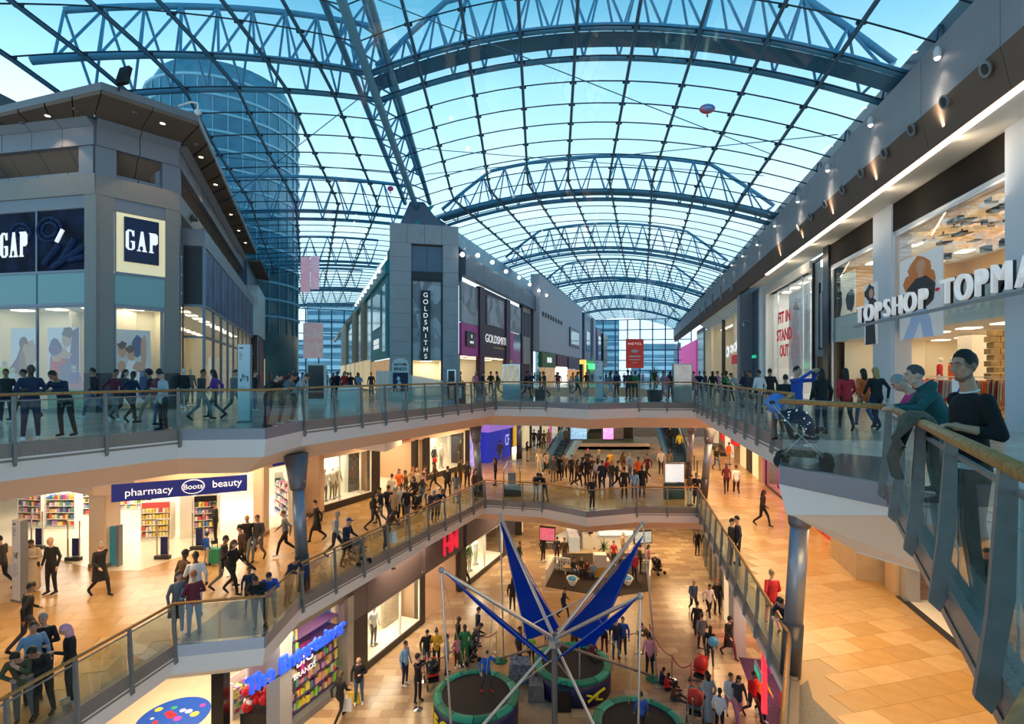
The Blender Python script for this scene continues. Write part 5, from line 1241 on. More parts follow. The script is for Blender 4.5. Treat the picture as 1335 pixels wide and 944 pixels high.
# ------------------------------------------------------------------ ground level, left shops
F0 = Fr((-7.3, 18.2), (.406, 1))
if F0.n.x < 0: F0.n = -F0.n
u0 = F0.u
gl = empty('wall_left', F0.pt(8, 0, Z0), kind='structure', label='dark header band and frames of the ground level shops on the left')
band = mat('header_aubergine', (.10, .08, .10), .35)
for (a, c) in ((447, 477), (477, 549), (553, 603), (607, 662), (662, 690)): box_obj('header_panel', F0, u0(a) + .02, u0(c), -8.25, -6.7, -.25, .05, band, gl)
for (a, c) in ((460, 478), (547, 553), (600, 607), (655, 662)): box_obj('frame_post', F0, u0(a), u0(c), Z0, -8.2, -.3, .06, dark, gl)
for (a, c) in ((478, 547), (607, 655)):
 box_obj('plinth', F0, u0(a), u0(c), Z0, Z0 + .3, -.2, .05, dark, gl)
 box_obj('window_backing', F0, u0(a), u0(c), Z0 + .3, -8.25, -1.3, -1.2, creamlit, gl); box_obj('window_floor', F0, u0(a), u0(c), Z0 + .25, Z0 + .31, -1.2, -.05, litwhite, gl)
 area('window_lamp', F0.pt((u0(a) + u0(c)) / 2, -.6, -8.3), 2.4, .6, 70, WARMW, (0, 0, math.atan2(F0.d.y, F0.d.x)))
window(F0, u0(478), u0(547), Z0 + .3, -8.25, -.02, 'tall cream lit window on the ground level with one mannequin', mullions=(u0(522),), fm=litwhite, t=.05)
window(F0, u0(607), u0(655), Z0 + .3, -8.25, -.02, 'tall cream lit window on the ground level right of the red letters', mullions=(u0(632),), fm=litwhite, t=.05)
box_obj('lattice_panel', F0, u0(547) - .1, u0(524), Z0 + .4, -8.4, -1.1, -1.0, mat('beige_lattice', (.6, .5, .36), .6, noise=.4, nscale=12), gl)
room(F0, u0(553), u0(600), Z0, -8.2, 6, mat('shop_beige_wall', (.62, .42, .28), .6), mat('entrance_floor', (.55, .34, .2), .3), lamp_w, 2, 'inside the ground level clothes shop entrance', w=-.1, power=160)
hm = empty('letter_sign', F0.pt(u0(585), .3, -7.5), label='red shop letters on the dark header of the ground level clothes shop', cat='sign')
redlit = mat('red_lit_letters', (.8, .02, .06), .5, emit=.6)
fit_ = lambda w_, px, z: text('letter', w_, F0, u0(px), z, .12, 1.45, redlit, hm, sx=.8, depth=.1, off=.02)
fit_('H', 580.5, -7.45); fit_('M', 589.5, -7.45); text('letter', '&', F0, u0(585), -7.45, .13, .8, redlit, hm, depth=.1)
ts_ = empty('shopfront', F0.pt(0, 0, Z0), label='toy shop window crowded with bright boxes left of the black post', cat='shopfront')
box_obj('column_panel', F0, u0(362), u0(378), Z0, -7.1, -.5, .1, mat('toy_grey_panel', (.40, .42, .47), .4), ts_)
box_obj('blue_panel', F0, u0(440), u0(455), Z0, -7.1, -1.0, -.9, mat('toy_blue', (.02, .22, .6), .5, emit=.3), ts_)
box_obj('side_post', F0, u0(452), u0(460), Z0, -7.1, -.5, .05, steel, ts_)
box_obj('header', F0, u0(362), u0(460), -7.15, -6.75, -.3, .06, dark, ts_); box_obj('sill', F0, u0(378), u0(452), Z0, Z0 + .25, -.3, .05, greymull, ts_)
box_obj('back_wall', F0, u0(378), u0(452), Z0, -7.1, -2.0, -1.9, mat('toy_lilac', (.55, .45, .6), .5, emit=.1), ts_)
box_obj('poster', F0, u0(398), u0(414), Z0 + 1.3, -8.1, -.4, -.35, mat('toy_poster_purple', (.22, .02, .12), .5), ts_)
text('word', 'BIG', F0, u0(406), -8.6, -.3, .55, signwhite, ts_); text('word', 'BRANDS', F0, u0(406), -9.05, -.3, .28, signwhite, ts_)
box_obj('poster', F0, u0(422), u0(432), Z0 + 1.6, -8.0, -.7, -.65, flat('purple'), ts_); box_obj('poster', F0, u0(415), u0(422), Z0 + 1.3, -8.2, -.6, -.55, mat('poster_teal', (.05, .35, .45), .5), ts_)
toycol = prod_cols + [mat('toy_pink', (.9, .05, .4), .5), mat('toy_yellow', (.95, .8, .05), .5), mat('toy_lime', (.3, .8, .1), .5)]
rd = random.Random(12)
for lv in range(7):
 z = Z0 + .3 + lv * .42
 box_obj('shelf', F0, u0(380), u0(450), z - .03, z, -.9, -.3, flat('purple'), ts_)
 n = 30 if lv < 4 else 12
 for k in range(n):
  if rd.random() < .12: continue
  x = u0(380) + (u0(396 if lv > 3 else 448) - u0(380)) * k / n; h = rd.uniform(.14, .36)
  box_obj('toy_box', F0, x, x + rd.uniform(.09, .16), z, z + h, -.55 - rd.random() * .3, -.32 - rd.random() * .1, toycol[rd.randrange(12)], ts_)
es = empty('letter_sign', F0.pt(-.5, .15, -8), label='long sign of bright blue raised letters over the toy shop', cat='sign')
blet = mat('blue_lit_letters', (.02, .08, .85), .4, emit=.9, ecol=(.02, .1, 1))
FE = Fr.span(tuple(F0.pt(u0(322, .15), .15, 0).xy), tuple(F0.pt(u0(449, .15), .15, 0).xy)); FE.n = F0.n
def wordfit(word, fr, ua, ub, z, h, m, par):
 wid = {'T': .9, 'h': .85, 'e': .85, ' ': .45, 'E': .95, 'n': .85, 't': .6, 'r': .6, 'a': .85, 'i': .42}
 tot = sum(wid.get(c, .85) for c in word); x = 0
 for ch in word:
  a = wid.get(ch, .85)
  if ch != ' ': text('letter', ch, fr, ua + (ub - ua) * (x + a / 2) / tot, z, .0, h, m, par, sx=1.0, depth=.1, off=.025)
  x += a
wordfit('The Entertainer', FE, 0, FE.L, -8.02, .72, blet, es)
rod(FE.pt(0, -.05, -8.3), FE.pt(FE.L, -.05, -8.3), .03, navy, es, 'mounting_bar')
b = MB(); b.prism([(-9.0, 14), (-8.4, 15.5), (-7.5, 17.7), (-9.5, 27), (-19, 27), (-19, 14)], Z0, Z0 + .012); b.build('floor', mat('toy_floor', (.72, .58, .38), .3, noise=.1, nscale=2), kind='structure', label='pale wooden floor of the toy shop')
bx_ = MB(); bx_.box(-20, -9, 26.5, 26.7, Z0, -7); bx_.build('wall_shop', litwhite, kind='structure', label='white back wall of the toy shop')
area('toy_light', (-11.5, 19, -7.3), 4, 4, 350, WARMW)
x, y = -9.55, 16.9
t = empty('pillar', (x, y, Z0), label='black square pillar at the toy shop entrance', cat='pillar'); b = MB(); b.box(x - .2, x + .2, y, y + .4, Z0, -6.7); b.build('shaft', black, t); b = MB(); b.box(x - .24, x + .24, y - .04, y + .44, Z0, Z0 + .2); b.build('foot', dark, t)
rug = empty('floor_sticker', (-11.9, 18.6, Z0 + .013), label='round blue floor sticker with white curved lettering in the toy shop', cat='floor sticker')
b = MB(); b.lathe((-12.0, 18.5, Z0 + .013), [(1.15, 0), (1.15, .01)], 36); b.build('disc', mat('disc_blue', (.01, .08, .42), .4), rug)
rd = random.Random(4)
for (dx, dy, r, c) in ((-.8, .4, .13, 'yellow'), (.65, .15, .15, 'yellow'), (-.3, .5, .1, 'green'), (.65, .65, .1, 'magenta'), (-.45, -.3, .1, 'red'), (.35, -.45, .09, 'green'), (-.3, .2, .14, 'red'), (.35, .3, .12, 'white'), (-.1, .05, .16, 'red'), (.1, .35, .1, 'white'), (.2, -.1, .13, 'magenta'), (-.7, -.1, .06, 'white')):
 b = MB(); b.lathe((-12.0 + dx, 18.5 + dy, Z0 + .024), [(r, 0), (r, .004)], 10); b.build('dot', flat(c), rug)
for i, ch in enumerate('The Entertainer'):
 if ch == ' ': continue
 a = math.radians(218 + i * 7.6)
 cu = bpy.data.curves.new('l', 'FONT'); cu.body = ch; cu.size = .3; cu.extrude = .003; cu.align_x = 'CENTER'
 o = bpy.data.objects.new('l', cu); me = bpy.data.meshes.new_from_object(o); bpy.data.objects.remove(o); me.materials.clear(); me.materials.append(signwhite)
 put(me, 'letter', Matrix.Translation((-12.0 + 1.02 * math.cos(a), 18.5 + 1.02 * math.sin(a), Z0 + .03)) @ Matrix.Rotation(a + PI / 2, 4, 'Z'), rug)
wordfit('iner', Fr((-12.9, 17.5), (1, .1), (0, -1)), 0, 1.4, -9.6 + 1.7, .75, blet, empty('letter_sign', (-12.2, 17.5, -8), label='end of the blue toy shop lettering above the round floor sticker', cat='sign'))
for (px, py, lab) in ((318, 930, 'left of the red toy stand'), (345, 925, 'right of the red toy stand')):
 X, Y = gp(px, py, Z0); shelf_unit(X, Y, 1.2, .9, 1.3, 'low toy rack %s' % lab, z=Z0, seed=50 + px, cols=toycol)
X, Y = gp(336, 950, Z0)
t = empty('toy_display', (X, Y, Z0), label='heap of red toys on a stand in the toy shop entrance', cat='toy display')
b = MB(); b.box(X - .45, X + .45, Y - .3, Y + .3, Z0, Z0 + .7); b.build('stand', dark, t)
for k in range(14):
 b = MB(); b.ball((X + rd.uniform(-.4, .4), Y + rd.uniform(-.25, .25), Z0 + .75 + rd.uniform(0, .6)), rd.uniform(.1, .2), n=7, m=5); b.build('toy', flat('red') if k % 4 else flat('white'), t)
F0R = Fr((8.6, 17.5), (.232, 1))
if F0R.n.x > 0: F0R.n = -F0R.n
ur = F0R.u
grw = empty('wall_right', F0R.pt(5, 0, Z0), kind='structure', label='dark glazed shopfronts on the right of the ground level')
box_obj('header_panel', F0R, -6, 45, -7.6, -6.7, -.4, .02, band, grw)
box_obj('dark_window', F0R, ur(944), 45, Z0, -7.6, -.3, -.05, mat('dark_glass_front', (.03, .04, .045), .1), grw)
for px in (919, 925, 931, 938): box_obj('mullion', F0R, ur(px) - .04, ur(px) + .04, Z0, -7.6, -.05, .04, steel, grw)
box_obj('lit_front', F0R, ur(953), ur(944), Z0, -7.6, -.3, .0, mat('lit_beige', (.85, .68, .42), .5, emit=.6), grw)
box_obj('red_strip', F0R, ur(956), ur(953.5), Z0, -7.0, -.2, .12, mat('neon_red', (.9, .02, .03), .4, emit=2.5), grw)
box_obj('white_pier', F0R, ur(963), ur(956), Z0, -6.7, -.3, .2, mat('pier_grey', (.5, .5, .54), .5), grw)
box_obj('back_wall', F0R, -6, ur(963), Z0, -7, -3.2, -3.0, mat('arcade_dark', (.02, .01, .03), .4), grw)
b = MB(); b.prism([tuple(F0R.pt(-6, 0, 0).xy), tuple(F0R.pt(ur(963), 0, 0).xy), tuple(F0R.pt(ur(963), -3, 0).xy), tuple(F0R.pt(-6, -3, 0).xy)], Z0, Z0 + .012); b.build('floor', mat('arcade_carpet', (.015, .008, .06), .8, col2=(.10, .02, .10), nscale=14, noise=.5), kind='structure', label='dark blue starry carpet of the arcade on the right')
box_obj('neon_strip', F0R, ur(996), ur(994.5), Z0 + .4, -7.2, -.1, .05, mat('neon_red', (.9, .02, .03), .4, emit=2.5), grw)
for i, (u_, w_, c) in enumerate(((3.2, -1.5, 'red'), (4.3, -1.2, 'magenta'), (1.5, -1.0, 'red'))):
 t = empty('arcade_machine', F0R.pt(u_, w_, Z0), label=('red arcade machine at the back of the dark carpet', 'pink arcade machine near the white pier', 'small red arcade machine near the exit sign')[i], cat='arcade machine')
 box_obj('cabinet', F0R, u_ - .3, u_ + .3, Z0, Z0 + 1.3, w_ - .3, w_ + .2, mat('machine_' + c, PR[c], .4, emit=.3), t); box_obj('screen', F0R, u_ - .22, u_ + .22, Z0 + .8, Z0 + 1.2, w_ + .2, w_ + .22, hotpink, t)
ex2 = empty('exit_sign', F0R.pt(ur(988), .5, -8), label='green and white running man exit sign on the ground level right', cat='sign')
box_obj('board', F0R, ur(991.5, .4), ur(984, .4), F0R.z(988, 882, .4), F0R.z(988, 870, .4), .35, .42, white, ex2)
box_obj('green_panel', F0R, ur(991, .4), ur(985, .4), F0R.z(988, 879, .4), F0R.z(988, 873.5, .4), .42, .44, mat('exit_green', (.0, .5, .25), .5, emit=.5), ex2)
area('arcade_glow', F0R.pt(2.5, -.6, -7.8), 3, 1, 25, (1, .15, .2))
# ------------------------------------------------------------------ people
class Fig:
 """a figure made of tapered limbs, joined by a voxel remesh into one continuous skin"""
 def __init__(s): s.b = MB(); s.seg = []
 def limb(s, p1, p2, r1, r2, reg, n=10):
  p1 = Vector(p1); p2 = Vector(p2); d = p2 - p1; L = d.length; u = d.normalized() if L > 1e-6 else Vector((0, 0, 1))
  pts = []; rad = []
  for k in (1, .7, .35): pts.append(p1 - u * r1 * k); rad.append(r1 * math.sqrt(max(0.02, 1 - k * k)))
  pts.append(p1); rad.append(r1); pts.append(p2); rad.append(r2)
  for k in (.35, .7, 1): pts.append(p2 + u * r2 * k); rad.append(r2 * math.sqrt(max(.02, 1 - k * k)))
  s.b.tube(pts, 0, n, rad); s.seg.append((p1, p2, r1, r2, reg))
 def loft(s, secs, reg, side=(1, 0, 0), n=14):
  """secs: list of (centre, rx, ry); rx along side"""
  side = Vector(side).normalized(); vs = []; fs = []; m = len(secs)
  C_ = [Vector(c) for c, _, _ in secs]
  for i, (c, rx, ry) in enumerate(secs):
   d = (C_[min(i + 1, m - 1)] - C_[max(i - 1, 0)]).normalized(); f = d.cross(side).normalized()
   for k in range(n):
    t = 2 * PI * k / n; vs.append(C_[i] + side * rx * math.cos(t) + f * ry * math.sin(t))
  for i in range(m - 1):
   for k in range(n): fs.append((i * n + k, i * n + (k + 1) % n, (i + 1) * n + (k + 1) % n, (i + 1) * n + k))
  fs.append(tuple(range(n - 1, -1, -1))); fs.append(tuple((m - 1) * n + k for k in range(n)))
  s.b.add(vs, fs)
  for i in range(m - 1): s.seg.append((C_[i], C_[i + 1], (secs[i][1] + secs[i][2]) / 2, (secs[i + 1][1] + secs[i + 1][2]) / 2, reg))
 def ball(s, c, rx, ry, rz, reg, q=None):
  s.b.ball(c, rx, ry, rz, 14, 10, q); s.seg.append((Vector(c), Vector(c), (rx + ry + rz) / 3, (rx + ry + rz) / 3, reg))
 def done(s, name, voxel, nslot=4, smooth=1):
  me = s.b.mesh(name + '_src', [])
  o = bpy.data.objects.new('tmp', me); COL.objects.link(o)
  r = o.modifiers.new('r', 'REMESH'); r.mode = 'VOXEL'; r.voxel_size = voxel
  if smooth: sm = o.modifiers.new('s', 'SMOOTH'); sm.iterations = smooth; sm.factor = .5
  dg = bpy.context.evaluated_depsgraph_get()
  m2 = bpy.data.meshes.new_from_object(o.evaluated_get(dg))
  bpy.data.objects.remove(o); bpy.data.meshes.remove(me)
  m2.name = name; m2.materials.clear()
  for k in range(nslot): m2.materials.append(None)
  idx = []
  for p in m2.polygons:
   c = p.center; best = 9; reg = 0
   for (a, b_, ra, rb, rg) in s.seg:
    ab = b_ - a; L2 = ab.length_squared
    t = 0 if L2 < 1e-9 else max(0, min(1, (c - a).dot(ab) / L2))
    d = (c - (a + ab * t)).length - (ra + (rb - ra) * t)
    if d < best: best = d; reg = rg
   if reg == TOP and hasattr(s, 'neck'):
    ln, o, thr = s.neck; v = rx_(c, -ln, o) - o
    if v.z > thr and abs(v.x) < .085: reg = SKIN
   idx.append(reg)
  m2.polygons.foreach_set('material_index', idx); m2.polygons.foreach_set('use_smooth', [True] * len(idx)); m2.update()
  return m2
SKIN, TOP, LEG, SHOE = 0, 1, 2, 3
def rx_(v, a, o=Vector((0, 0, 0))):
 v = Vector(v) - o; c, s = math.cos(a), math.sin(a)
 return Vector((v.x, v.y * c - v.z * s, v.y * s + v.z * c)) + o
POSE = {
 'S': dict(lean=.02, hp=.05, e=[(.25, .04, 1.13), (-.25, .04, 1.13)], w=[(.26, -.06, .88), (-.26, -.05, .88)], k=[(.10, -.01, .49), (-.10, -.03, .49)], a=[(.12, .02, .07), (-.12, .0, .07)]),
 'P': dict(lean=.05, hp=.45, e=[(.25, -.02, 1.13), (-.25, .04, 1.13)], w=[(.08, -.27, 1.20), (-.25, -.06, .88)], k=[(.10, -.01, .49), (-.10, -.03, .49)], a=[(.12, .02, .07), (-.13, .0, .07)]),
 'X': dict(lean=.0, hp=.1, e=[(.27, -.04, 1.12), (-.27, -.04, 1.12)], w=[(-.07, -.22, 1.16), (.07, -.24, 1.11)], k=[(.11, -.01, .49), (-.11, -.01, .49)], a=[(.13, .02, .07), (-.13, .02, .07)]),
 'W': dict(lean=.08, hp=.05, e=[(.24, .16, 1.16), (-.24, -.08, 1.13)], w=[(.22, .14, .90), (-.20, -.28, .99)], k=[(.09, -.22, .52), (-.09, .04, .48)], a=[(.09, -.30, .10), (-.09, .36, .15)]),
 'w': dict(lean=.08, hp=.15, e=[(.24, -.08, 1.13), (-.24, .16, 1.16)], w=[(.20, -.28, .99), (-.22, .14, .90)], k=[(.09, .03, .48), (-.09, -.2, .52)], a=[(.09, .33, .14), (-.09, -.26, .09)]),
 'L': dict(lean=.55, hp=.35, e=[(.24, -.30, 1.16), (-.24, -.30, 1.16)], w=[(.08, -.52, 1.14), (-.10, -.50, 1.14)], k=[(.10, .06, .49), (-.10, -.02, .50)], a=[(.12, .16, .07), (-.11, .04, .07)]),
 'C': dict(lean=.5, hp=.45, e=[(.20, -.36, 1.14), (-.24, -.28, 1.15)], w=[(.04, -.42, 1.34), (-.02, -.48, 1.13)], k=[(.10, .05, .49), (-.10, 0, .50)], a=[(.12, .14, .07), (-.11, .06, .07)]),
 'F': dict(lean=.0, hp=-.15, e=[(.26, -.24, 1.40), (-.26, -.24, 1.40)], w=[(.10, -.44, 1.60), (-.10, -.44, 1.60)], k=[(.11, -.01, .49), (-.11, -.01, .49)], a=[(.13, .02, .07), (-.13, .02, .07)]),
 'B': dict(lean=.12, hp=.25, e=[(.24, -.10, 1.13), (-.24, -.10, 1.13)], w=[(.20, -.36, 1.04), (-.20, -.36, 1.04)], k=[(.10, -.04, .49), (-.10, .0, .49)], a=[(.12, -.08, .07), (-.11, .12, .08)]),
 'G': dict(lean=.15, hp=.3, hip=.12, e=[(.25, -.10, .36), (-.25, -.10, .36)], w=[(.16, -.32, .30), (-.16, -.30, .28)], k=[(.18, -.38, .22), (-.16, -.40, .15)], a=[(.10, -.74, .06), (-.14, -.80, .06)]),
 'M': dict(lean=.05, hp=.1, hip=.47, e=[(.25, -.06, .72), (-.25, -.06, .72)], w=[(.14, -.30, .62), (-.14, -.30, .62)], k=[(.10, -.42, .50), (-.10, -.42, .50)], a=[(.11, -.42, .07), (-.11, -.44, .07)]),
 'J': dict(lean=.1, hp=.2, e=[(.28, -.20, 1.30), (-.28, .06, 1.16)], w=[(.2, -.34, 1.48), (-.30, -.10, .95)], k=[(.15, -.10, .50), (-.12, .06, .48)], a=[(.20, -.04, .08), (-.16, .16, .08)]),
}
POSE['T'] = dict(POSE['S'], coat=.52); POSE['V'] = dict(POSE['W'], coat=.50); POSE['D'] = dict(POSE['P'], coat=.08)
POSE['K'] = dict(POSE['S'], hip=.92)
_fig = {}
def figure(pose):
 if pose in _fig: return _fig[pose]
 P = POSE[pose]; hip = P.get('hip', .93); f = Fig(); o = Vector((0, 0, hip)); ln = P['lean']
 R = lambda x, y, z: rx_((x, y, hip + z), -ln * -1 if False else ln, o) if False else rx_((x, y, hip + z), ln, o)
 f.loft([(R(0, 0, -.10), .12, .09), (R(0, 0, -.04), .165, .115), (R(0, 0, .05), .160, .115), (R(0, 0, .15), .145, .105), (R(0, 0, .28), .155, .115), (R(0, .005, .40), .168, .115), (R(0, .01, .48), .135, .09), (R(0, .01, .52), .07, .06)], TOP)
 sh = [R(.162, .01, .452), R(-.162, .01, .452)]
 f.limb(R(0, .01, .50), R(0, -.01, .60), .055, .052, SKIN)
 hc = R(0, -.02, .60); hp = P['hp']; q = Quaternion((1, 0, 0), ln * .5 + hp)
 head = hc + q @ Vector((0, 0, .095))
 f.ball(head, .079, .097, .114, SKIN, q); f.ball(head + q @ Vector((0, -.032, -.06)), .055, .058, .058, SKIN, q)
 f.limb(head + q @ Vector((0, -.088, .01)), head + q @ Vector((0, -.108, -.022)), .010, .016, SKIN, 6)
 for s in (-1, 1): f.ball(head + q @ Vector((s * .075, .005, -.01)), .012, .02, .03, SKIN, q)
 for i in (0, 1):
  s = 1 if i == 0 else -1; e = Vector(P['e'][i]); w = Vector(P['w'][i])
  f.limb(sh[i], e, .056, .046, TOP); f.limb(e, w, .045, .035, TOP)
  d = (w - e).normalized(); 
  hnd = w + d * .05; f.limb(w, w + d * .075, .028, .036, SKIN)
  sd = d.cross(Vector((0, 0, 1))); sd = sd.normalized() if sd.length > .2 else Vector((1, 0, 0))
  for j in range(4): f.limb(w + d * .09 + sd * (j - 1.5) * .02, w + d * (.155 - abs(j - 1.4) * .01) + sd * (j - 1.5) * .022 + Vector((0, 0, -.015)), .0105, .009, SKIN, 6)
  f.limb(w + d * .03 - sd * .03 * s, w + d * .09 - sd * .055 * s, .012, .010, SKIN, 6)
  k = Vector(P['k'][i]); a = Vector(P['a'][i]); h = Vector((s * .088, 0, hip - .04))
  f.limb(h, k, .092, .062, LEG); f.limb(k, a + Vector((0, 0, .05)), .060, .045, LEG)
  up = (k - a).normalized(); fwd = Vector((0, -1, 0)); 
  if a.z > .12: fwd = Vector((0, -.8, -.6))
  if pose == 'G': fwd = Vector((0, -.4, .9))
  f.limb(a + fwd * -.03 + Vector((0, 0, -.02)), a + fwd * .15 + Vector((0, 0, -.035)), .042, .034, SHOE)
 if 'coat' in P:
  c = P['coat']; f.loft([(R(0, 0, .12), .155, .12), (R(0, 0, -.05), .185, .145), (Vector((0, .0, hip - .25)), .195, .17), (Vector((0, .0, c)), .21, .20)], TOP)
 f.neck = (ln, o, .505)
 me = f.done('body', .017)
 _fig[pose] = (me, head, q)
 return _fig[pose]
_hair = {}
def hair_shell(h, q, ex, c, th, drop=0.0, n=18, m=8, seed=1):
 """hair following a hairline: high over the face, low at the nape"""
 rr = random.Random(seed); vs = []; fs = []; rx, ry, rz = ex
 for lay in (0, 1):
  for k in range(n):
   t = 2 * PI * k / n; ph = .3
   while ph < 2.6:
    y = ry * math.sin(ph) * math.sin(t); zz = rz * math.cos(ph); x = abs(rx * math.sin(ph) * math.cos(t))
    line = .010 - .66 * y - (.035 if -.06 < y < .0 and x > .055 else 0) - drop
    if zz < line: break
    ph += .03
   for i in range(m + 1):
    p2 = ph * i / m; s = 1.0 + (th * (1 - (i / m) ** 2) * rr.uniform(.7, 1.3) * (1 + .8 * max(0, -math.sin(t)) * (i / m)) + .010 if lay == 0 else -.02)
    vs.append(h + q @ (Vector(c) + Vector((rx * s * math.sin(p2) * math.cos(t), ry * s * math.sin(p2) * math.sin(t), rz * s * math.cos(p2)))))
 N = n * (m + 1)
 for lay in (0, 1):
  for k in range(n):
   for i in range(m): fs.append((lay * N + k * (m + 1) + i, lay * N + k * (m + 1) + i + 1, lay * N + (k + 1) % n * (m + 1) + i + 1, lay * N + (k + 1) % n * (m + 1) + i))
 for k in range(n): fs.append((k * (m + 1) + m, (k + 1) % n * (m + 1) + m, N + (k + 1) % n * (m + 1) + m, N + k * (m + 1) + m))
 return vs, fs
def hairmesh(pose, style, colm):
 key = (pose, style, colm.name)
 if key in _hair: return _hair[key]
 _, h, q = figure(pose); b = MB()
 def cap(rx, ry, rz, c, cut, n=14, m=9):
  vs = []; fs = []
  for i in range(m + 1):
   ph = (PI * .5 + cut) * i / m
   for k in range(n):
    t = 2 * PI * k / n; front = max(0, -math.sin(t))
    p2 = ph * (1 - .42 * front * (1 if i else 0)); tp = 1 - .10 * max(0, p2 / 1.57 - .75)
    vs.append(h + q @ (Vector(c) + Vector((rx * tp * math.sin(p2) * math.cos(t), ry * tp * math.sin(p2) * math.sin(t), rz * math.cos(p2)))))
  for i in range(m):
   for k in range(n): fs.append((i * n + k, i * n + (k + 1) % n, (i + 1) * n + (k + 1) % n, (i + 1) * n + k))
  b.add(vs, fs + [tuple((m) * n + k for k in range(n))])
 if style == 'short': b.add(*hair_shell(h, q, (.079, .097, .114), (0, 0, 0), .09))
 elif style == 'long':
  cap(.088, .106, .123, (0, .006, .004), .3)
  p0 = h + q @ Vector((0, .035, .0))
  b.tube([p0 + Vector((0, .01, .03)), p0 + Vector((0, .03, -.08)), p0 + Vector((0, .05, -.19)), p0 + Vector((0, .055, -.31))], 0, 10, [.072, .082, .078, .04])
 elif style == 'bun': cap(.085, .103, .121, (0, .004, .004), .25); b.ball(h + q @ Vector((0, .11, .06)), .05)
 elif style == 'beanie': cap(.087, .107, .135, (0, .004, .004), .02)
 elif style == 'cap': cap(.086, .106, .124, (0, .004, .004), -.05); b.box(h.x - .055, h.x + .055, h.y - .19, h.y - .08, h.z + .03, h.z + .045)
 elif style == 'hood': cap(.10, .12, .135, (0, .015, .0), .6)
 _hair[key] = b.mesh('hair', colm, smooth=True)
 return _hair[key]
_face = {}
def facemesh(pose):
 if pose in _face: return _face[pose]
 _, h, q = figure(pose); b = MB()
 for s in (-1, 1):
  b.ball(h + q @ Vector((s * .031, -.088, .008)), .012, .008, .007, 6, 5, q)
  b.tube([h + q @ Vector((s * .015, -.095, .030)), h + q @ Vector((s * .048, -.082, .030))], .005, 4)
 b.tube([h + q @ Vector((-.022, -.091, -.06)), h + q @ Vector((.022, -.091, -.06))], .005, 4)
 _face[pose] = b.mesh('face_features', mat('face_dark', (.05, .02, .018), .5))
 return _face[pose]
PCOL = dict(black=(.012, .012, .015), navy=(.012, .022, .06), grey=(.16, .17, .19), charcoal=(.05, .05, .06), brown=(.12, .06, .03), tan=(.48, .32, .18), beige=(.60, .48, .36), cream=(.75, .68, .56), white=(.80, .80, .82),
   red=(.60, .02, .03), maroon=(.16, .02, .04), orange=(.85, .16, .03), mustard=(.75, .42, .03), yellow=(.8, .65, .05), green=(.03, .22, .08), olive=(.10, .10, .05), teal=(.02, .30, .32), lime=(.45, .85, .1), blue=(.02, .08, .42), royal=(.01, .12, .60), sky=(.25, .45, .70), denim=(.06, .12, .24), pink=(.80, .30, .42), magenta=(.6, .04, .25), purple=(.16, .05, .30), khaki=(.28, .24, .15), silver=(.42, .45, .48))
HCOL = dict(dark=(.015, .01, .008), brown=(.07, .035, .018), fair=(.45, .28, .10), grey=(.30, .29, .28), ginger=(.35, .10, .03), pink=(.75, .35, .45), red=(.6, .03, .03), blue=(.02, .06, .2), black=(.01, .01, .012), white=(.7, .7, .7), green=(.05, .3, .08))
SCOL = dict(l=(.62, .36, .25), m=(.36, .19, .11), d=(.10, .05, .03))
def cm(pre, D, k): return mat('%s_%s' % (pre, k), D[k], .75 if pre == 'cloth' else .55)
POSET = dict(S='standing', P='looking at a phone', X='standing with folded arms', W='walking', w='striding', L='leaning on the rail', C='leaning with chin on hand', F='holding a phone up', B='pushing a pram', G='sitting on the floor', M='sitting', J='bouncing', T='standing', V='walking', D='standing', K='standing')
used_labels = set()
def person(x, y, z, pose, rz, top, leg, hair, skin, sc, place, grp=None, face=True, shoe='black'):
 me, h, q = figure(pose)
 tc = top.split('_')[0]; lc = leg.split('_')[0]
 st, hc = hair.split('_') if '_' in hair else (hair, 'dark')
 hw = {'short': '%s hair', 'long': 'long %s hair', 'bun': '%s bun', 'beanie': '%s beanie', 'cap': '%s cap', 'hood': '%s hood', 'bald': 'shaved head'}[st]
 hw = hw % hc if '%s' in hw else hw
 kid = 'child' if sc < .85 else 'person'
 lab = '%s in %s, %s, %s %s' % (kid, top.replace('_', ' '), hw, POSET[pose], place)
 if len(lab.split()) > 16: lab = '%s in %s, %s %s' % (kid, top.replace('_', ' '), hw, place)
 if lab in used_labels: lab = '%s in %s and %s, %s %s' % (kid, top.replace('_', ' '), leg.replace('_', ' '), hw, place)
 used_labels.add(lab)
 t = empty('person', (x, y, z), math.radians(rz), label=lab, cat='person', group=grp)
 t.scale = (sc * (.96 if st in ('long', 'bun') else 1), sc, sc)
 def ch(m_, name):
  o = bpy.data.objects.new(name, m_); COL.objects.link(o); o.parent = t; return o
 o = ch(me, 'body')
 for k, m_ in enumerate((cm('skin', SCOL, skin), cm('cloth', PCOL, tc), cm('cloth', PCOL, lc), cm('cloth', PCOL, shoe))):
  o.material_slots[k].link = 'OBJECT'; o.material_slots[k].material = m_
 if st != 'bald': ch(hairmesh(pose, st, cm('hair', HCOL, hc)), {'beanie': 'beanie', 'cap': 'cap', 'hood': 'hood'}.get(st, 'hair'))
 if face: ch(facemesh(pose), 'face_features')
 return t
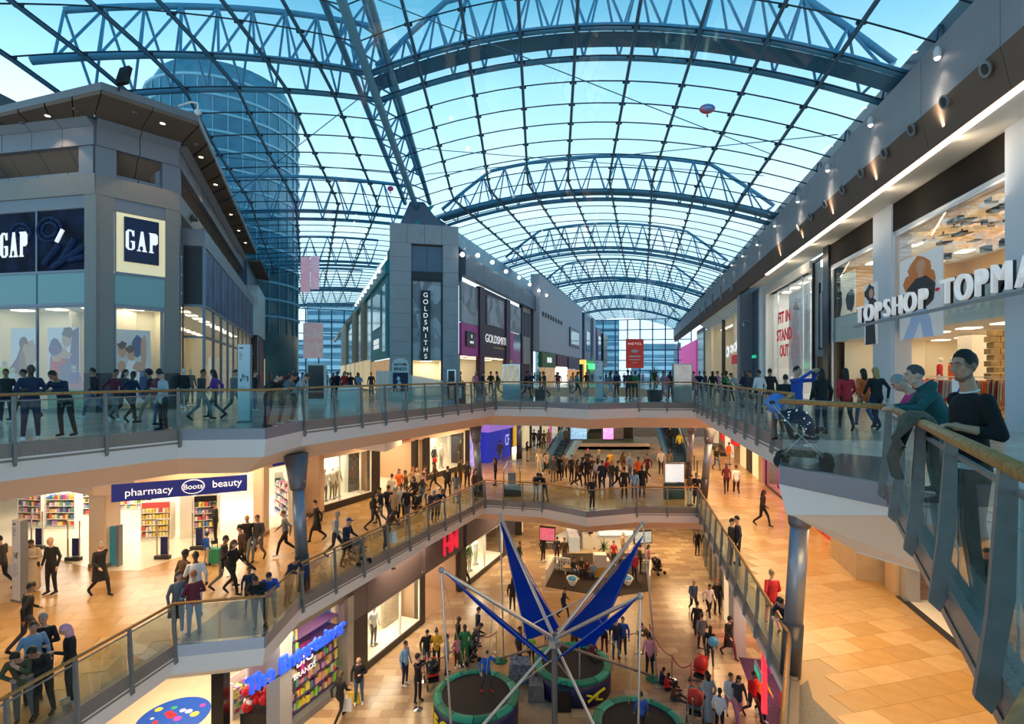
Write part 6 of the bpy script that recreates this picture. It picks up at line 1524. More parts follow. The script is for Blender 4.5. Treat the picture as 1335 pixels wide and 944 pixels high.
TABLE = '''
2 40 574 X 50 navy_suit navy_trousers bald d 1.04|beside the leftmost rail post
2 85 569 L 5 navy_jacket black_trousers short_dark m 1.03|at the far left top rail
2 34 548 V -60 maroon_coat black_trousers short_dark m 1|behind the man in the navy suit
2 8 552 S 30 black_coat navy_trousers short_dark m 1|at the left edge by the window
2 124 546 W -80 black_jacket denim_jeans short_dark m 1.03|passing the first granite column
2 148 549 w 80 maroon_top grey_jeans short_dark m 1|passing right of the granite column
2 161 547 W 90 charcoal_coat black_leggings long_dark l 1|below the four model poster
2 171 551 w 80 navy_jacket black_trousers short_dark d .96|below the poster's right edge
2 197 552 W -60 black_jacket khaki_trousers hood_black m 1|left of the woman in denim
2 206 555 S 160 maroon_coat denim_jeans short_dark m 1|just behind the woman in denim
2 213 561 P -30 silver_jacket black_trousers short_dark l .97|near the second granite column
2 262 548 W 90 charcoal_top grey_trousers short_dark m 1|passing the glazed bay entrance
2 281 545 w -80 purple_jacket charcoal_trousers long_dark m 1|left of the white totem
2 305 541 W 80 grey_coat black_trousers short_dark l 1|just before the white totem
2 332 536 S 120 black_coat denim_jeans short_brown l 1|behind the white totem's right side
2 350 557 L 75 black_vest navy_jeans short_dark l 1.0|in the glass bay, nearest of three
2 368 554 L 85 grey_jacket black_trousers short_dark m 1.0|in the glass bay, middle of three
2 384 550 L 95 silver_hoodie black_trousers short_brown l .98|in the glass bay, farthest of three
2 440 518 S 160 navy_coat black_trousers short_dark m 1|behind the rail left of centre
2 449 519 S 30 red_coat black_trousers long_brown l 1|beside the white podium
2 468 517 X 10 sky_jacket denim_jeans short_brown l .92|left of the white picket kiosk
2 484 516 S 0 charcoal_vest grey_jeans short_brown l .97|touching the picket kiosk's left side
2 561 513 S 200 black_coat black_trousers short_dark m 1|in front of the pylon window
2 569 514 W 100 charcoal_coat denim_jeans short_dark m 1|at the pylon's right leg
2 588 516 S 0 pink_jacket black_leggings beanie_white l 1|by the pylon's dark notice board
2 599 515 W 90 black_top black_trousers short_dark m 1|right of the pink jacketed woman
2 620 515 S 40 pink_coat black_leggings cap_white l 1|before the jewellers pink panel
2 629 516 w 90 navy_coat black_trousers short_dark l 1|before the plum pillar
2 640 515 X 200 black_jacket denim_jeans beanie_black m 1|below the plum shop lettering
2 649 517 W -90 charcoal_jacket tan_trousers short_dark l 1|left of the gold framed screen
2 686 519 W 80 black_jacket navy_jeans short_dark m 1|left of the left potted palm
2 693 514 S 10 navy_coat black_trousers long_dark l 1|behind the left potted palm
2 710 517 w -70 black_coat black_leggings short_dark m 1|right of the left potted palm
2 744 515 S 30 sky_jacket denim_jeans short_brown l .8|seen through the pointed glass bay
2 752 517 w 90 teal_jacket black_trousers short_dark m 1|behind the pointed bay's left glass
2 795 519 W 100 grey_coat sky_jeans long_brown l 1|just right of the white centre totem
2 804 518 S 190 navy_jacket black_trousers short_dark m 1|left of the green jacketed man
2 819 521 X 200 charcoal_coat navy_trousers short_dark l 1.04|in front of the red banner
2 828 520 S 160 green_jacket black_trousers short_dark l 1|right of the red banner
2 866 522 W -60 pink_tracksuit pink_trousers short_brown l 1|beside the right potted palm
2 874 521 S 170 black_coat black_trousers long_dark l 1|left of the silver framed screen
2 903 518 W 90 pink_coat black_leggings bun_brown l 1|right of the silver framed screen
2 912 518 S 150 navy_jacket black_trousers short_dark l 1|at the far right rail corner
2 920 520 w -90 charcoal_coat denim_jeans short_dark m 1|behind the right rail, far end
2 929 521 S 160 black_coat black_trousers long_dark m 1|before the cream shop, left part
2 937 521 W -90 pink_top grey_trousers short_brown l 1|before the cream shop's striped canopy
2 946 524 S 30 black_jacket black_trousers short_dark d 1|before the cream shop's middle window
2 952 525 L -90 green_coat black_trousers short_dark m 1|middle of the right hand rail
2 962 527 L -80 silver_hoodie denim_jeans short_dark l 1|right hand rail, before red lettering
2 971 530 X 200 navy_coat tan_trousers long_brown l 1|before the grey panelled pier
2 979 532 W -90 charcoal_jacket black_trousers short_dark m 1|passing the grey panelled pier
2 990 540 S 190 white_shirt black_trousers short_dark m 1|before the white shop's left edge
2 1004 538 S 170 black_jacket black_trousers short_dark m 1.03|under the red word sign
2 1014 574 L -70 tan_top brown_trousers short_brown l .72|holding the blue balloon
2 1024 560 S 150 black_coat black_trousers short_dark l .9|behind the man taking a photo
2 1039 570 F 25 blue_coat charcoal_trousers short_dark l 1.02|behind the spotted pushchair
2 1071 566 S 175 black_top navy_jeans long_dark l 1.0|right of the spotted pushchair
2 1103 561 W 160 red_top black_leggings long_dark m 1.0|below the two bay shop's left end
2 1127 557 W 170 orange_top denim_jeans long_dark l 1.0|left of the fair haired woman
2 1143 560 w 170 black_top navy_jeans long_fair l 1.02|at the white column's foot
1 43 770 D 10 beige_coat black_leggings short_dark m .97|right of the lower totem sign
1 67 774 S -5 black_shirt black_trousers bald l 1.04|beside the woman in the beige coat
1 2 768 W -90 charcoal_coat black_trousers short_dark l 1|at the very left photo edge
1 130 777 V 70 black_coat black_trousers short_grey l 1|before the cream pharmacy pillar
1 35 850 w 150 black_jacket charcoal_trousers short_dark m 1|behind the group at bottom left
1 57 902 X 20 black_jacket black_trousers beanie_grey l 1|in the bottom left group
1 43 913 S 50 sky_top navy_jeans short_brown l .98|in the bottom left group
1 55 936 L 20 black_top black_trousers short_dark m 1.02|in the bottom left group
1 30 944 C 25 olive_hoodie grey_jeans short_dark l 1.0|at the bottom left rail end
1 92 915 P -40 black_jacket black_leggings long_pink l .98|at the lower left rail
1 240 798 S 160 brown_coat charcoal_trousers cap_black d 1.05|behind the white hooded man
1 255 803 P -150 white_hoodie white_trousers short_dark d 1.06|at the lower left bay's start
1 232 829 S 60 grey_top denim_jeans long_brown l 1.0|with a sky blue shoulder bag
1 253 828 X -130 maroon_jacket denim_jeans short_ginger l .99|facing the woman in grey
1 281 708 P -60 black_coat black_trousers short_dark m 1|inside the pharmacy's right half
1 269 737 S 150 royal_coat beige_trousers hood_blue l .70|beside the green suitcase
1 291 768 W 100 charcoal_coat grey_trousers short_dark m 1|in the walking trio below the pharmacy sign
1 302 775 w 80 black_coat black_leggings long_brown l 1|in the walking trio below the pharmacy sign
1 316 752 W -80 brown_jacket black_trousers short_dark l 1.04|in the walking trio below the pharmacy sign
1 323 732 W 10 black_jacket grey_jeans short_fair l 1|left of the pair before the slim pillar
1 337 731 w 0 charcoal_jacket grey_jeans short_brown l 1|right of the pair before the slim pillar
1 372 724 W -60 grey_coat black_trousers short_brown l 1|just left of the steel column
1 325 797 S 30 navy_coat black_trousers short_dark m .76|at the bay rail
1 338 819 L 10 black_hoodie black_trousers short_dark m .98|at the bay rail
1 352 813 L 20 blue_jacket teal_shorts cap_black l .97|at the bay rail
1 377 790 L 60 navy_jacket charcoal_trousers short_dark m .98|against the steel column
1 413 706 V -60 black_coat black_trousers short_dark l 1|left of the lit clothes window
1 437 726 W 90 silver_coat charcoal_trousers short_grey l 1|before the lit clothes window
1 451 739 B 70 navy_jacket black_trousers cap_blue l 1.03|behind the striped pram
1 504 718 L 60 brown_coat black_trousers long_dark d 1|with a white carrier bag
1 487 691 W 100 black_jacket charcoal_jeans long_dark l 1|left part of the walkway crowd
1 497 684 w -90 navy_coat grey_jeans short_dark m 1|left part of the walkway crowd
1 506 681 W 170 charcoal_jacket denim_jeans short_brown l 1|left part of the walkway crowd
1 514 688 w 170 tan_coat black_trousers short_grey l 1.04|middle of the walkway crowd
1 523 679 S 20 white_shirt black_trousers short_brown l 1|middle of the walkway crowd
1 531 682 W 0 black_jacket grey_jeans short_dark m 1|middle of the walkway crowd
1 541 664 B -30 black_coat black_trousers long_dark l 1|right part of the walkway crowd
1 550 659 w 90 charcoal_coat denim_jeans short_dark l 1|right part of the walkway crowd
1 511 661 S 190 cream_jumper tan_trousers short_dark l 1|in the clothes shop doorway
1 520 652 W 20 orange_jumper black_jeans long_brown l 1|in the clothes shop doorway
1 529 655 S -60 brown_jacket khaki_trousers short_dark m 1|in the clothes shop doorway
1 537 648 w 60 tan_jacket denim_jeans long_ginger l 1|in the clothes shop doorway
1 545 650 W -30 beige_coat black_trousers long_fair l 1|in the clothes shop doorway
1 553 646 S 100 pink_top grey_jeans bun_brown l .98|right of the clothes shop doorway
1 562 683 L 30 charcoal_jacket black_trousers short_grey l 1.02|at the long middle rail
1 571 680 L 40 navy_hoodie black_trousers short_brown l 1.0|at the long middle rail
1 567 640 W -80 brown_coat black_leggings long_brown l 1|before the second clothes window
1 583 648 w 170 black_coat black_trousers short_dark l 1|before the second clothes window
1 594 656 S 190 grey_coat silver_trousers long_dark l 1|carrying a pink bag
1 600 633 S 60 olive_coat brown_trousers short_dark m 1|at the end of the second window
1 609 637 W 10 charcoal_coat black_trousers short_dark m 1|left of the far left column
1 619 652 S 60 brown_jacket black_trousers long_brown l 1|leaning by the far left column
1 646 633 S -90 black_coat black_trousers long_dark l 1|before the blue shopfront
1 652 603 W 170 charcoal_jacket grey_trousers short_dark m 1|at the blue shopfront door
1 696 584 W 170 black_coat black_trousers short_dark l 1|left of the left escalator
1 702 585 w 170 charcoal_coat navy_trousers long_dark l 1|left of the left escalator
1 709 585 S 20 brown_jacket black_trousers short_brown l 1|left of the left escalator
1 715 583 W 0 tan_coat grey_trousers long_brown l 1|left of the left escalator
1 687 601 S 90 black_top tan_trousers long_dark l .9|beside the glass display case
1 699 653 L 10 charcoal_jacket khaki_trousers short_dark m 1|at the far rail, left of pair
1 710 654 L -40 navy_top grey_jeans long_dark l .98|at the far rail, right of pair
1 703 618 S 150 cream_coat cream_trousers long_fair l 1|in the gap before the escalator
1 712 620 W 30 beige_jacket black_trousers long_brown l 1|in the gap before the escalator
1 721 628 S 10 grey_coat khaki_trousers short_dark l 1|at the foot of the left escalator
1 729 627 T 190 black_coat black_trousers short_dark m 1|at the foot of the left escalator
1 736 625 S 180 tan_coat black_trousers short_brown l 1.02|at the foot of the left escalator
1 745 628 S 30 charcoal_jacket navy_jeans short_dark l 1|in the waiting crowd, left side
1 752 636 W 60 brown_coat black_trousers long_dark l 1|in the waiting crowd, left side
1 758 633 w 90 black_jacket charcoal_jeans short_dark d 1.03|in the waiting crowd, left side
1 765 631 S 200 navy_coat black_trousers long_brown l 1|in the waiting crowd, left side
1 772 629 X 10 olive_jacket grey_trousers short_brown l 1|in the waiting crowd, middle
1 772 664 P 30 black_coat black_trousers short_brown l 1.0|at the pointed bay glass
1 779 634 S 180 white_top black_trousers long_dark l 1|in the waiting crowd, middle
1 785 639 X 170 navy_jacket navy_trousers short_dark m 1.03|in the waiting crowd, middle
1 791 632 W 30 red_coat black_trousers long_brown l 1|in the waiting crowd, middle
1 797 637 S 20 olive_coat grey_trousers short_grey l 1|in the waiting crowd, middle
1 804 638 w 70 charcoal_jacket black_trousers short_dark l 1|in the waiting crowd, right side
1 814 650 S 175 black_coat black_trousers short_dark m 1.02|with a dark backpack near the glass bay
1 827 650 S 170 sky_jacket denim_jeans long_brown l .95|in front of the far glass bay
1 832 634 S 0 orange_jumper black_trousers short_dark m 1.05|in the waiting crowd, right side
1 837 648 T 170 black_coat black_trousers bald d 1.04|right of the sky jacketed woman
1 821 624 S 40 sky_shirt denim_jeans short_grey l 1|behind the orange jumper man
1 844 626 W -60 maroon_jacket black_trousers short_dark l 1|behind the orange jumper man
1 812 622 S 120 brown_jacket tan_trousers long_brown l 1|in the back of the waiting crowd
1 796 620 W -40 mustard_coat black_trousers short_dark l 1|in the back of the waiting crowd
1 780 619 S 60 grey_coat black_trousers short_fair l 1|in the back of the waiting crowd
1 766 618 X 10 black_jacket black_trousers beanie_red l 1|in the back of the waiting crowd
1 862 618 S 180 white_shirt black_trousers short_brown l 1.02|stepping onto the right escalator
1 872 617 S 175 khaki_top denim_jeans long_brown l .98|stepping onto the right escalator
1 899 659 P 30 brown_coat white_trousers long_brown l .97|at the far right rail corner
1 908 659 T -30 black_coat black_trousers short_dark m 1|at the far right rail corner
1 934 613 W 10 black_jacket denim_jeans short_dark l 1|in the far right walkway
1 950 606 S 20 orange_top tan_trousers short_dark m 1|in the far right walkway
1 947 643 w 160 maroon_coat black_trousers long_brown l 1|left of the white hooded walker
1 960 646 W 165 white_hoodie black_trousers short_dark m 1.0|mid walkway on the right
1 994 686 W 40 black_jacket black_leggings long_dark d .97|in the magenta light patch
1 953 738 S 60 black_coat black_trousers short_dark l 1|hugging pair at the right rail
1 962 737 S -100 charcoal_coat black_trousers beanie_black l 1.03|hugging pair at the right rail
1 1007 820 W 170 red_top pink_trousers bun_fair l .93|behind the man leaning in black
1 1030 862 L -60 black_jacket black_trousers short_dark l 1.02|at the near end of the right rail
0 443 941 W 160 black_jacket black_leggings long_brown l 1|with a white carrier bag
0 468 918 P 10 black_top denim_jeans bald l 1.03|by the black post with a yellow bag
0 528 893 S 60 sky_top navy_trousers short_dark m 1|outside the cream lit window
0 545 915 F 60 black_jacket black_trousers hood_black l 1.03|filming beside the rope barrier
0 556 874 P 30 black_top denim_jeans short_dark l 1|left behind the red trimmed pram
0 569 873 P 10 mustard_jumper black_trousers bun_brown l 1|behind the red trimmed pram
0 582 878 S 80 silver_top denim_jeans long_dark l .92|right of the red trimmed pram
0 597 858 T 100 black_coat black_trousers bald d 1.03|left of the bungee frame's left leg
0 606 868 S 10 green_dress green_trousers short_dark d 1|beside the pink child
0 596 870 S 30 pink_jacket brown_trousers long_dark m .78|beside the woman in green
0 615 862 L 90 charcoal_jacket grey_trousers short_dark m 1|bending over a black pram
0 623 842 S 100 navy_top denim_jeans short_dark l 1|right of the bending man
0 668 798 S 170 black_coat charcoal_trousers long_dark l 1|near the second lit ground window
0 682 788 W 20 navy_jacket black_trousers short_dark m 1|near the second lit ground window
0 677 868 S 60 charcoal_jacket maroon_trousers short_dark m .95|with a red wheeled bag
0 691 850 S 10 black_coat black_trousers long_dark l 1.03|left of the first blue sail
0 693 864 K 0 lime_vest black_trousers beanie_green l .70|in front of the black coated woman
0 708 732 S 40 black_coat black_trousers short_dark d 1.02|left of the tilted red screen
0 726 734 P 10 charcoal_jacket brown_trousers short_dark l 1|under the tilted red screen
0 736 736 S -20 brown_jacket grey_trousers short_dark l 1|under the tilted red screen
0 735 806 w 90 navy_top navy_trousers short_dark m .9|below the white picket fence
0 719 860 S 0 blue_coat grey_trousers short_brown l 1|seen through the first blue sail
0 749 857 X 10 brown_coat brown_trousers bald l 1|between the two raised sails
0 769 857 D 0 grey_coat black_trousers beanie_black l 1|between the two raised sails
0 788 853 S -10 black_jacket maroon_trousers beanie_red l .9|between the two raised sails
0 803 858 S 0 navy_jacket denim_jeans short_dark l 1|seen through the second blue sail
0 812 856 S -20 blue_jacket charcoal_trousers short_brown l 1|seen through the second blue sail
0 848 862 L -100 brown_jacket black_trousers short_brown l 1|bending at the rope barrier
0 847 880 S 170 pink_top black_trousers short_dark m .98|with a purple backpack by the barrier
0 862 892 G 100 navy_jacket black_trousers short_dark d .72|by the right trampoline
0 868 899 G 80 red_jacket black_trousers short_dark d .72|by the right trampoline
0 877 912 G 60 brown_jacket charcoal_trousers long_dark d .8|by the right trampoline
0 904 800 W 0 denim_jacket black_trousers short_grey l 1|beside the white shirted walker
0 924 806 w 10 white_shirt black_trousers short_dark m 1|in the right aisle
0 935 800 S 0 black_top black_trousers short_ginger l 1.02|by the dark shop windows
0 909 834 V 160 black_coat black_trousers short_dark l 1|walking down the right aisle
0 915 852 W 170 grey_jacket charcoal_trousers short_brown l 1|behind the red pushchair
0 926 868 S 150 black_jacket charcoal_trousers long_dark m .95|pushing the red pushchair
0 950 857 V 20 black_dress maroon_trousers hood_black l 1.03|at the arcade carpet's edge
0 924 941 D 190 silver_coat black_trousers long_dark m 1|beside the second red pushchair
0 951 940 W 10 white_top pink_trousers short_brown l 1|left of the pair at bottom right
0 962 944 w 0 charcoal_jacket pink_trousers long_brown l 1|right of the pair at bottom right
0 981 938 W 20 red_jacket charcoal_trousers short_dark m 1|under the green exit sign
0 992 936 w 20 yellow_top black_trousers long_brown l .97|under the green exit sign
0 938 958 S 140 white_top black_trousers short_dark d .9|at the bottom edge near the prams
0 909 724 S 10 black_jacket black_trousers short_dark m 1|before the far dark window
0 748 752 M 20 charcoal_top denim_jeans long_dark l .95|on the play kiosk bench
0 758 750 M 0 brown_top black_trousers long_brown l .95|on the play kiosk bench
0 765 752 M 30 maroon_top grey_jeans short_brown l .8|on the play kiosk bench
0 774 753 M -20 sky_top denim_jeans short_fair l .75|on the play kiosk bench
0 827 758 S 200 red_coat navy_trousers short_dark l 1|behind the second sail's tip pole
0 811 759 S 30 black_jacket black_trousers short_brown l .95|behind the second sail
0 834 747 S 100 charcoal_coat black_trousers short_dark l 1|at the picket fence's right end
0 845 745 S 60 pink_coat black_trousers long_brown l .95|beside the black pram with red hood
0 800 737 S 10 red_top black_trousers short_dark l .9|inside the play kiosk
0 812 728 S 60 tan_top black_trousers short_grey l 1|inside the play kiosk
0 770 714 W 20 black_coat charcoal_trousers short_dark l 1|beyond the play kiosk
0 677 742 S 60 charcoal_jacket black_trousers short_dark m 1|by the third lit ground window
0 606 765 W 60 brown_jacket black_trousers short_ginger l 1|at the ground clothes shop entrance
'''
LZ = {'2': Z2, '1': Z1, '0': Z0}
for line in TABLE.strip().split('\n'):
 a, place = line.split('|'); lv, px, py_, pose, rz, top, leg, hair, skin, sc = a.split()
 px = float(px); py_ = float(py_); z = LZ[lv]; sc = float(sc)
 x, y = gp(px, py_, z + .01)
 g = {'2': 'people on the top level', '1': 'people on the middle level', '0': 'people on the ground level'}[lv]
 person(x, y, z + .01, pose, float(rz), top, leg, hair, skin, sc, place, g, shoe='white' if hash(place) % 5 == 0 and False else ('white' if (int(px) % 4 == 0) else 'black'))
for (f, dx, pose, rz, top, leg, hair, skin, sc, place) in ((.10, .3, 'S', 180, 'yellow_top', 'black_trousers', 'short_dark', 'm', 1, 'lowest on the right escalator'), (.18, -.3, 'S', 180, 'black_coat', 'black_trousers', 'short_dark', 'l', 1, 'low on the right escalator'), (.30, .2, 'S', 180, 'grey_jacket', 'charcoal_trousers', 'short_brown', 'l', 1, 'halfway up the right escalator'), (.42, -.1, 'S', 180, 'charcoal_coat', 'black_trousers', 'long_dark', 'l', 1, 'high on the right escalator'), (.5, .3, 'S', 180, 'black_jacket', 'black_trousers', 'beanie_red', 'l', 1, 'highest on the right escalator')):
 x0, y0 = gp(884, 606, Z1); person(x0 + 1.2 * f + dx, y0 + 10 * f, Z1 + 4.9 * f + .2, pose, rz, top, leg, hair, skin, sc, place, 'people on the escalators', False)
for (f, dx, top, place) in ((.2, .2, 'charcoal_jacket', 'low on the left escalator'), (.38, -.2, 'maroon_jacket', 'halfway up the left escalator'), (.55, .1, 'black_coat', 'high on the left escalator')):
 x0, y0 = gp(722, 612, Z1); person(x0 + 4.6 * f + dx, y0 + 9.5 * f, Z1 + 4.9 * f + .2, 'S', 150, top, 'black_trousers', 'short_dark', 'l', 1, place, 'people on the escalators', False)
rc = random.Random(21); tops = ['black', 'navy', 'charcoal', 'grey', 'maroon', 'brown', 'tan', 'red', 'green', 'white', 'pink', 'sky', 'olive', 'cream', 'blue', 'denim']
gar = ['coat', 'jacket', 'jumper', 'hoodie', 'top']; hs = ['short_dark', 'long_dark', 'short_brown', 'long_brown', 'beanie_grey', 'short_fair', 'bun_dark']
for (n, pa, pb, ya, yb, place) in ((18, 352, 470, 30, 62, 'in the distant crowd of the left mall'), (26, 655, 780, 45, 95, 'in the distant crowd along the right mall shops'), (14, 785, 905, 42, 90, 'in the distant crowd before the glass end wall')):
 for k in range(n):
  px = pa + (pb - pa) * (k + rc.random() * .8) / n; Y = rc.uniform(ya, yb); X = (px - CX) * Y / FPX
  tp = rc.choices(tops, [5, 4, 4, 3, 2, 2, 2, 1, 1, 1, 1, 1, 1, 1, 1, 2])[0] + '_' + rc.choice(gar)
  person(X, Y, .01, rc.choice('SWwPSX'), rc.choice((0, 180, 160, 20, -20, 90)), tp, rc.choice(('black_trousers', 'denim_jeans', 'grey_trousers', 'navy_jeans')), rc.choice(hs), rc.choice('llmd'), rc.uniform(.95, 1.04), place, 'distant crowd on the top level', False)
# ------------------------------------------------------------------ the two men at the near rail
def hero(P, name='body'):
 """detailed figure with fingers, jaw, brow, lips; P as in POSE plus skin forearms"""
 hip = P['hip']; f = Fig(); o = Vector((0, 0, hip)); ln = P['lean']
 R = lambda x, y, z: rx_((x, y, hip + z), ln, o)
 f.loft([(R(0, 0, -.12), .13, .10), (R(0, 0, -.04), .165, .118), (R(0, 0, .04), .160, .118), (R(0, -.005, .14), .150, .112), (R(0, -.005, .27), .170, .122), (R(0, .005, .38), .185, .120), (R(0, .012, .445), .160, .098), (R(0, .018, .480), .085, .066)], TOP, n=20)
 if P.get('hood'): f.loft([(R(.09, .05, .48), .06, .05), (R(.05, .10, .50), .06, .055), (R(-.05, .10, .50), .06, .055), (R(-.09, .05, .48), .06, .05)], TOP, side=(0, 0, 1))
 sh = [R(.178, .012, .435), R(-.178, .012, .435)]
 f.limb(R(0, .012, .475), R(0, -.012, .60), .061, .055, SKIN, 14)
 hc = R(0, -.02, .60); q = Quaternion((0, 0, 1), math.radians(P.get('turn', 0))) @ Quaternion((1, 0, 0), ln * .4 + P['hp'])
 hd = hc + q @ Vector((0, 0, .10)); V = lambda x, y, z: hd + q @ Vector((x, y, z))
 f.ball(V(0, .012, .02), .076, .094, .098, SKIN, q); f.ball(V(0, -.02, -.035), .060, .066, .078, SKIN, q)
 f.ball(V(0, -.045, -.088), .032, .030, .028, 4, q)
 f.limb(V(-.05, -.005, -.065), V(-.022, -.05, -.090), .022, .022, 4); f.limb(V(.05, -.005, -.065), V(.022, -.05, -.090), .022, .022, 4)
 f.limb(V(0, -.084, .018), V(0, -.112, -.022), .009, .015, SKIN, 8); f.ball(V(0, -.100, -.028), .018, .012, .010, SKIN, q)
 for s in (-1, 1):
  f.limb(V(s * .012, -.086, .032), V(s * .048, -.072, .030), .010, .009, SKIN, 6)
  f.ball(V(s * .045, -.062, -.015), .022, .018, .018, SKIN, q)
  f.ball(V(s * .078, .010, -.012), .010, .020, .032, SKIN, q)
 f.limb(V(-.02, -.083, -.056), V(.02, -.083, -.056), .008, .008, 5, 6)
 for i in (0, 1):
  s = 1 if i == 0 else -1; e = Vector(P['e'][i]); w = Vector(P['w'][i])
  f.limb(sh[i], e, .062, .050, TOP, 14); d = (w - e).normalized()
  cuff = e.lerp(w, P.get('cuff', .92)); f.limb(e, cuff, .049, .040, TOP, 14); f.limb(cuff, w, .036, .028, SKIN, 12)
  dn = Vector(P.get('palm', (0, 0, -1))); sd = d.cross(dn).normalized()
  f.limb(w, w + d * .03, .029, .034, SKIN, 10); f.loft([(w + d * .0, .030, .020), (w + d * .05, .042, .018), (w + d * .09, .044, .016)], SKIN, side=sd)
  for j in range(4):
   L = (.062, .074, .070, .055)[j]; b0 = w + d * .088 + sd * (j - 1.5) * .0215
   k1 = b0 + d * L * .5 + dn * .010; k2 = k1 + (d * .5 + dn * .85).normalized() * L * .5
   f.limb(b0, k1, .0098, .009, SKIN, 8); f.limb(k1, k2, .009, .0078, SKIN, 8)
  b0 = w + d * .03 - sd * s * .030; k1 = b0 + (d * .6 - sd * s * .75).normalized() * .042; f.limb(b0, k1, .0135, .011, SKIN, 8); f.limb(k1, k1 + (d + dn * .3).normalized() * .032, .011, .009, SKIN, 8)
  k = Vector(P['k'][i]); a = Vector(P['a'][i]); h = Vector((s * .09, .0, hip - .05))
  f.limb(h, k, .096, .064, LEG, 14); f.limb(k, k.lerp(a, .35), .063, .066, LEG, 14); f.limb(k.lerp(a, .35), a + Vector((0, 0, .05)), .066, .044, LEG, 14)
  f.limb(a + Vector((0, .045, -.02)), a + Vector((0, -.05, -.012)), .046, .046, SHOE, 12); f.limb(a + Vector((0, -.05, -.02)), a + Vector((0, -.16, -.035)), .044, .034, SHOE, 12)
 f.neck = (ln, o, .56 if P.get('hood') else .492)
 return f.done(name, .0095, 6, 2), hd, q, R
def hero_obj(P, x, y, z, rz, mats, label, hairm, group):
 me, hd, q, R = hero(P)
 t = empty('person', (x, y, z), math.radians(rz), label=label, cat='person', group=group)
 def ch(m_, name):
  o = bpy.data.objects.new(name, m_); COL.objects.link(o); o.parent = t; return o
 for k, m_ in enumerate(mats): me.materials[k] = m_
 qi = q.inverted()
 for p_ in me.polygons:
  if p_.material_index in (0, 4):
   v = qi @ (p_.center - hd)
   if v.length < .16 and v.y > -.05 and v.z > -.03 - .66 * v.y and v.z > -.06: p_.material_index = 4
 ch(me, 'body'); V = lambda a, b_, c: hd + q @ Vector((a, b_, c))
 for s in (-1, 1):
  b = MB(); b.ball(V(s * .030, -.079, .010), .0085, .0075, .0050, 10, 7, q); ch(b.mesh('eye', mat('eye_white', (.42, .38, .35), .4), True), 'eye')
  b = MB(); b.ball(V(s * .030, -.0850, .010), .0046, .0026, .0048, 8, 6, q); ch(b.mesh('iris', mat('iris_dark', (.03, .015, .01), .2), True), 'iris')
  b = MB(); b.tube([V(s * .013, -.098, .032), V(s * .034, -.093, .038), V(s * .052, -.080, .032)], .0036, 6); ch(b.mesh('eyebrow', mats[4] if False else hairm, True), 'eyebrow')
 b = MB(); b.add(*hair_shell(hd, q, (.0765, .0945, .0985), (0, .012, .02), P.get('ht', .10), .0, 36, 14, 4)); ch(b.mesh('hair', hairm, True), 'hair')
 return t, ch, R, hd, q
sk1 = mat('skin_olive', (.50, .27, .16), .5, noise=.12, nscale=20); st1 = mat('stubble', (.26, .145, .095), .6, noise=.3, nscale=80); lp1 = mat('lips', (.42, .17, .13), .5)
HB = dict(hip=.96, lean=.04, hp=.12, turn=14, cuff=.5, e=[(.245, .06, 1.15), (-.25, .10, 1.16)], w=[(.17, -.19, 1.20), (-.25, .05, .92)], k=[(.10, -.03, .50), (-.11, -.02, .50)], a=[(.12, .02, .075), (-.16, .10, .075)])
blk = mat('black_jumper', (.008, .008, .010), .9, noise=.4, nscale=30, bump=.1); trs = mat('ripped_trousers', (.07, .055, .03), .85, noise=.8, nscale=7, col2=(.012, .014, .018)); shoeo = mat('olive_trainer', (.11, .09, .035), .8, noise=.3, nscale=60)
hx, hy = 3.52, 4.0
t, ch, R, hd, q = hero_obj(HB, hx, hy, .0, -98, [sk1, blk, trs, shoeo, st1, lp1], 'man in a black jumper and olive trainers standing at the near wooden rail', mat('hair_black_short', (.012, .009, .008), .7, noise=.4, nscale=90), 'people on the top level')
t.scale = (.9, .9, 1)
def ring(R, z0, z1, rx, ry, m_, name, ch):
 b = MB(); n = 24; vs = []
 for z in (z0, z1):
  for k in range(n):
   a = 2 * PI * k / n; vs.append(R(rx * math.cos(a), ry * math.sin(a), z))
 b.add(vs, [(k, (k + 1) % n, n + (k + 1) % n, n + k) for k in range(n)] + [tuple(range(n))]); ch(b.mesh(name, m_, True), name)
ring(R, -.075, -.03, .180, .136, signwhite if False else mat('tee_white', (.75, .75, .75), .8), 'tee_hem', ch)
ring(R, -.04, .03, .178, .134, blk, 'jumper_hem', ch)
b = MB(); b.tube([R(.066 * math.cos(a), .008 + .062 * math.sin(a), .505 + .012 * math.sin(a)) for a in [2 * PI * k / 16 for k in range(17)]], .007, 6); ch(b.mesh('neckline', mat('tee_white', (.75, .75, .75), .8), True), 'neckline')
for i in (0, 1):
 a = Vector(HB['a'][i]); b = MB(); b.lathe((0, 0, 0), [(.05, 0), (.054, .01), (.054, .03), (.048, .036)], 16); vs = [Vector((v[0] * 1.02 + a.x, v[1] * 2.75 + a.y - .055, v[2] + a.z - .072)) for v in b.v]; b2 = MB(); b2.add(vs, b.f); ch(b2.mesh('sole', mat('sole_white', (.8, .8, .78), .6), True), 'sole')
HG = dict(hip=.97, lean=.52, hp=-.05, turn=0, cuff=.9, hood=True, e=[(.23, -.34, 1.19), (-.23, -.30, 1.19)], w=[(.07, -.54, 1.17), (-.09, -.52, 1.18)], k=[(.10, .04, .50), (-.11, -.06, .52)], a=[(.12, .22, .075), (-.11, -.02, .075)])
grn = mat('teal_hoodie', (.012, .10, .105), .85, noise=.25, nscale=20, bump=.1)
